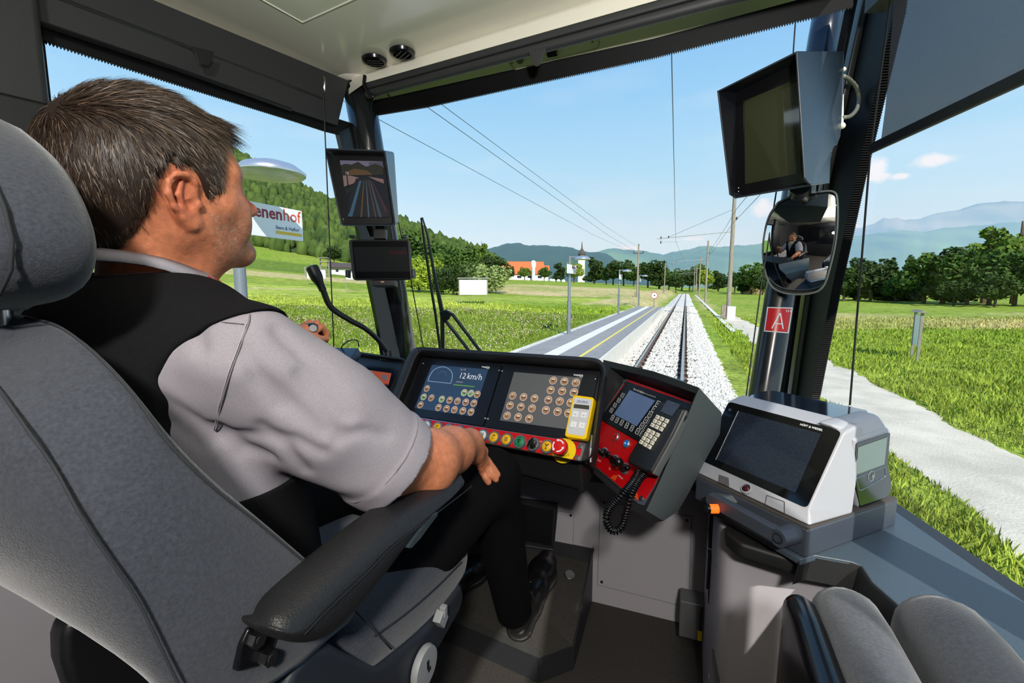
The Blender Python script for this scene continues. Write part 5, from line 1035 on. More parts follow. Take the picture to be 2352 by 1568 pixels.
ax = spline([PS.at(1466, 1084, .035), PS.at(1455, 1105, .05), PS.at(1430, 1135, .08), D(1402, 1165, .95), D(1393, 1190, .94), D(1400, 1212, .94), D(1412, 1219, .94), D(1428, 1210, .94), D(1438, 1180, .94), D(1446, 1150, .94), D(1456, 1122, .955), D(1472, 1096, .985), PS.at(1490, 1080, .015)], 12)
co = []; Ld = 0; N_ = len(ax); a = V(1, 0, 0)
fine = []
for i in range(N_ - 1):
    k = max(2, int((ax[i + 1] - ax[i]).length / .0006)); fine += [ax[i] + (ax[i + 1] - ax[i]) * (j / k) for j in range(k)]
for i, p in enumerate(fine):
    T = (fine[min(i + 1, len(fine) - 1)] - fine[max(i - 1, 0)]).normalized(); a = (a - T * a.dot(T)).normalized(); b = T.cross(a); ph = i * .0006 / .0052 * 6.2832
    co.append(p + (a * math.cos(ph) + b * math.sin(ph)) * .0066)
m = MB(); m.tube(co, .0021, 6); obj('coiled_cord', m, M_blk2, hs, smooth=180)
# ---------------------------------------------------------------- left side desk, microphone, controller
PLc = Plane(D(860, 860, 1.58), cu_, nh_ * math.sin(.5) + V(0, 0, math.cos(.5)))
ld_ = thing('side_desk', 'black left side desk with a small recessed screen behind the sleeve', 'side desk', PLc.at(860, 940))
rim(PLc, [(-.08, .03, [(700, 800), (932, 822), (905, 990), (640, 960)]), (.03, .04, [(738, 795), (940, 824), (893, 992), (650, 962)]), (.032, .03, [(745, 800), (936, 827), (890, 990), (660, 962)]), (.0, .01, [(760, 812), (926, 832), (878, 975), (690, 945)]), (-.004, .01, [(760, 812), (926, 832), (878, 975), (690, 945)])], 'rim', M_con, ld_, smooth=50)
m = MB(); m.prism([PLc.at(*p, -.002) for p in ((758, 810), (928, 831), (880, 978), (688, 948))], -PLc.n * .05); obj('back_plate', m, M_pan, ld_)
m = MB(); m.prism([PLc.at(*p, .002) for p in ((812, 834), (912, 848), (886, 925), (780, 906))], -PLc.n * .003); sp_ = obj('screen_frame', m, M_blk2, ld_)
m = MB(); m.poly([PLc.at(*p, .0025) for p in ((820, 838), (905, 850), (885, 915), (795, 900))]); obj('screen', m, mat('screen_off', (16, 24, 38), .12), ld_, smooth=0)
m = MB()
for k, q in enumerate((((825, 846), (856, 851), (848, 876), (812, 871)), ((856, 851), (899, 857), (893, 882), (848, 876)), ((878, 860), (892, 862), (888, 873), (876, 871)), ((812, 871), (893, 882), (892, 885), (811, 874)))): m.cur = k; m.poly([PLc.at(*p, .003 + .0002 * k) for p in q])
obj('picture', m, [mat('pic_tan', (150, 128, 104), .4, emit=.12), mat('pic_orange', (188, 84, 58), .4, emit=.15), mat('pic_grey', (120, 112, 120), .4, emit=.1), mat('pic_maroon', (110, 30, 40), .4, emit=.1)], sp_, smooth=0)
m = MB(); m.prism([V(-1.25, 1.52, .0), V(-.8, 1.52, .0), V(-.85, 1.25, .0), V(-1.22, 1.25, .0)], V(0, 0, .74)); obj('pedestal', m, M_con2, ld_)
q = D(785, 822, 1.5); t = thing('router_box', 'flat dark blue box with red lamp behind the driver\'s sleeve', 'router box', q)
PQ = Plane(q, cu_, nh_ * .9 + V(0, 0, .42)); m = MB(); m.prism([PQ.at(*p) for p in ((755, 797), (823, 798.5), (794, 842), (720, 838))], -PQ.n * .03); obj('housing', m, mat('box_blue', (34, 48, 72), .3), t, bevel=.003)
m = MB(); m.sphere(PQ.at(803, 826, .001), .003, 8, 6); obj('status_lamp', m, mat('led_red', (255, 60, 90), .4, emit=2), t)
m = MB(); m.tube(spline([PQ.at(784, 799, .0), D(787, 793, 1.52), D(799, 783.5, 1.55), D(813, 780, 1.56), D(822, 784, 1.56), D(824, 797, 1.56)], 6), .0022, 6); obj('cable', m, M_wire, t)
mic = thing('gooseneck_microphone', 'black gooseneck microphone rising in front of the left window', 'microphone', D(890, 808, 1.62))
gp = [D(741, 664, 1.45), D(760, 705, 1.47), D(800, 733, 1.5), D(838, 754, 1.53), D(868, 780, 1.57), D(892, 812, 1.6)]
g = spline(gp, 10); m = MB(); m.tube(g, [.0095 - .0012 * math.sin(i * 3.1) ** 2 for i in range(len(g))], 10); obj('gooseneck', m, M_blk, mic, smooth=180)
a, b = D(714.5, 610, 1.43), D(742, 667, 1.45); ax = (b - a); L = ax.length; m = MB(); m.lathe([(.012, 0), (.0185, .004), (.0195, L * .35), (.0185, L * .5), (.0125, L * .72), (.0115, L * .86), (.0115, L)], a, ax, 20); obj('capsule', m, M_blk, mic, smooth=50)
m = MB(); c = a + ax * .5; cr = (CC - c).normalized(); m.lathe([(.0188, -.0008), (.0188, .0008)], a + ax * .42, ax, 20, False, False); obj('ring', m, mat('mic_ring', (120, 122, 124), .4, .5), mic)
m = MB(); m.lathe([(.03, 0), (.03, .006), (.014, .012), (.012, .03)], gp[-1] - V(0, 0, .02), V(0, 0, 1), 16); obj('base', m, M_blk, mic)
ct = thing('master_controller', 'black rounded controller grip with grey button showing past the sleeve', 'controller', D(700, 790, 1.08))
c = D(712, 758, 1.05); c_ctl = c.copy(); dv = (D(735, 752, 1.02) - D(690, 768, 1.10)).normalized(); e1 = dv.cross(V(0, 0, 1)).normalized(); e2 = e1.cross(dv)
m = MB(); m.sphere(c, (.032, .018, .017), 18, 12, (dv, e1, e2)); obj('grip', m, M_blk2, ct, smooth=180)
m = MB(); q = c + dv * .026 + RT * .002 - FW * .012; m.cyl(q, q + (-FW * .6 + dv * .6) * .006, .0085, .008, 16); obj('button', m, mat('grip_button', (120, 126, 132), .4), ct)
m = MB(); m.tube([c + e2 * -.01, c + V(-.03, .02, -.12), c + V(-.04, .02, -.4)], [.012, .014, .02], 10); obj('stalk', m, M_blk, ct)
# ---------------------------------------------------------------- left rear-view monitor
PML = Plane(D(835, 430, 1.62), RT, UP)
ml = thing('rear_view_monitor', 'black hooded monitor on the left pillar showing the track behind', 'monitor', PML.o, 'rear view monitors')
def hood(pl, back, front, inner, rec, bo, fo_, name, parent, m_, m2):
    m = MB(); rb, rf_, ri, rr = [rnd([pl.at(*p, o) for p in pts], .012, 4) for pts, o in ((back, bo), (front, fo_), (inner, fo_ - .001), (rec, .0))]
    m.loft([rb, rf_, ri, rr], True, False); obj(name, m, m_, parent, smooth=45)
    m = MB(); m.prism(rnd([pl.at(*p, .0) for p in rec], .006), -pl.n * .01); return obj('front_panel', m, m2, parent)
M_mon = mat('monitor_shell', (42, 50, 60), .32); M_mon2 = mat('monitor_front', (22, 22, 25), .35)
hood(PML, [(752, 345), (905, 348), (916, 514), (790, 516)], [(745.5, 340), (885, 344.5), (909, 518.6), (783, 518.6)], [(748.5, 343.5), (882, 347.5), (905, 516), (786.5, 516)], [(762, 352), (880, 356), (901, 513.5), (790, 513.5)], -.09, .05, 'hood', ml, M_mon, M_mon2)
PMLs = Plane(PML.at(835, 430, .002), PML.u, PML.v)
m = MB(); m.poly([PMLs.at(*p) for p in ((780, 367.5), (878, 370), (894, 498.5), (798.5, 499.6))]); ms = obj('screen', m, mat('screen_night', (26, 32, 42), .15, emit=.25), ml, smooth=0)
def zm(a, b): return 740 + a / 4.48, 330 + b / 4.48
pics = [((86, 82, 100), [(182, 170), (620, 182), (628, 240), (190, 225)]), ((60, 62, 74), [(480, 190), (622, 184), (632, 250), (480, 240)]), ((34, 34, 30), [(190, 222), (240, 205), (300, 215), (370, 185), (420, 220), (460, 238), (540, 205), (625, 235), (630, 320), (205, 320)]), ((70, 54, 36), [(250, 290), (330, 255), (460, 275), (520, 320), (240, 325)]),
        ((104, 86, 84), [(212, 325), (300, 330), (380, 350), (320, 410), (225, 440)]), ((104, 78, 80), [(470, 335), (630, 365), (636, 410), (560, 380)]), ((120, 118, 124), [(240, 285), (270, 290), (272, 320), (245, 318)]), ((24, 26, 32), [(350, 355), (500, 355), (690, 700), (690, 752), (262, 752), (290, 500)]), ((46, 74, 92), [(380, 385), (404, 380), (310, 750), (262, 745), (285, 700)]),
        ((74, 58, 28), [(424, 380), (432, 380), (410, 755), (394, 755)]), ((58, 74, 84), [(450, 380), (456, 380), (487, 755), (472, 755)]), ((60, 50, 56), [(470, 380), (478, 380), (560, 755), (545, 755)]), ((46, 58, 68), [(490, 385), (500, 385), (615, 755), (585, 755)]), ((60, 30, 44), [(520, 400), (535, 410), (665, 690), (660, 720)]), ((16, 16, 16), [(248, 290), (256, 290), (275, 470), (262, 470)]), ((26, 30, 32), [(240, 470), (300, 440), (330, 440), (260, 530)])]
m = MB()
for k, (c_, q) in enumerate(pics): m.cur = k; m.poly([PMLs.at(*zm(*p), .0006 + .0002 * k) for p in q])
obj('picture', m, [mat('pic_%d' % k, c_, .3, emit=.6) for k, (c_, q) in enumerate(pics)], ml, smooth=0)
for y in (503, 508.5): c = PML.at(788.5, y, .002); m = MB(); m.sphere(c, .0022, 8, 6); obj('indicator', m, M_pw, ml)
m = MB(); m.tube([D(850, 515, 1.78), D(858, 540, 1.8)], .02, 10); m.box(D(855, 430, 1.76), .05, .05, .1); obj('bracket', m, M_blk, ml)
# tablet in its holder under the monitor
PT_ = Plane(D(870, 595, 1.60), RT, UP); tb = thing('tablet', 'black tablet with dark screen in a holder on the left pillar', 'tablet', PT_.o)
def zt(a, b): return 740 + a / 4.48, 330 + b / 4.48
m = MB(); m.prism(rnd([PT_.at(*zt(*p)) for p in ((268, 985), (895, 985), (925, 1395), (312, 1402))], .012, 4), -PT_.n * .018); obj('case', m, M_blk, tb, bevel=.003)
m = MB(); m.prism(rnd([PT_.at(*zt(*p), .001) for p in ((305, 1000), (880, 998), (908, 1385), (340, 1388))], .006, 3), -PT_.n * .002); obj('glass', m, mat('tablet_glass', (12, 14, 18), .1), tb, smooth=0)
m = MB(); m.cur = 0; m.poly([PT_.at(*zt(*p), .0015) for p in ((322, 1062), (872, 1062), (902, 1315), (350, 1315))]); m.cur = 1; m.poly([PT_.at(*zt(*p), .0018) for p in ((692, 1098), (866, 1098), (870, 1138), (696, 1138))])
obj('screen', m, [mat('tablet_screen', (26, 29, 32), .15, emit=.1), mat('tablet_red', (44, 18, 26), .2, emit=.1)], tb, smooth=0)
m = MB(); m.box(PT_.at(*zt(318, 962), .004), .02, .012, .03, (RT, UP, FW)); m2 = MB()
hd = thing('tablet_holder', 'black clamp holder that grips the tablet on the left pillar', 'holder', PT_.at(870, 540, -.05)); 
for p, w, h in ((zt(318, 962), .02, .01), (zt(848, 962), .02, .01), (zt(268, 1340), .01, .026), (zt(942, 1335), .01, .026)): m = MB(); m.box(PT_.at(*p, -.006), w, h, .03, (RT, UP, FW)); obj('clamp', m, mat('clamp_blk', (30, 34, 42), .35), hd, bevel=.002)
m = MB(); m.box(PT_.at(*zt(602, 935), -.014), .042, .035, .03, (RT, UP, FW)); obj('upper_arm', m, M_blk, hd, bevel=.002)
m = MB(); m.prism([PT_.at(*zt(*p), -.004) for p in ((505, 1400), (742, 1400), (745, 1462), (508, 1462))], -PT_.n * .05); bx_ = obj('dock', m, M_blk, hd, bevel=.002)
m = MB(); m.box(PT_.at(*zt(620, 1420), -.0035), .012, .004, .001, (RT, UP, FW)); obj('badge', m, mat('badge', (226, 160, 130), .5), bx_)
# ---------------------------------------------------------------- right rear-view monitor
um = V(.655, -.755, 0).normalized(); nm = V(.755, .655, 0).normalized(); tm = math.radians(-9)
PMR = Plane(D(1770, 300, 1.25), um, nm * math.sin(tm) + V(0, 0, math.cos(tm)))
mr = thing('rear_view_monitor', 'large black hooded monitor on the right pillar with an empty reflecting screen', 'monitor', PMR.o, 'rear view monitors')
def zr(a, b): return 1630 + a / 4.238, 100 + b / 4.238
FRt = [PMR.at(*zr(*p), .075) for p in ((70, 462), (852, 72), (945, 1330), (255, 1508), (188, 1468))]
FRt = [D(*zr(72, 462), 1.24), D(*zr(852, 72), 1.06), D(*zr(930, 1310), 1.10), D(*zr(985, 1382), 1.12), D(*zr(250, 1508), 1.29), D(*zr(190, 1470), 1.28)]
REC = [PMR.at(*zr(*p), .0) for p in ((262, 478), (848, 190), (900, 1290), (930, 1350), (290, 1480), (262, 1440))]
m = MB(); inn = [a + (b - a) * .06 for a, b in zip(FRt, REC)]; outb = [D(*zr(230, 440), 1.42), D(*zr(1306, 74), 1.30), D(*zr(1255, 960), 1.32), D(*zr(1165, 1360), 1.33), D(*zr(370, 1470), 1.46), D(*zr(260, 1450), 1.46)]
m.loft([FRt, inn, REC], False, False); obj('hood_inside', m, mat('hood_inside', (30, 32, 40), .4), mr, smooth=0)
# outer shell with the notched right cheek
m = MB(); TRf, BRf, BRc, BLc, BL2, TLf = FRt[1], FRt[2], FRt[3], FRt[4], FRt[5], FRt[0]
ck = [TRf, D(*zr(1306, 74), 1.30), D(*zr(1300, 480), 1.30), D(*zr(1272, 900), 1.30), D(*zr(1240, 980), 1.29), D(*zr(1180, 1015), 1.27), D(*zr(1166, 1358), 1.25), D(*zr(1000, 1382), 1.13), D(*zr(955, 1350), 1.11), BRf]
m.poly(ck); m.poly([TLf, outb[0], ck[1], TRf]); m.poly([TLf, BL2, outb[5], outb[0]]); m.poly([BL2, BLc, outb[4], outb[5]]); m.poly([BLc, BRc, ck[6], outb[4]])
m.poly([outb[0], outb[5], outb[4], ck[6], ck[5], ck[4], ck[3], ck[2], ck[1]]); obj('hood', m, M_mon, mr, smooth=0, solid=.004, bevel=.003)
m = MB(); m.prism([PMR.at(*zr(*p), .002) for p in ((255, 470), (852, 178), (905, 1280), (935, 1360), (285, 1485), (262, 1440))], -PMR.n * .03); obj('front_panel', m, M_mon2, mr)
m = MB(); m.poly([PMR.at(*zr(*p), .0035) for p in ((330, 560), (870, 335), (890, 1257), (340, 1370))]); obj('screen', m, mat('screen_olive_reflection', (62, 66, 44), .05, spec=1.0, coat=1), mr, smooth=0)  # olive of the reflected greenery is put into the screen's base colour
m = MB(); m.tube([PMR.at(*zr(330, 555), .004), PMR.at(*zr(341, 1372), .004)], .0022, 6); obj('screen_edge', m, M_blk2, mr)
for y in (1405, 1438): c = FRt[4] + (REC[4] - FRt[4]) * .35; c = PMR.at(*zr(281, y), .02); m = MB(); m.sphere(c, .0018, 8, 6); obj('indicator', m, M_pw, mr)
cab = spline([D(*zr(1300, 318), 1.31), D(*zr(1360, 350), 1.34), D(*zr(1430, 430), 1.37), D(*zr(1455, 540), 1.38), D(*zr(1430, 640), 1.37), D(*zr(1370, 705), 1.34), D(*zr(1305, 720), 1.31)], 8)
m = MB(); m.tube(cab, [.0058 + .0006 * math.sin(i * 2.2) for i in range(len(cab))], 8); obj('cable', m, mat('cable_grey', (108, 108, 98), .35), mr, smooth=180)
m = MB(); m.sphere(D(*zr(1308, 250), 1.31), .006, 8, 6); m.cyl(D(*zr(1290, 500), 1.315), D(*zr(1288, 790), 1.315), .004, .004, 6); m.sphere(D(*zr(1290, 800), 1.31), .009, 8, 6); obj('cable_clips', m, mat('clip_cream', (226, 218, 196), .5), mr)
m = MB(); m.tube([D(1850, 300, 1.45), D(1872, 300, 1.58)], .03, 10); m.tube([D(1838, 425, 1.36), D(1830, 470, 1.5)], .03, 10); obj('bracket', m, M_blk, mr)
m = MB(); m.box(D(1868, 432, 1.36), .012, .012, .03); obj('bolt', m, M_steel, mr)
# ---------------------------------------------------------------- interior mirror
cm_ = D(1838, 560, 1.42); tgt = V(-.62, .30, 1.12); nmir = ((CC - cm_).normalized() + (tgt - cm_).normalized()).normalized(); umr = V(0, 0, 1).cross(nmir).normalized()
PMi = Plane(cm_, umr, nmir.cross(umr)); assert PMi.n.dot(nmir) > 0
mo = spline([(1788, 465, 0), (1822, 450, 0), (1880, 441, 0), (1914, 440, 0), (1924, 462, 0), (1922, 540, 0), (1906, 618, 0), (1888, 662, 0), (1850, 675, 0), (1800, 672, 0), (1768, 650, 0), (1753, 590, 0), (1757, 535, 0), (1768, 495, 0), (1788, 465, 0)], 4)[:-1]
ring = [PMi.at(p.x, p.y) for p in mo]; cen = sum(ring, V(0, 0, 0)) / len(ring); Rm = .42
def cap(f): 
    out = []
    for p in ring: q = cen + (p - cen) * f; r2 = (q - cen).length_squared; out.append(q + PMi.n * (math.sqrt(Rm * Rm - r2) - math.sqrt(Rm * Rm - .02)))
    return out
mi = thing('interior_mirror', 'rounded convex interior mirror with black frame on the right pillar', 'mirror', cm_)
m = MB(); m.loft([cap(f) for f in (.955, .85, .7, .55, .4, .25, .1, .01)], False, True); obj('mirror_glass', m, mat('mirror_silver', (240, 240, 240), .0, 1.0), mi, smooth=180)
m = MB(); m.loft([[p - PMi.n * .03 + (cen - p) * .35 for p in ring], [p - PMi.n * .012 for p in ring], [p + PMi.n * .004 for p in ring], [a + PMi.n * .001 for a in cap(.955)]], True, False); obj('frame', m, M_blk2, mi, smooth=60)
m = MB(); m.tube([p + PMi.n * .004 for p in ring] + [ring[0] + PMi.n * .004], .003, 6); obj('frame_edge', m, mat('mirror_rim', (120, 124, 122), .35), mi, smooth=180)
m = MB(); m.tube([cen - PMi.n * .02, D(1835, 540, 1.56)], .012, 8); obj('arm', m, M_blk, mi)
# red A sticker wrapped round the right post
tA, tB = rp[0], rp[1]; axp = (tB - tA).normalized()
def oncyl(px, py, r):
    d = ray(px, py); o = CC - tA; d_ = d - axp * d.dot(axp); o_ = o - axp * o.dot(axp); a = d_.dot(d_); b = 2 * d_.dot(o_); c = o_.dot(o_) - r * r; dis = max(b * b - 4 * a * c, 0); return CC + d * ((-b - math.sqrt(dis)) / (2 * a))
def zs(a, b): return 1700 + a / 5.227, 640 + b / 5.227
def cpatch(c4, r, n=10):
    g = []
    for i in range(n + 1):
        t = i / n; g.append([oncyl(*[(c4[0][k] * (1 - s) + c4[1][k] * s) * (1 - t) + (c4[3][k] * (1 - s) + c4[2][k] * s) * t for k in (0, 1)], r) for s in (j / n for j in range(n + 1))])
    return g
st = thing('sticker', 'red square sticker with a white letter A on the right post', 'sticker', tB)
m = MB(); m.loft(cpatch([zs(324, 338), zs(632, 346), zs(582, 654), zs(285, 632)], .0474, 14), closed=False); obj('border', m, M_pw, st)
m = MB(); m.loft(cpatch([zs(337, 350), zs(619, 358), zs(571, 642), zs(298, 621)], .0479, 14), closed=False); obj('red_field', m, mat('sticker_red', (206, 28, 30), .3), st)
def stroke(pts, w, r=.0483):
    for (a, b) in zip(pts[:-1], pts[1:]):
        d = Vector((b[0] - a[0], b[1] - a[1])); q = Vector((-d.y, d.x)).normalized() * w / 2
        m.loft(cpatch([zs(a[0] + q.x, a[1] + q.y), zs(b[0] + q.x, b[1] + q.y), zs(b[0] - q.x, b[1] - q.y), zs(a[0] - q.x, a[1] - q.y)], r, 4), closed=False)
m = MB(); stroke([(380, 595), (480, 412)], 15); stroke([(484, 412), (516, 602)], 15); stroke([(420, 537), (506, 543)], 12)
for x in (552, 576, 600): stroke([(x, 374), (x + 11, 387)], 8); stroke([(x + 11, 387), (x, 399)], 8)
obj('letter_a', m, M_pw, st)
# ---------------------------------------------------------------- windscreen wiper outside
wp = thing('windscreen_wiper', 'black wiper parked upright outside the lower left windscreen', 'wiper', PWS.at(1025, 800, -.06))
M_wip = mat('wiper_black', (26, 32, 36), .4); PO = lambda x, y, o=-.045: PWS.at(x, y, o)
m = MB(); m.tube([PO(967, 500), PO(975, 560), PO(990, 660), PO(1000, 720), PO(1011, 800)], [.004, .006, .0065, .0065, .0065], 6); obj('blade', m, M_wip, wp)
m = MB(); m.tube([PO(970, 499, -.06), PO(982, 540, -.065), PO(994, 610, -.07), PO(1008, 680, -.07), PO(1016, 720, -.07), PO(1017, 800, -.07)], [.003, .005, .007, .009, .01, .01], 6); obj('blade_carrier', m, M_wip, wp)
m = MB(); m.prism([PO(*p, -.07) for p in ((1012, 716), (1025, 710), (1040, 718), (1034, 732), (1020, 736))], PWS.n * .014); obj('bracket', m, M_wip, wp, bevel=.002)
m = MB(); m.tube([PO(1038, 720, -.08), PO(1068, 760, -.08), PO(1110, 815, -.09)], .0075, 8); obj('arm', m, M_wip, wp); m = MB(); m.tube([PO(1020, 732, -.08), PO(1050, 770, -.08), PO(1085, 815, -.09)], .0075, 8); obj('arm', m, M_wip, wp)
m = MB(); m.tube(spline([PO(1022, 765, -.075), PO(1032, 764, -.075), PO(1036, 757, -.08)], 4), .0015, 5); obj('washer_hose', m, M_wip, wp)
# ---------------------------------------------------------------- ledge, cabinet and ticket machine on the right
u3, w3 = V(.708, -.706, 0).normalized(), V(.706, .708, 0).normalized(); Z1 = V(0, 0, 1)
M_shelf = mat('ledge_paint', (64, 76, 86), .42, noise=(250, .12), bump=(900, .12)); M_base = mat('base_paint', (60, 66, 76), .4, bump=(900, .1)); M_mach = mat('machine_grey', (158, 160, 167), .42, bump=(900, .08)); M_lip = mat('ledge_lip', (26, 27, 28), .5)
ins = [V(.02, 1.50, .62), V(.06, 1.12, .62), PZ(1840, 1284, .62), PZ(1870, 1274, .62), PZ(1956, 1289, .62), PZ(1978, 1298, .62), PZ(2003, 1335, .62), V(.44, .55, .62), V(.47, .2, .62), V(.5, -.9, .62)]
m = MB(); m.prism(ins + [wr(-2.7, .62), wr(.1, .62), V(.36, 1.5, .62)], V(0, 0, -.014)); sh = struct('ledge', m, M_shelf, bevel=.003)
m = MB(); A = [p + V(0, 0, -.002) for p in ins[2:]]; m.loft([A, [p + V(-.004, 0, -.004) for p in A], [p + V(-.012, -.004, -.05) for p in A]], closed=False); struct('ledge_lip', m, M_lip)
cb = [V(.095, 1.5, 0), V(.09, 1.16, 0), V(.10, 1.105, 0), PZ(1676, 1243, .56), PZ(1740, 1262, .56), PZ(1874, 1305, .56), PZ(1970, 1318, .56), PZ(1994, 1350, .56)]; cb = [V(p.x, p.y, 0) for p in cb] + [V(.42, .7, 0), V(.43, -.9, 0), V(.62, -.9, 0), V(.5, 1.5, 0)]
m = MB(); m.prism(cb, V(0, 0, .585)); cbo = struct('cabinet', m, M_white, bevel=.012, seg=3)
m = MB(); q = [PZ(1664, 1206, .60), PZ(1668, 1222, .60), PZ(1700, 1247, .60), PZ(1760, 1265, .60), PZ(1842, 1290, .60)]; bk_ = [p + w3 * .1 for p in q]; m.prism(q + bk_[::-1], V(0, 0, -.035)); struct('ledge_nosing', m, M_lip, bevel=.008)
Bc = V(.233, .952, .62); P1 = V(.2365, .9575, .682)
tk = thing('ticket_machine', 'silver ticket machine with black touch screen on the right ledge', 'ticket machine', Bc)
m = MB(); bxp = [Bc, Bc + w3 * .30, Bc + w3 * .30 - u3 * .27, Bc - u3 * .272]; m.prism(bxp, V(0, 0, .057)); obj('base_box', m, M_base, tk, bevel=.004)
m = MB(); m.prism([p + V(0, 0, .057) + (sum(bxp, V(0, 0, 0)) / 4 - p) * .01 for p in bxp], V(0, 0, .004)); obj('base_seal', m, mat('seal_brown', (74, 68, 64), .6), tk)
PTk = Plane(D(1853, 1166, .885), u3, w3 * math.sin(.54) + Z1 * math.cos(.54))
bz = [(1674, 922), (1933, 990), (1853, 1167), (1611, 1057)]
FT = [PTk.at(*p) for p in bz]; TLm, TRm, BRm, BLm = FT
# body: sloped front above an upright lip
kx = -.006
prof = [P1, BRm + u3 * .008, TRm + u3 * .008, TRm + w3 * .05 + Z1 * .012 + u3 * .008, TRm + w3 * .06 + u3 * .008, P1 + w3 * .128 + u3 * .004]
Lw = (TLm - TRm).length + .012
m = MB(); m.loft([[p - u3 * Lw for p in prof], prof]); obj('housing', m, M_mach, tk, bevel=.006, seg=3)
m = MB(); m.prism(rnd([PTk.at(*p, .001) for p in bz], .010, 4), -PTk.n * .004); bzl = obj('bezel', m, mat('glass_black', (10, 11, 12), .08, coat=.5), tk, smooth=0)
m = MB(); m.poly([PTk.at(*p, .0016) for p in ((1696, 943.5), (1886, 996), (1827, 1131), (1643.5, 1055))]); obj('touch_screen', m, mat('touch_glass', (26, 32, 42), .12, noise=(420, .9), c2=(34, 42, 54), coat=.4), bzl, smooth=0)
m = MB(); m.tube([PTk.at(1696, 943.5, .002), PTk.at(1643.5, 1055, .002)], .0008, 5); obj('screen_edge', m, M_alu, bzl)
text('HÖFT & WESSEL', PTk, (1837, 976), (1889, 990), M_pw, bzl, off=.0018, bold=.012)
m = MB(); c = PTk.at(1676.5, 941, .0015); m.cyl(c, c + PTk.n * .001, .0035, .0035, 12); obj('light_sensor', m, M_steel, bzl)
PLp = Plane(P1, u3, (BRm - P1)); lipz = lambda x, y, o=.0012: PLp.at(x, y, o)
m = MB(); m.prism([lipz(*p) for p in ((1651, 1089), (1673, 1097), (1674.5, 1117), (1649, 1107))], -PLp.n * .002); obj('card_slot', m, mat('slot_grey', (88, 86, 90), .4), tk, smooth=0)
m = MB(); c = lipz(1716, 1123); m.lathe([(.013, 0), (.012, .004), (.009, .005)], c, PLp.n, 20, True, False); obj('key_ring', m, M_mach, tk); m = MB(); m.lathe([(.0095, .004), (.007, .0065), (0, .007)], c, PLp.n, 16, True, False); obj('key_lock', m, mat('lock_lens', (60, 20, 26), .1), tk, smooth=180)
m = MB(); fl = rnd([lipz(*p, .0008) for p in ((1761, 1137), (1802, 1152), (1801.5, 1179), (1757, 1158))], .002); m.tube(fl + [fl[0]], .0008, 5); obj('flap', m, M_seam, tk)
# raised top cover with smoked glass
tc_ = [TLm + w3 * .012 + Z1 * .006 + u3 * .008, TRm + w3 * .012 + Z1 * .006 + u3 * .012]
tp = [tc_[0], tc_[1], tc_[1] + w3 * .135 + Z1 * .004, tc_[0] + w3 * .10 + u3 * .05 + Z1 * .004, tc_[0] + w3 * .08 + u3 * .02 + Z1 * .004]
tp = [D(1707, 916, 1.165), D(1930, 965, .925), D(1997, 944, 1.0), D(1776, 897, 1.25), D(1745, 900, 1.25)]
zz_ = sum(p.z for p in tp) / 5; tp = [V(p.x, p.y, zz_) for p in (PZ(1707, 915, zz_), PZ(1932, 964, zz_), PZ(1997, 944, zz_), PZ(1776, 897, zz_), PZ(1748, 900, zz_))]
tpo = rnd([p + (p - sum(tp, V(0, 0, 0)) / 5) * .03 for p in tp], .02, 4); m = MB(); m.prism(tpo, V(0, 0, -.022)); obj('top_cover', m, M_mach, tk, bevel=.003)
m = MB(); m.prism(rnd([p + V(0, 0, .001) for p in tp], .016, 4), V(0, 0, -.002)); obj('top_glass', m, mat('smoked_top', (34, 44, 58), .07, coat=.6), tk, smooth=0)
# validator module on the right flank
PV = Plane(D(1967, 1017, .905), w3, Z1)
out = [(1963, 1008), (2047, 982), (2040, 1068), (2049, 1112), (2048, 1132), (2030, 1147), (1978, 1171), (1970, 1160), (1961, 1103)]
m = MB(); O_ = [PV.at(*p, .0) for p in out]; I_ = [p - PV.n * .05 + V(0, 0, 0) for p in O_]; m.loft([I_, O_]); obj('validator', m, M_mach, tk, bevel=.006, seg=3)
m = MB(); sd_ = [PV.at(*p, .0) for p in ((1940, 985), (2045, 955), (2048, 990), (1966, 1016))]; m.loft([[p - PV.n * .06 for p in sd_], [sd_[0] - PV.n * .02 + Z1 * .0, sd_[1] - PV.n * .02, sd_[2], sd_[3]]]); obj('validator_top', m, M_mach, tk, bevel=.012, seg=3)
m = MB(); m.prism(rnd([PV.at(*p, .0015) for p in ((1967.5, 1018), (2045, 993), (2039, 1067), (2047, 1111), (2045.5, 1131), (2030, 1144.5), (1977.5, 1168), (1963, 1103))], .004), -PV.n * .003); vg = obj('validator_glass', m, mat('validator_black', (14, 20, 12), .06, coat=.5), tk, smooth=0)
m = MB(); m.poly([PV.at(*p, .002) for p in ((1971, 1027), (2038.5, 1003.5), (2031.5, 1066), (1966.5, 1090))]); obj('validator_window', m, mat('validator_screen', (120, 146, 118), .08, spec=1, coat=1), vg, smooth=0)
m = MB(); q = rnd([PV.at(*p, .0018) for p in ((1966, 1098), (2033, 1071), (2034.5, 1094), (1977, 1126), (1972, 1124))], .006); m.tube(q + [q[0]], .0008, 5); obj('card_field', m, M_alu, vg)
c = PV.at(2001, 1093, .002); m = MB(); q = [c + PV.u * (.011 * math.cos(t)) + PV.v * (.011 * math.sin(t)) for t in np.linspace(0, 6.2832, 20)]; m.tube(q, .0008, 5)
for r in (.004, .007): m.tube([c + PV.u * (r * math.cos(t)) + PV.v * (r * math.sin(t)) for t in np.linspace(-.8, .8, 6)], .0009, 5)
obj('card_symbol', m, mat('symbol_grey', (170, 186, 180), .5), vg)
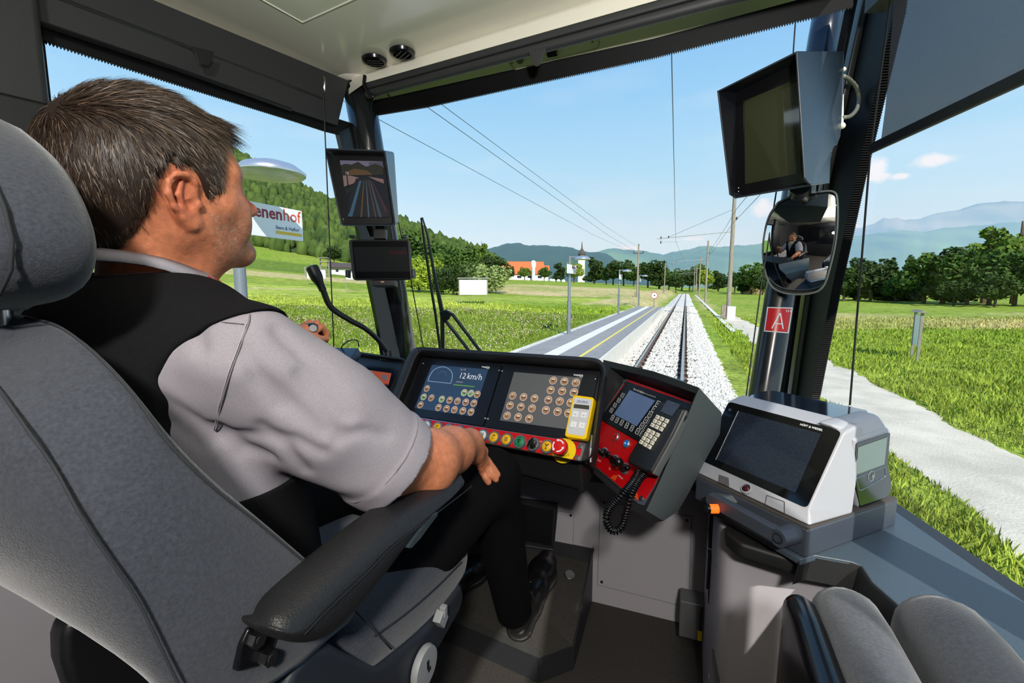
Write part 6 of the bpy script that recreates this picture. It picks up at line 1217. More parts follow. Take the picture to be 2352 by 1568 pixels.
# grab handle with its orange lit end on the front of the base box
PHd = Plane(Bc, u3, Z1); gh = thing('grab_handle', 'dark grey grab handle with glowing orange end under the ticket machine', 'grab handle', PHd.at(1720, 1190))
a, b = PHd.at(1631, 1150, .045), PHd.at(1786, 1236, .045); d_ = (b - a).normalized(); e_ = PHd.n.cross(d_)
def capsule(a, b, r, n=8): 
    return [a - d_ * (r * math.cos(t)) + e_ * (r * math.sin(t)) for t in np.linspace(-math.pi / 2, math.pi / 2, n)][::-1] + [b + d_ * (r * math.cos(t)) + e_ * (r * math.sin(t)) for t in np.linspace(-math.pi / 2, math.pi / 2, n)]
m = MB(); m.prism(capsule(a, b, .0155), -PHd.n * .02); obj('bar', m, M_base, gh, bevel=.004)
m = MB(); m.prism([PHd.at(1622, 1136, .028), PHd.at(1662, 1142, .028), PHd.at(1675, 1160, .028), PHd.at(1640, 1172, .028)], -PHd.n * .03); obj('mount', m, M_shell, gh, bevel=.004)
m = MB(); m.cyl(b, b - PHd.n * .05, .017, .02, 20); obj('mount', m, M_base, gh); m = MB(); q = rnd([b + PHd.n * .001 + d_ * (.009 * math.cos(t)) + e_ * (.009 * math.sin(t)) for t in np.linspace(0, 6.28, 17)[:-1]], 0); m.tube(q + [q[0]], .0006, 5); obj('end_mark', m, M_blk, gh)
c = PHd.at(1649, 1168, .05); dl = (PHd.at(1622, 1168, .072) - c).normalized(); m = MB(); m.cyl(c, c + dl * .018, .0095, .0095, 18); obj('signal_lamp', m, mat('lamp_orange', (255, 84, 18), .4, emit=2.2), gh); m = MB(); m.cyl(c + dl * .018, c + dl * .023, .0102, .0085, 18); obj('lamp_cap', m, M_blk2, gh)
# cab door edge with hinges, junction boxes, front wall panels
dr = thing('cab_door', 'narrow folded cab door edge with steel rail beside the white cabinet', 'door', PZ(1655, 1560, 0))
pe = [D(1656, 1180, 1.10), D(1663, 1300, 1.10), D(1667, 1400, 1.10), D(1660, 1568, 1.08), D(1655, 1650, 1.06)]; m = MB(); m.tube(pe, .008, 8); obj('edge_rail', m, M_steel, dr)
pe2 = [D(1650, 1180, 1.14), D(1655, 1300, 1.14), D(1652, 1420, 1.14), D(1640, 1568, 1.12)]; m = MB(); m.loft([[p, p + V(-.012, .012, 0), p + V(-.006, .02, 0), p + V(.006, .008, 0)] for p in pe2]); obj('leaf_edge', m, M_white, dr)
m = MB(); m.tube([D(1637, 1175, 1.2), D(1634, 1215, 1.2), D(1631, 1258, 1.2)], [.006, .009, .005], 8); obj('hinge', m, M_blk, dr); m = MB(); m.box(D(1632, 1308, 1.2), .018, .02, .10); m.box(D(1640, 1300, 1.2), .012, .014, .05); m.tube([D(1630, 1355, 1.2), D(1630, 1385, 1.2)], .004, 6); obj('hinge', m, M_blk, dr)
for y in (1302, 1510): m = MB(); m.sphere(D(1649 + (3 if y > 1400 else 0), y, 1.09), .005, 8, 6); obj('bolt', m, M_steel, dr)
m = MB(); m.tube([D(1642, 1490, 1.1), D(1648, 1568, 1.08), D(1650, 1620, 1.07)], .007, 6); obj('strut', m, M_steel, dr)
for p, w, lb in ((D(1590, 1410, 1.44), .075, 'grey junction box with yellow label on the front wall'), (D(1640, 1425, 1.38), .045, 'narrower grey junction box beside the door hinge')):
    t = thing('junction_box', lb, 'junction box', p, 'grey boxes low on the front wall'); m = MB(); m.box(p, w, .07, .12); obj('housing', m, mat('box_grey', (84, 84, 86), .5), t, bevel=.003); m = MB(); m.box(p + V(w * .3, -.036, -.04), .013, .002, .032); obj('yellow_label', m, mat('label_yellow', (226, 190, 30), .5), t); m = MB(); m.box(p + V(w * .32, -.0355, .0), .006, .002, .11); obj('seal', m, M_blk, t)
PFW = Plane((0, 1.531, 0), (1, 0, 0), (0, 0, 1))
def wpanel(lb, pts, scr):
    t = thing('wall_panel', lb, 'wall panel', PFW.at(*pts[0]), 'screwed panels of the front wall'); q = [PFW.at(*p, .0015) for p in pts]; m = MB(); m.prism(q, -PFW.n * .001); obj('sheet', m, M_white, t); m = MB(); m.tube(q + [q[0]], .0008, 4); obj('seam', m, M_seam, t)
    for p in scr: c = PFW.at(*p, .002); m = MB(); m.cyl(c, c + PFW.n * .002, .0055, .005, 10); obj('screw', m, mat('screw_dark', (60, 58, 56), .4, .6), t)
wpanel('large light grey wall panel below the side console', [(1379, 1150), (1588, 1186), (1582, 1395), (1372, 1343)], [(1388, 1155), (1578, 1195), (1382, 1336)])
wpanel('small light grey wall panel beside the black hatch', [(1200, 1164), (1318, 1178), (1316, 1260), (1195, 1240)], [(1311, 1183)])
hb = thing('floor_hatch', 'black framed hatch low on the front wall behind the knee', 'hatch', PFW.at(1270, 1255, .01)); m = MB(); m.prism([PFW.at(*p, .012) for p in ((1120, 1135), (1281, 1157), (1272, 1260), (1120, 1232))], -PFW.n * .012); obj('frame', m, M_con, hb, bevel=.003); m = MB(); m.prism([PFW.at(*p, .014) for p in ((1120, 1144), (1271, 1172), (1266, 1253), (1120, 1226))], -PFW.n * .003); obj('door', m, M_blk, hb)
m = MB(); m.tube([PFW.at(1281, 1157, .014), PFW.at(1271, 1262, .014)], .003, 6); m.tube([PFW.at(1120, 1240, .014), PFW.at(1271, 1262, .014)], .003, 6); obj('edge_trim', m, M_steel, hb)
m = MB(); m.prism([V(-1.2, 1.531, .47), V(-.22, 1.531, .47), V(-.22, 1.49, .47), V(-1.2, 1.49, .47)], V(0, 0, .03)); struct('trim_26', m, M_dark)
m = MB(); m.prism([V(-.3, 1.531, .50), V(.42, 1.531, .50), V(.42, 1.47, .50), V(-.3, 1.47, .50)], V(0, 0, .022)); struct('trim_27', m, M_con)
# wedge footrest
fr = thing('footrest', 'black wedge footrest with steel front edge under the driver\'s shoe', 'footrest', V(-.6, 1.2, 0))
fA, fB, fC, fD, fE = PY(1358, 1286, 1.53), V(-.271, 1.218, .075), V(-.353, 1.137, .075), V(-.80, 1.20, .075), V(-.80, 1.53, .16)
m = MB(); top = [fA, fB, fC, fD, fE]; m.loft([[V(p.x, p.y, 0) for p in top], top]); obj('wedge', m, mat('footrest_rubber', (48, 45, 41), .8, noise=(160, .3), bump=(300, .2)), fr)
m = MB()
dC = (fD - fC).normalized(); m.prism([fC + V(0, -.002, .002), fC + dC * .45 + V(0, -.002, .002), fC + dC * .45 + V(0, -.006, -.07), fC + V(0, -.006, -.07)], V(0, .004, 0)); obj('front_plate', m, M_con, fr)
m = MB(); m.prism([fC + V(0, 0, .003), fC + dC * .45 + V(0, 0, .003), fC + dC * .45 + V(0, .022, .007), fC + V(0, .022, .007)], V(0, 0, -.003)); obj('steel_edge', m, mat('dull_steel', (110, 110, 108), .4, .8), fr)
m = MB(); m.prism([fB + V(.002, 0, .002), fC + V(.002, -.002, .002), fC + V(.002, -.002, -.073), fB + V(.002, 0, -.073)], V(.003, -.003, 0)); m.prism([fA + V(.003, 0, .05), fB + V(.003, 0, .002), V(fB.x + .003, fB.y, .002), V(fA.x + .003, fA.y, .002)], V(.003, 0, 0)); obj('side_plate', m, M_con, fr)
m = MB(); m.prism([PY(1365, 1262, 1.525), fA + V(0, -.012, 0), fE + V(0, -.012, 0), V(-.80, 1.525, PY(1365, 1262, 1.525).z)], V(0, .006, 0)); obj('back_plate', m, M_con, fr)
c = D(1305, 1322, 1.335); c.z = .125; n_ = (fA - fB).cross(fC - fB).normalized(); n_ = n_ if n_.z > 0 else -n_; m = MB(); c = PZ(1306, 1330, .118); m.cyl(c, c + n_ * .026, .0185, .0185, 24); obj('pedal_button', m, M_steel, fr, bevel=.002)
# flip-up passenger seat at the lower right
M_vel = mat('velour', (60, 64, 72), .95, noise=(260, .28), bump=(500, .35), sheen=.35)
ps = thing('flip_seat', 'folding passenger seat with grey velour pads and glossy black shell', 'seat', V(.2, .3, 0))
def pad(x0, x1, yf, zt, name, m_, r, yb=-.25, lean=0):
    rings = []
    for yy, k in ((yf, .35), (yf - .012, .7), (yf - .035, .93), (yf - .08, 1.0), (yf - .2, 1.0), (yf - .4, 1.0), (yb, 1.0)):
        zc = zt - .02 * ((yf - yy) / .4) ** 1.5; cxm = (x0 + x1) / 2; hw = (x1 - x0) / 2 * (.75 + .25 * k); zt_ = zc - (1 - k) * .05
        rg = [V(cxm - hw, yy, .2)] + [V(cxm - hw * math.cos(t), yy, zt_ - r + r * math.sin(t)) for t in np.linspace(0, math.pi, 11)] + [V(cxm + hw, yy, .2)]
        rings.append(rg)
    m = MB(); m.loft(rings); return obj(name, m, m_, ps, smooth=180)
pad(.172, .245, .685, .755, 'backrest_pad', M_vel, .035); pad(.262, .352, .69, .765, 'seat_pad', M_vel, .042); pad(.140, .176, .68, .735, 'shell', M_blk2, .02)
m = MB(); m.box(V(.24, .3, .12), .1, .3, .24); obj('pedestal', m, M_blk, ps)
# ---------------------------------------------------------------- driver's seat
SX = -.675
M_seat = mat('seat_velour', (52, 56, 65), .95, noise=(300, .3), bump=(600, .4), sheen=.35); M_splas = mat('seat_plastic', (38, 42, 50), .5, bump=(500, .2)); M_arm = mat('armrest_pu', (27, 27, 29), .42, bump=(420, .45))
seat = thing('driver_chair', 'grey velour driver seat with headrest and black armrest', 'driver seat', V(SX, .5, 0))
def mir(p): return V(2 * SX - p.x, p.y, p.z)
ST = [((900, 1480), (520, 1760), -.40, -.40), ((760, 1330), (462, 1635), -.40, -.40), ((695, 1272), (412, 1566), -.40, -.40), ((600, 1190), (322, 1383), -.405, -.405), ((500, 1110), (257, 1286), -.41, -.41), ((400, 1010), (192, 1188), -.42, -.42), ((320, 900), (128, 1072), -.44, -.44), ((230, 805), (63, 980), -.48, -.46), ((150, 747), (0, 890), -.54, -.515), ((75, 727), (-50, 832), -.605, -.585)]
rings = []
for (f_, s_, xa, xb) in ST:
    Fp, Sp = PX(*f_, xa), PX(*s_, xb); w = SX - Fp.x
    q = [Fp + V(.006, -.012, .0), Fp, Fp + V(-.02, .004, 0), Fp + V(-.06, -.018, 0), V(SX, Fp.y - .035, Fp.z), mir(Fp + V(-.06, -.018, 0)), mir(Fp + V(-.02, .004, 0)), mir(Fp), mir(Fp + V(.006, -.012, 0)), mir((Fp + Sp) / 2 + V(.012, 0, 0)), mir(Sp), mir(Sp + V(-.012, -.008, 0)), mir(Sp + V(-.07, -.03, 0)), V(SX, Sp.y - .045, Sp.z), Sp + V(-.07, -.03, 0), Sp + V(-.012, -.008, 0), Sp, (Fp + Sp) / 2 + V(.012, 0, 0)]
    i = len(rings)
    if i < 4:
        for k_, w_ in {9: .8, 10: 1, 11: 1, 12: .9, 13: .6, 14: .3, 5: .5, 6: .7, 7: .7, 8: .7}.items(): q[k_] = q[k_] + V(0, 0, (.42, .27, .14, .05)[i] * w_)
    rings.append(q)
top = [V(SX + (p.x - SX) * .45, p.y, p.z + .004) for p in rings[-1]]; rings.append(top)
m = MB(); m.loft(rings); obj('backrest', m, M_seat, seat, sub=2)
m = MB(); sm_ = [PX(*s_, xb) + V(.003, -.002, 0) for (_, s_, _, xb) in ST]; m.tube(spline(sm_, 6), .0012, 6); m.tube(spline([PX(*f_, xa) + V(.0045, -.0075, 0) for (f_, _, xa, _) in ST], 6), .0013, 5); obj('seam', m, mat('seam_thread', (40, 43, 48), .9), seat, smooth=180)
# plastic back shell under the velour and the lower rear cover
hr = [(0, 283), (55, 325), (105, 400), (145, 490), (162, 560), (158, 625), (130, 680), (70, 706), (0, 712)]
H0 = [PY(x, y, .235) for x, y in hr]; zt, zb = H0[0].z, H0[-1].z
out = [V(SX, .235, zt + .028)] + [V(-.60, .235, zt + .016)] + H0 + [V(-.60, .235, zb - .004), V(SX, .235, zb - .008)]; out = out + [mir(p) for p in out[1:-1]][::-1]
cH = V(SX, .235, (zt + zb) / 2)
m = MB(); m.loft([[cH + (p - cH) * s + V(0, dy, 0) for p in out] for s, dy in ((.55, -.062), (.86, -.056), (.965, -.035), (1.0, .0), (.97, .022), (.85, .036), (.5, .04))]); obj('headrest', m, M_seat, seat, sub=1, smooth=180)
m = MB(); m.tube([cH + (p - cH) * .972 + V(0, -.034, 0) for p in out + [out[0]]], .0016, 5); obj('headrest_seam', m, mat('seam_thread', (60, 64, 72), .9), seat, smooth=180)
for e in (-.06, .06): m = MB(); m.cyl(V(SX + e, .235, 1.0), V(SX + e, .235, 1.12), .008, .008, 10); obj('headrest_post', m, M_steel, seat)
AR = [((576, 1392), (628, 1420), (628, 1452)), ((590, 1357), (672, 1402), (690, 1494)), ((640, 1318), (738, 1340), (775, 1470)), ((720, 1258), (824, 1266), (840, 1395)), ((800, 1195), (885, 1210), (905, 1305)), ((905, 1122), (970, 1153), (975, 1200)), ((1000, 1085), (1045, 1102), (1042, 1150)), ((1052, 1074), (1068, 1085), (1067, 1102))]
rings = []
for a, b, c in AR:
    tl, tr, br = PX(*a, -.405), PX(*b, -.343), PX(*c, -.333); bl = V(-.40, br.y, br.z); mm = (tl + tr) / 2 + V(0, 0, .006)
    rings.append([tl + V(-.004, 0, -.016), tl, mm, tr, tr + V(.010, 0, -.016), (tr * .4 + br * .6) + V(.007, 0, 0), br, (br + bl) / 2 + V(0, 0, -.003), bl, (tl + bl) / 2 + V(-.004, 0, 0)])
c0_ = sum(rings[0], V(0, 0, 0)) / 10; rings[0] = [c0_ + (q_ - c0_) * .85 for q_ in rings[0]]
m = MB(); m.loft(rings); obj('armrest', m, M_arm, seat, sub=2)
m = MB(); tr_ = [PX(*b, -.343) + V(.0125, 0, -.022) for _, b, _ in AR[1:]]; m.tube(spline(tr_, 5), .0012, 5); obj('armrest_seam', m, M_blk, seat)
m = MB(); q = [PX(*p, -.329) for p in ((938, 1258), (962, 1222), (985, 1194), (1004, 1176), (1006, 1182), (988, 1206), (966, 1236), (946, 1258))]; m.prism(q, V(-.006, 0, 0)); obj('armrest_glint', m, mat('recess_glint', (52, 62, 68), .25), seat)  # strip in the recess, its grey-blue reflection painted as base colour
br_ = thing if False else None
PBk = Plane(PX(590, 1480, -.392), V(0, -1, 0), V(0, 0, 1)); PBk = Plane(PBk.o, V(0, 1, 0), V(0, 0, 1))
m = MB(); m.prism(rnd([PX(*p, -.388) for p in ((545, 1545), (556, 1480), (574, 1440), (640, 1462), (625, 1500), (600, 1530))], .004), V(-.02, 0, 0)); bk = obj('armrest_bracket', m, M_blk2, seat, bevel=.003)
for x, y in ((582, 1465), (608, 1507)):
    c = PX(x, y, -.388); m = MB(); m.cyl(c, c + V(.009, 0, 0), .0085, .0085, 6); m.cyl(c + V(.009, 0, 0), c + V(.0095, 0, 0), .004, .004, 8); obj('bolt', m, M_steel, bk, smooth=0)
CU = [((1082, 1238), (1082, 1300)), ((1072, 1232), (1070, 1325)), ((1030, 1262), (1011, 1411)), ((950, 1335), (947, 1471)), ((860, 1405), (871, 1530)), ((760, 1480), (790, 1590))]
rings = []
for i, (a, b) in enumerate(CU):
    T, B = PX(*a, -.415), PX(*b, -.412); k = .0 if i else .02
    rings.append([T + V(.012 - k, 0, -.02), T + V(-k, 0, 0), T + V(-.05, 0, .012), V(SX, T.y, T.z - .01), mir(T + V(-.05, 0, .012)), mir(T + V(-k, 0, 0)), mir(T + V(.012 - k, 0, -.02)), mir(B + V(.008 - k, 0, 0)), mir(B + V(-.03, 0, -.012)), V(SX, B.y, B.z - .012), B + V(-.03, 0, -.012), B + V(.008 - k, 0, 0)])
m = MB(); m.loft(rings); obj('seat_cushion', m, M_seat, seat, sub=2)
m = MB(); m.tube(spline([PX(*p, -.402) for p in ((1060, 1290), (1000, 1350), (930, 1410), (860, 1460))], 5), .0016, 5); obj('cushion_seam', m, mat('seam_thread', (60, 64, 72), .9), seat)
sh_ = [PX(*p, -.405) for p in ((640, 1640), (672, 1545), (715, 1492), (765, 1478), (800, 1500), (871, 1530), (947, 1473), (1011, 1413), (1062, 1335), (1068, 1365), (1062, 1398), (1030, 1455), (1000, 1510), (985, 1640))]
m = MB(); m.prism(sh_, V(-.50, 0, 0)); obj('base_shell', m, M_splas, seat, bevel=.012, seg=3)
c = PX(968, 1528, -.402); m = MB(); m.lathe([(.034, 0), (.036, .004), (.033, .012), (.0, .013)], c, V(1, 0, 0), 28); ad = obj('adjuster_dial', m, mat('dial_grey', (148, 150, 152), .45), seat, smooth=50)
m = MB(); m.box(c + V(.0135, 0, .006), .001, .006, .014); m.box(c + V(.0135, .004, -.006), .001, .008, .006); obj('dial_symbol', m, M_ink, ad)
c = PX(1012, 1420, -.398); m = MB(); m.box(c, .016, .022, .03, (V(1, 0, 0), V(0, .8, .6), V(0, -.6, .8))); m.box(c + V(.004, .004, .014), .012, .012, .02); obj('adjuster_lever', m, mat('dial_grey', (148, 150, 152), .45), seat, bevel=.002)
m = MB(); m.cyl(V(SX, .52, 0), V(SX, .52, .42), .16, .13, 24); obj('pedestal', m, M_blk, seat)
m = MB(); m.prism([PX(*p, -.56) for p in ((160, 1425), (146, 1470), (148, 1525), (170, 1590), (420, 1700), (500, 1600), (330, 1440), (250, 1395))], V(-.03, 0, 0)); obj('rear_cover', m, M_blk, seat, bevel=.008, seg=3)
# ---------------------------------------------------------------- the driver
def basis(yaw, pitch, roll):
    cy, sy = math.cos(yaw), math.sin(yaw); f = np.array([sy, cy, 0]); r = np.array([cy, -sy, 0]); u = np.array([0, 0, 1.])
    f, u = f * math.cos(pitch) + u * math.sin(pitch), u * math.cos(pitch) - f * math.sin(pitch)
    r, u = r * math.cos(roll) - u * math.sin(roll), u * math.cos(roll) + r * math.sin(roll); return r, f, u
HC = np.array([-.68, .439, 1.251]); hr_, hf_, hu_ = basis(math.radians(14), math.radians(6), math.radians(6)); HB = np.stack([hr_, hf_, hu_], 1)
def HL(a, b, c): return HC + hr_ * a + hf_ * b + hu_ * c
def toH(p): return (p - HC) @ HB
def head_sdf(q):
    """skull, face, ears in head space: x right, y face forward, z up"""
    m = np.stack([np.abs(q[:, 0]), q[:, 1], q[:, 2]], 1)
    d = s_ell(q, (0, -.014, .042), (.077, .100, .089)); d = smin(d, s_ell(q, (0, -.034, .018), (.070, .082, .074)), .03)
    d = smin(d, s_ell(q, (0, .030, -.018), (.063, .060, .080)), .035)
    d = smin(d, s_cap(m, (.055, .0, -.038), (.018, .076, -.076), .021, .019), .03)
    d = smin(d, s_ell(q, (0, .088, -.077), (.024, .019, .017)), .02)
    d = smin(d, s_cap(m, (.054, .045, -.006), (.034, .074, -.006), .018, .016), .025); d = smin(d, s_ell(m, (.036, .070, -.034), (.022, .018, .024)), .02)
    d = smin(d, s_cap(m, (.046, .066, .036), (.012, .080, .036), .012, .013), .018)
    d = smin(d, s_cap(q, (0, .055, .060), (0, .060, .075), .028, .02), .04)
    d = smax(d, -s_ell(m, (.034, .096, .013), (.017, .017, .012)), .012)
    d = smin(d, s_ell(m, (.033, .0735, .0135), (.0155, .0135, .0125)), .004)
    d = smin(d, s_cap(m, (.046, .072, .021), (.020, .085, .020), .0045, .004), .008); d = smin(d, s_cap(m, (.046, .070, .005), (.020, .083, .004), .004, .004), .008)
    d = smin(d, s_cap(q, (0, .086, .022), (0, .108, -.009), .0085, .0095), .012); d = smin(d, s_ell(q, (0, .111, -.0115), (.0105, .0105, .0095)), .008)
    d = smin(d, s_ell(m, (.0125, .098, -.0165), (.0085, .011, .0075)), .007)
    d = smax(d, -s_ell(m, (.006, .104, -.0235), (.0038, .006, .003)), .003)
    d = smin(d, s_chain(m, ((.026, .074, -.047), (.012, .087, -.041), (0, .091, -.0395)), (.0055, .007, .0068)), .008); d = smin(d, s_chain(m, ((.025, .074, -.049), (.012, .086, -.053), (0, .090, -.054)), (.005, .0075, .008)), .008)
    d = smax(d, -s_chain(m, ((.030, .082, -.0465), (.013, .097, -.047), (0, .1015, -.0468)), (.0014, .0016, .0016)), .004)
    d = smax(d, -s_chain(m, ((.020, .094, -.014), (.034, .086, -.036), (.036, .078, -.054)), (.001, .0014, .001)), .014)
    # ears
    e = s_ell(m, (.079, -.012, -.004), (.007, .0165, .029)); e = smin(e, s_ell(m, (.078, -.004, -.026), (.006, .0105, .0115)), .008)
    e = smin(e, s_chain(m, ((.080, .006, .010), (.083, .004, .022), (.087, -.006, .030), (.091, -.018, .029), (.094, -.028, .020), (.094, -.031, .006), (.091, -.026, -.009), (.086, -.017, -.022), (.080, -.006, -.034), (.077, .003, -.031)), (.0036, .004, .0042, .0044, .0046, .0044, .004, .004, .0055, .005), .004), .005)
    e = smax(e, -s_ell(m, (.093, -.007, -.004), (.0115, .0095, .0155)), .005); e = smax(e, -s_ell(m, (.098, -.017, .014), (.0115, .0085, .012)), .005)
    e = smin(e, s_chain(m, ((.086, -.012, .020), (.089, -.019, .006), (.086, -.014, -.010), (.083, -.006, -.019)), (.003, .0036, .0034, .0032), .003), .004)
    e = smin(e, s_ell(m, (.081, .006, -.006), (.006, .0045, .0075)), .004); e = smin(e, s_cap(m, (.084, -.008, .001), (.082, .004, .006), .0025), .003)
    d = smin(d, e, .006)
    d = smin(d, s_ell(q, (.068, .032, -.071), (.004, .004, .004)), .004) if False else d
    return d
NB = HL(0, -.042, -.15); RA0, RA1, RA2 = (np.array(D(*a)) for a in ((575, 830, .575), (742, 948, .63), (893, 1058, .69)))
EL, F1, WR_ = (np.array(D(*a)) for a in ((982, 1058, .755), (1035, 1034, .84), (1077, 1018, .925)))
LS, LE, LW = np.array([-.875, .42, 1.04]), np.array([-.93, .66, .86]), np.array([-.85, .78, .97])
HIPR, HIPL = np.array([-.585, .44, .50]), np.array([-.765, .44, .50])
KR, AK = np.array(D(1126, 1100, 1.06)), np.array(D(1184, 1395, 1.22)); KL, AL = np.array([-.80, .95, .64]), np.array([-.74, 1.24, .20])
def torso(p, o=0.0):
    d = s_ell(p, (-.69, .425, .92), (.185 + o, .128 + o, .235 + o)); d = smin(d, s_ell(p, (-.69, .392, 1.035), (.165 + o, .105 + o, .095 + o)), .06)
    d = smin(d, s_ell(p, (-.675, .45, .70), (.178 + o, .135 + o, .20 + o)), .08)
    d = smin(d, s_chain(p, (LS + (0, 0, .0), (-.78, .405, 1.07), NB + (.0, -.016, -.034), (-.588, .400, 1.066), RA0 + (0, .002, .0)), (.062 + o, .048 + o, .052 + o, .046 + o, .056 + o), .03), .05)
    return d
def hand(p, W, K, fingers, thumb, rp):
    d = s_chain(p, (W, (W + K[0]) / 2, K[0]), (rp[0], rp[1], rp[2]), .01)
    for k in K[1:]: d = smin(d, s_cap(p, W + (k - W) * .3, k, rp[1] * .8, rp[2]), .012)
    for pts, rs in fingers: d = smin(d, s_chain(p, pts, rs, .002), .0022)
    return smin(d, s_chain(p, thumb[0], thumb[1], .003), .008)
def trou(p):
    d = s_ell(p, (-.675, .45, .545), (.195, .155, .115)); d = smin(d, s_chain(p, (HIPR, KR, AK + (0, .0, -.03)), (.098, .066, .046), .03), .05)
    d = smin(d, s_chain(p, (HIPL, KL, AL), (.098, .066, .048), .03), .05); d = d + .0022 * np.sin(p[:, 2] * 70 + p[:, 0] * 40 + p[:, 1] * 20) * np.exp(-((p - KR) ** 2).sum(1) / .012)
    d = np.maximum(d, p[:, 2] - .64 - .3 * np.clip(p[:, 1] - .5, 0, 1)); axl = (AK - KR) / np.linalg.norm(AK - KR); d = np.maximum(d, np.where(p[:, 0] > -.62, (p - AK) @ axl - .012, .16 - p[:, 2])); return d
def onleg(x, y, r, dep):
    h = hit_sdf(trou, x, y); return np.array(h - ray(x, y).normalized() * r * .8) if h is not None else np.array(D(x, y, dep))
aD = lambda *a: np.array(D(*a))
RK = [aD(1099, 1060, .955), aD(1106, 1051, .965), aD(1108, 1045, .985), aD(1104, 1040, 1.0)]
RF = [([RK[0], onleg(1108, 1082, .016, .985), onleg(1117, 1097, .009, .987), onleg(1123, 1107, .0065, .985)], [.0088, .0075, .0068, .0058]), ([RK[1], onleg(1118, 1068, .018, 1.0), onleg(1131, 1088, .010, 1.0), onleg(1140, 1101, .007, .998)], [.009, .008, .0073, .0062]),
      ([RK[2], onleg(1120, 1058, .016, 1.03), onleg(1134, 1077, .009, 1.03), onleg(1144, 1090, .005, 1.03)], [.009, .008, .0074, .0062]), ([RK[3], aD(1114, 1044, 1.04), aD(1124, 1052, 1.06), aD(1132, 1062, 1.07)], [.009, .0078, .007, .006])]
RTm = ([aD(1083, 1014, .945), aD(1097, 1022, .975), aD(1107, 1030, .99), aD(1114, 1034, .995)], [.014, .011, .0092, .0075])
CT = np.array(c_ctl) if 'c_ctl' in globals() else np.array(D(712, 758, 1.05))
LK = [CT + (-.03, -.02, -.005 + .0), CT + (-.012, -.018, .004), CT + (.006, -.016, .004), CT + (.022, -.016, -.004)]
LF = [([k, k + (0, .03, .012), k + (0, .045, -.006), k + (0, .042, -.022)], [.0088, .008, .0072, .006]) for k in LK]
LT = ([LW + (.02, .0, -.004), CT + (.03, -.04, -.02), CT + (.036, -.012, -.018), CT + (.034, .008, -.02)], [.013, .011, .009, .0075])
def near(f, p, c, r):
    d = np.linalg.norm(p - A3(c), axis=1) - r + .06; m = d < .06
    if m.any(): d[m] = f(p[m])
    return d
def body(p):
    d = near(lambda q: head_sdf(toH(q)), p, HL(0, 0, .01), .22)
    d = smin(d, s_chain(p, (HL(0, -.028, -.03), HL(0, -.034, -.08), NB), (.053, .054, .060)), .03)
    d = smin(d, s_cap(p, HL(.03, .03, -.075), HL(.012, .0, -.14), .022, .02), .03); d = smin(d, s_cap(p, HL(-.03, .03, -.075), HL(-.012, .0, -.14), .022, .02), .03)
    d = smin(d, torso(p, -.016), .02)
    arm = s_chain(p, (RA0, RA2, EL), (.055, .052, .0505), .02); fa = s_chain(p, (EL, F1, WR_), (.048, .041, .0275), .02); arm = smin(arm, fa, .02)
    arm = smin(arm, s_ell(p, aD(985, 1098, .735), (.03, .03, .024)), .02); arm = smax(arm, -s_cap(p, aD(1008, 1048, .765), aD(1018, 1040, .775), .004), .016)
    d = smin(d, arm, .01); d = smin(d, near(lambda q: hand(q, WR_, RK, RF, RTm, (.026, .022, .0105)), p, RK[1], .2), .018)
    d = smin(d, s_chain(p, (LS, LE, LW), (.05, .045, .028), .02), .015); d = smin(d, near(lambda q: hand(q, LW, LK, LF, LT, (.026, .021, .0105)), p, LK[1], .2), .018)
    for H, K, A in ((HIPR, KR, AK), (HIPL, KL, AL)): d = smin(d, s_chain(p, (H, K, A), (.08, .05, .034), .02), .03)
    return smin(d, s_ell(p, (-.675, .44, .53), (.17, .13, .1)), .04)
# skin tone from anatomy: stubble, lips, ears, sun-reddened neck
def tone(v):
    q = toH(v); c = np.tile(np.array([*rgb(196, 124, 90)[:3], 1.0]), (len(v), 1)); rs = np.random.RandomState(3)
    def mix(m, col): m = np.clip(m, 0, 1)[:, None]; c[:, :3] = c[:, :3] * (1 - m) + np.array(rgb(*col)[:3]) * m
    ax = np.abs(q[:, 0]); g = lambda a, b, r: np.exp(-((np.stack([ax, q[:, 1], q[:, 2]], 1) - np.array(a)) ** 2 / np.array(b) ** 2).sum(1) * r)
    hd = (q[:, 2] > -.2) & (np.abs(q[:, 0]) < .13) & (np.abs(q[:, 1]) < .17)
    mix(hd * g((.088, -.014, .0), (.016, .03, .04), 1) * .6, (192, 98, 70)); mix(hd * g((0, .112, -.01), (.02, .02, .02), 1) * .55, (206, 112, 94)); mix(hd * g((.036, .075, -.012), (.02, .03, .02), 1) * .3, (206, 120, 96))
    mix(hd * g((0, .092, -.047), (.024, .014, .010), 1) * .8, (178, 92, 84))
    st_ = np.clip((.006 - q[:, 2] - np.clip(q[:, 1], 0, .06) * .35) / .02, 0, 1) * np.clip((q[:, 1] - .012) / .02, 0, 1) * np.clip((q[:, 2] + .115) / .015, 0, 1) * np.clip(1 - g((0, .095, -.047), (.02, .012, .008), 1) * 1.5, 0, 1)
    mix(hd * st_ * (.34 + .22 * (rs.rand(len(v)) > .6)), (118, 92, 78)); mix(hd * ((st_ > .4) & (rs.rand(len(v)) > .9)) * .35, (190, 176, 164))
    mix(hd * g((.042, .078, .034), (.022, .012, .006), 1) * .6, (120, 84, 62)); mix(hd * ((q[:, 2] < -.02) & (q[:, 1] < .02)) * .28, (200, 124, 90))
    arm = (v[:, 1] > .55) & (v[:, 2] < 1.0); mix(arm * .4, (196, 122, 82)); mix(arm * (rs.rand(len(v)) > .9985), (120, 62, 40))
    return c
M_skin = bpy.data.materials.new('skin'); M_skin.use_nodes = True; _n = M_skin.node_tree; _b = _n.nodes['Principled BSDF']
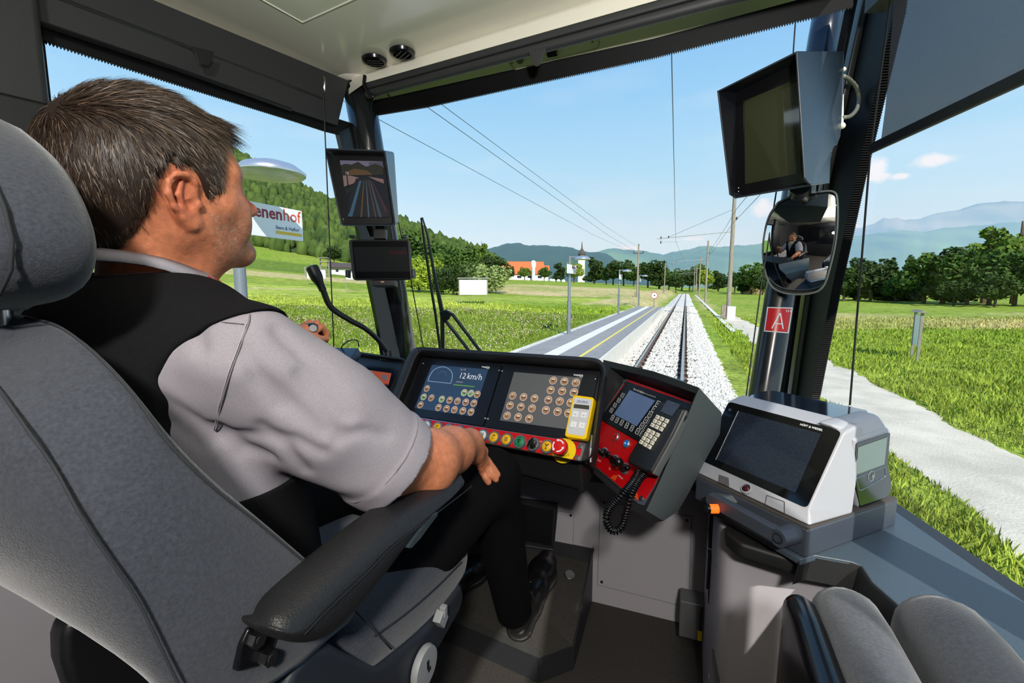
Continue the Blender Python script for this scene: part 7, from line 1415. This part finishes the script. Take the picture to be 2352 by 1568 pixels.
_a = _n.nodes.new('ShaderNodeVertexColor'); _a.layer_name = 'tone'; _t = _n.nodes.new('ShaderNodeTexCoord'); _z = _n.nodes.new('ShaderNodeTexNoise'); _z.inputs['Scale'].default_value = 110; _z.inputs['Detail'].default_value = 5; _n.links.new(_t.outputs['Object'], _z.inputs[0])
_r = _n.nodes.new('ShaderNodeMapRange'); _r.inputs[1].default_value = .3; _r.inputs[2].default_value = .7; _r.inputs[3].default_value = .8; _r.inputs[4].default_value = 1.16; _n.links.new(_z.outputs[0], _r.inputs[0])
_s = _n.nodes.new('ShaderNodeVectorMath'); _s.operation = 'SCALE'; _n.links.new(_a.outputs[0], _s.inputs[0]); _n.links.new(_r.outputs[0], _s.inputs['Scale']); _n.links.new(_s.outputs[0], _b.inputs['Base Color'])
_z2 = _n.nodes.new('ShaderNodeTexNoise'); _z2.inputs['Scale'].default_value = 420; _z2.inputs['Detail'].default_value = 4; _n.links.new(_t.outputs['Object'], _z2.inputs[0]); _k = _n.nodes.new('ShaderNodeBump'); _k.inputs['Strength'].default_value = .5; _k.inputs['Distance'].default_value = .0012; _n.links.new(_z2.outputs[0], _k.inputs['Height']); _n.links.new(_k.outputs[0], _b.inputs['Normal'])
_b.inputs['Roughness'].default_value = .48; _b.inputs['Specular IOR Level'].default_value = .4; _b.inputs['Subsurface Weight'].default_value = .12; _b.inputs['Subsurface Radius'].default_value = (.008, .003, .0015); _b.inputs['Subsurface Scale'].default_value = 1
per = thing('person', 'seated driver in a grey shirt, black waistcoat and yellow tie, looking ahead', 'person', V(SX, .5, 0))
sdf_obj('body', body, (-1.05, .22, .04), (-.28, 1.42, 1.42), .0027, M_skin, per, 2, tone)
M_eye = mat('eye_white', (232, 226, 218), .2); M_iris = mat('iris', (70, 84, 92), .15)
for e in (-1, 1):
    c = Vector(HL(e * .033, .0735, .0135)); m = MB(); m.sphere(c, .0128, 16, 10); ey = obj('eye', m, M_eye, per, smooth=180); m = MB(); fd = Vector(hf_); q = c + fd * .0108; m.lathe([(.0058, 0), (.0045, .0016), (.0, .0022)], q, fd, 16, True, False); obj('iris', m, M_iris, ey)
# hair: a close cap plus combed strands leaving the whorl at the crown
def hairline(q):
    ax, f, u = np.abs(q[:, 0]), q[:, 1], q[:, 2]
    lim = np.interp(f, [-.14, -.085, -.066, -.046, -.040, -.02, .004, .012, .02, .038, .046, .052, .066, .078], [-.078, -.074, -.055, -.020, .012, .040, .040, .026, -.004, .000, .030, .052, .078, .092])
    return u - lim + .0025 * np.sin(f * 400) + np.clip(.03 - ax, 0, .03) * .1
def hair_cap(p):
    q = toH(p); d = np.maximum(s_ell(q, (0, -.014, .042), (.077, .100, .089)), -1); d = smin(d, s_ell(q, (0, -.034, .018), (.070, .082, .074)), .03); d = smin(d, s_ell(q, (0, .030, -.018), (.063, .060, .080)), .035); d = smin(d, s_cap(q, (0, .055, .060), (0, .060, .075), .028, .02), .04); d = smin(d, s_cap(q, (0, -.03, -.03), (0, -.036, -.1), .053, .055), .03)
    hl = hairline(q); th = np.clip(hl * .35, -.004, .0085); return np.maximum(d - th, -hl * .8)
M_hair = bpy.data.materials.new('hair'); M_hair.use_nodes = True; _n = M_hair.node_tree; _b = _n.nodes['Principled BSDF']; _a = _n.nodes.new('ShaderNodeVertexColor'); _a.layer_name = 'tone'; _n.links.new(_a.outputs[0], _b.inputs['Base Color']); _b.inputs['Roughness'].default_value = .45; _b.inputs['Specular IOR Level'].default_value = .5
hv, hq = surf_net(hair_cap, HL(0, 0, 0) - .2, HL(0, 0, 0) + .2, .0035); hv = relax(hv, hq, 1)
me = mesh_np('hair', hv, hq); at = me.color_attributes.new('tone', 'FLOAT_COLOR', 'POINT'); at.data.foreach_set('color', np.tile(np.array(rgb(40, 29, 23)), (len(hv), 1)).astype(np.float32).ravel()); hair = obj('hair', me, M_hair, per, smooth=180)
def gradn(f, p, e=.001): return np.stack([(f(p + np.eye(3)[k] * e) - f(p - np.eye(3)[k] * e)) for k in range(3)], 1) / (2 * e)
rs = np.random.RandomState(5); NS = 34000; fcs = hv[hq]; ar = np.linalg.norm(np.cross(fcs[:, 1] - fcs[:, 0], fcs[:, 3] - fcs[:, 0]), axis=1); pk = rs.choice(len(hq), NS, p=ar / ar.sum()); ab = rs.rand(NS, 2, 1)
p0 = (fcs[pk, 0] * (1 - ab[:, 0]) + fcs[pk, 1] * ab[:, 0]) * (1 - ab[:, 1]) + (fcs[pk, 3] * (1 - ab[:, 0]) + fcs[pk, 2] * ab[:, 0]) * ab[:, 1]
n0 = gradn(hair_cap, p0); n0 /= np.linalg.norm(n0, axis=1)[:, None] + 1e-9; q0 = toH(p0); nl = n0 @ HB
keep = hairline(q0) > -.001; p0, n0, q0, nl = p0[keep], n0[keep], q0[keep], nl[keep]; NS = len(p0)
wh = np.array([.012, -.098, .098]); fl = q0 - wh; dist = np.linalg.norm(fl, axis=1)[:, None]; fl = fl / np.maximum(dist, 1e-4)
sw = np.cross(np.array([.1, -.75, .65]), fl) * np.clip(1.2 - dist / .05, 0, 1) * .7
top = np.clip((q0[:, 2:] - .075) / .03, 0, 1); side = np.clip((np.abs(q0[:, :1]) - .03) / .04, 0, 1)
fl = fl + sw + np.array([0, .75, 0]) * top + np.array([0, -.25, -.9]) * (1 - top) * side + np.array([0, .0, -.8]) * (1 - top) * (q0[:, 1:2] < -.06) + np.array([0, .25, 0]) * (q0[:, 1:2] > .0)
fl = fl - nl * (fl * nl).sum(1)[:, None]; fl /= np.linalg.norm(fl, axis=1)[:, None] + 1e-9
cl_ = np.round(q0 * 70).astype(int); hsh = (np.sin(cl_ @ np.array([12.9, 78.2, 37.7])) * 43758.5) % 1; h2 = (np.sin(cl_ @ np.array([39.3, 11.1, 83.2])) * 24634.6) % 1
sdv = np.cross(nl, fl); fl = fl + sdv * ((hsh - .5) * .55 + rs.normal(0, .16, NS))[:, None]; fl /= np.linalg.norm(fl, axis=1)[:, None]
front = np.clip((q0[:, 1] - .045) / .03, 0, 1) * top[:, 0]
Ls = (.017 + .015 * top[:, 0] + .008 * front) * rs.uniform(.65, 1.2, NS) * np.clip(hairline(q0) / .02 + .45, .45, 1); lift = .16 + .30 * top[:, 0] * h2 + .35 * front + rs.normal(0, .07, NS)
K = 5; T_ = np.linspace(0, 1, K); w0 = .00055 * rs.uniform(.7, 1.3, NS)
P_ = []
for t in T_:
    u_ = q0 - nl * .002 + fl * (Ls * t)[:, None] * 1.0 + nl * (Ls * (lift * t - .30 * t * t * (1 - .6 * front)))[:, None] + np.array([0, 0, -1]) * (Ls * .10 * t * t)[:, None]
    # keep the strand lying on the rounded skull
    P_.append(u_)
P_ = np.stack(P_, 1); cr = np.array([0, -.01, .02]); Rr = np.linalg.norm(P_ - cr, axis=2); R0 = np.linalg.norm(q0 - cr, axis=1)[:, None]; tgt_ = R0 + (Ls * (lift * .9))[:, None] * T_[None] * (1 - .35 * T_[None])
P_ = cr + (P_ - cr) * (np.maximum(Rr, tgt_ - .002) / Rr)[..., None]
sd_ = np.cross(fl, nl) + nl * rs.normal(0, .5, (NS, 1)); sd_ /= np.linalg.norm(sd_, axis=1)[:, None]
wd = (w0[:, None] * (1 - T_[None] * .85))[..., None]; A_ = P_ + sd_[:, None] * wd; B_ = P_ - sd_[:, None] * wd
hvv = np.stack([A_, B_], 2).reshape(-1, 3) @ HB.T + HC; bi = (np.arange(NS)[:, None] * K * 2 + np.arange(K - 1)[None] * 2).reshape(-1, 1); hf = bi + np.array([[0, 1, 3, 2]])
me = mesh_np('strands', hvv, hf); grey = np.clip(.22 + .5 * np.clip((q0[:, 1] + .01) / .05, 0, 1) * (1 - top[:, 0]) + .1 * (q0[:, 2] < 0), 0, .75); c0 = np.where((rs.rand(NS) < grey)[:, None], np.array(rgb(112, 94, 78)[:3]), np.array(rgb(52, 37, 28)[:3])) * rs.uniform(.6, 1.35, (NS, 1))
at = me.color_attributes.new('tone', 'FLOAT_COLOR', 'POINT'); at.data.foreach_set('color', np.repeat(np.concatenate([c0, np.ones((NS, 1))], 1), K * 2, axis=0).astype(np.float32).ravel()); so = obj('strands', me, M_hair, hair, smooth=180); so['kind'] = 'stuff'
# ---------------------------------------------------------------- clothes
M_shirt = mat('shirt_chambray', (148, 143, 151), .9, noise=(1500, .2), bump=(1800, .12), spec=.1, stretch=(1, .35, 1)); M_vest = mat('waistcoat', (23, 23, 25), .95, noise=(1100, .45), bump=(900, .2), spec=.08); M_trs = mat('trousers', (11, 11, 13), .95, bump=(900, .15), spec=.1)
axs = (RA2 - RA1) / np.linalg.norm(RA2 - RA1); HEM = RA2 + axs * .012
def creases(p, base, lst):
    for pts, r, k in lst: base = smax(base, -s_chain(p, pts, [r] * len(pts)), k)
    return base
def shirt0(p):
    d = torso(p, .0); sl = s_chain(p, (RA0, RA1, RA2 + axs * .03), (.069, .080, .074), .02); t = (p - HEM) @ axs
    sl = sl - .003 * np.clip((t + .034) / .002, 0, 1); sl = sl + .0022 * np.sin((p @ np.array([34, -21, 46])) + 2 * np.sin(p[:, 2] * 30)) * np.clip((-t) / .06, 0, 1)
    d = smin(d, np.maximum(sl, t), .03)
    ls = s_chain(p, (LS, LE), (.075, .062), .02); lx = (LE - LS) / np.linalg.norm(LE - LS); d = smin(d, np.maximum(ls, (p - LE) @ lx + .06), .03)
    return np.maximum(d, .60 - p[:, 2])
def pth(lst, f=shirt0, off=0.0): 
    out = []
    for x, y in lst:
        h = hit_sdf(f, x, y)
        if h is not None: out.append(np.array(h))
    return out
cre = [(pth([(520, 1000), (600, 1000), (680, 1010), (740, 1040)]), .003, .014), (pth([(640, 760), (700, 820), (760, 890), (800, 950)]), .0025, .02), (pth([(600, 870), (670, 930), (740, 990)]), .003, .02), (pth([(780, 1000), (840, 990), (890, 1000)]), .002, .014), (pth([(345, 912), (392, 938), (440, 968), (490, 1004)]), .005, .016), (pth([(360, 960), (420, 985), (470, 1022)]), .003, .012), (pth([(470, 735), (450, 760), (462, 800)]), .003, .014), (pth([(560, 800), (590, 860), (640, 930)]), .0025, .014), (pth([(500, 985), (560, 1030), (620, 1050)]), .004, .016), (pth([(690, 860), (740, 930), (780, 1010)]), .002, .016), (pth([(600, 980), (660, 1030), (700, 1080)]), .0025, .016)]
shirt = lambda p: creases(p, shirt0(p), [c for c in cre if len(c[0]) > 1])
so_ = sdf_obj('shirt', shirt, (-1.06, .2, .60), (-.3, .86, 1.2), .004, M_shirt, per, 2)
def onshirt(lst, r, name, m_, off=.0008, n=5):
    pts = []
    for x, y in lst:
        h = hit_sdf(shirt, x, y)
        if h is not None: pts.append(h - ray(x, y).normalized() * off)
    if len(pts) > 1: m = MB(); m.tube(spline(pts, n), r, 5); obj(name, m, m_, so_, smooth=180)
M_stitch = mat('shirt_stitch', (178, 172, 180), .9); M_sd = mat('shirt_seam', (118, 114, 121), .9)
onshirt([(574, 722), (570, 745), (550, 800), (528, 860), (508, 930), (497, 990)], .0009, 'shoulder_seam', M_sd, .002); onshirt([(566, 742), (546, 798), (523, 860), (503, 930), (492, 988)], .0005, 'stitching', M_stitch, .002)
onshirt([(440, 748), (480, 739), (520, 740), (560, 744)], .0007, 'yoke_seam', M_sd, .0015)
hm_ = []
e1 = np.cross(axs, [0, 0, 1]); e1 /= np.linalg.norm(e1); e2 = np.cross(axs, e1)
for k in range(25): a = k / 24 * 6.2832; hm_.append(Vector(HEM - axs * .032 + (e1 * math.cos(a) + e2 * math.sin(a)) * .0775))
m = MB(); m.tube(hm_, .0009, 5); obj('hem_stitch', m, M_sd, so_, smooth=180)
# waistcoat, cut out round the shoulders
AHC, AHN = np.array([-.514, .339, 1.067]), None
_pts = np.array([(-.466, .374, 1.109), (-.485, .359, 1.108), (-.498, .344, 1.097), (-.518, .332, 1.082), (-.534, .321, 1.061), (-.545, .317, 1.04), (-.552, .317, 1.011), (-.553, .322, .986)])
AHC = _pts.mean(0); AHN = np.linalg.svd(_pts - AHC)[2][2]; AHN = AHN if AHN[0] > 0 else -AHN
def vest(p):
    m_ = shirt0(p) - .0045; lim = torso(p, .045); lim2 = torso(p, .014); k = np.clip((p[:, 2] - .90) / .05, 0, 1); m_ = np.maximum(m_, lim * k + lim2 * (1 - k))
    ax_ = np.abs(p[:, 0] + .69); xb = np.interp(p[:, 2], [.80, .90, .98, 1.03, 1.06, 1.085, 1.105, 1.13], [.155, .142, .137, .143, .158, .182, .215, .235])
    hole = np.maximum((xb - ax_) * .8, .862 - p[:, 2]); d = smax(m_, -hole, .003); d = np.maximum(d, .53 - p[:, 2])
    nk = s_cap(p, HL(.0, .030, -.165), HL(0, -.030, -.05), .094, .080); d = smax(d, -nk, .004)
    fv = np.maximum(.455 + .0 - p[:, 1], np.abs(p[:, 0] + .68) - .07 * np.clip((p[:, 2] - .86) / .2, 0, 1.2)); return np.maximum(d, -fv)
sdf_obj('waistcoat', vest, (-.92, .2, .52), (-.44, .66, 1.22), .0035, M_vest, per, 1)
# collar: a folded band round the neck with three red chevrons
M_col = mat('collar_cloth', (148, 145, 154), .9, noise=(1500, .2), spec=.1)
RTH = [0, .3, .5, .8, 1.1, 1.4, 1.7, 2.0, 2.3, 2.6, 2.9, 3.15]
RHT = [-.107, -.106, -.104, -.098, -.092, -.082, -.073, -.067, -.063, -.061, -.061, -.061]; RHB = [-.150, -.148, -.146, -.138, -.124, -.106, -.088, -.079, -.075, -.074, -.074, -.074]
def ring_pt(th, kx, lo):
    tt_ = abs((th + math.pi) % (2 * math.pi) - math.pi); a, b = math.sin(th), math.cos(th); rx, ry = (.064, .068) if not lo else (.084, .086)
    return Vector(HL(rx * a, -.028 + ry * b, float(np.interp(tt_, RTH, RHB if lo else RHT))))
ths = np.linspace(.42, 2 * math.pi - .42, 50); m = MB(); rings = []
for th in ths: t, l = ring_pt(th, 0, False), ring_pt(th, 0, True); mid = (t * .5 + l * .5) + (t - Vector(HL(0, -.026, -.11))).normalized() * .004; rings.append([t - (t - Vector(HL(0, -.028, t.z * 0 - .08))).normalized() * .004 + V(0, 0, -.014), t, mid, l, l + (Vector(HL(0, -.026, -.13)) - l).normalized() * .004])
m.loft(rings, closed=False); col_ = obj('collar', m, M_col, per, smooth=180, solid=.0012)
m = MB()
for th0 in (1.0, .82, .66):
    for s0, s1, d0, d1 in ((.25, .55, 0, -.055), (.55, .85, -.055, 0)):
        def cp(s, dt): t, l = ring_pt(th0 + dt, 0, False), ring_pt(th0 + dt, 0, True); q = t * (1 - s) + l * s; return q + (q - Vector(HL(0, -.026, -.12))).normalized() * (.006 - .004 * abs(s - .5))
        m.loft([[cp(s0, d0 + .035), cp(s0, d0 - .035)], [cp(s1, d1 + .035), cp(s1, d1 - .035)]], closed=False)
obj('chevrons', m, mat('chevron_red', (196, 18, 30), .6), col_, smooth=0, solid=.0008)
M_tie = mat('tie_yellow', (246, 204, 16), .5, noise=(60, .1)); kn = Vector(HL(0, .066, -.158)); m = MB(); m.loft([[kn + Vector(hr_) * (w * s) + Vector(hf_) * o + V(0, 0, z) for s, o in ((-1, -.01), (-.8, .008), (.8, .008), (1, -.01))] for w, z in ((.022, .02), (.024, .008), (.016, -.02), (.020, -.05), (.030, -.14), (.034, -.2))]); tie = obj('tie', m, M_tie, per, sub=1)
m = MB(); m.tube([Vector(HL(.060, .020, -.128)), Vector(HL(.048, .044, -.146)), Vector(HL(.02, .062, -.156)), kn], [.006, .009, .012, .014], 8); obj('tie_band', m, M_tie, tie)
# trousers and shoes
tr_o = sdf_obj('trousers', trou, (-.95, .25, .1), (-.3, 1.34, .82), .005, M_trs, per, 2)
def crease_line(lst, r=.0012):
    pts = []
    for x, y in lst:
        h = hit_sdf(trou, x, y)
        if h is not None: pts.append(h)
    if len(pts) > 1: m = MB(); m.tube(spline(pts, 4), r, 5); obj('crease', m, M_trs, tr_o, smooth=180)
crease_line([(1170, 1080), (1178, 1150), (1183, 1230), (1195, 1330)])
M_shoe = mat('shoe_leather', (14, 14, 15), .32, coat=.3); M_sole = mat('shoe_sole', (12, 12, 12), .6)
def shoe(heel, toe, label):
    heel, toe = A3(heel), A3(toe); ax = toe - heel; L = np.linalg.norm(ax); ax = ax / L; sd = np.cross(ax, [0, 0, 1]); sd /= np.linalg.norm(sd); up = np.cross(sd, ax)
    pt = lambda a, b, c: heel + ax * (a * L) + sd * b + up * c
    def up_(p):
        d = s_chain(p, (pt(.10, 0, .045), pt(.30, .0, .048), pt(.52, .002, .042), pt(.74, .003, .034), pt(.90, 0, .028)), (.036, .039, .044, .045, .034), .02); d = smin(d, s_cap(p, pt(.16, 0, .07), pt(.20, 0, .105), .036, .036), .02)
        q = (p - heel) @ up; return np.maximum(np.maximum(d, .012 - q), q - .105)
    def so(p): d = s_chain(p, (pt(.10, 0, .02), pt(.35, 0, .02), pt(.72, .003, .02), pt(.91, 0, .02)), (.040, .041, .049, .037), .02); q = (p - heel) @ up; return np.maximum(np.maximum(d, -q), q - .022)
    lo = np.minimum(heel, toe) - .08; hi = np.maximum(heel, toe) + np.array([.08, .08, .14]); s_ = sdf_obj('shoe', up_, lo, hi, .004, M_shoe, per, 1, label=label); sdf_obj('sole', so, lo, hi, .004, M_sole, s_, 1)
    for k in range(4):
        m = MB(); a = .42 + .075 * k; m.tube(spline([Vector(pt(a, -.026, .068 - .006 * k)), Vector(pt(a + .02, 0, .088 - .008 * k)), Vector(pt(a + .05, .026, .068 - .006 * k))], 4), .0016, 5); obj('lace', m, M_blk, s_)
fz_ = lambda x, y: .075 + (y - 1.2) * .258
h_ = PZ(1186, 1462, .09); t_ = PZ(1262, 1292, .14); h_.z = fz_(0, h_.y) + .003; t_.z = fz_(0, t_.y) + .003
shoe(h_, t_, 'right black lace-up shoe on the footrest'); shoe(V(-.75, 1.16, .078), V(-.62, 1.42, .135), 'left black lace-up shoe')
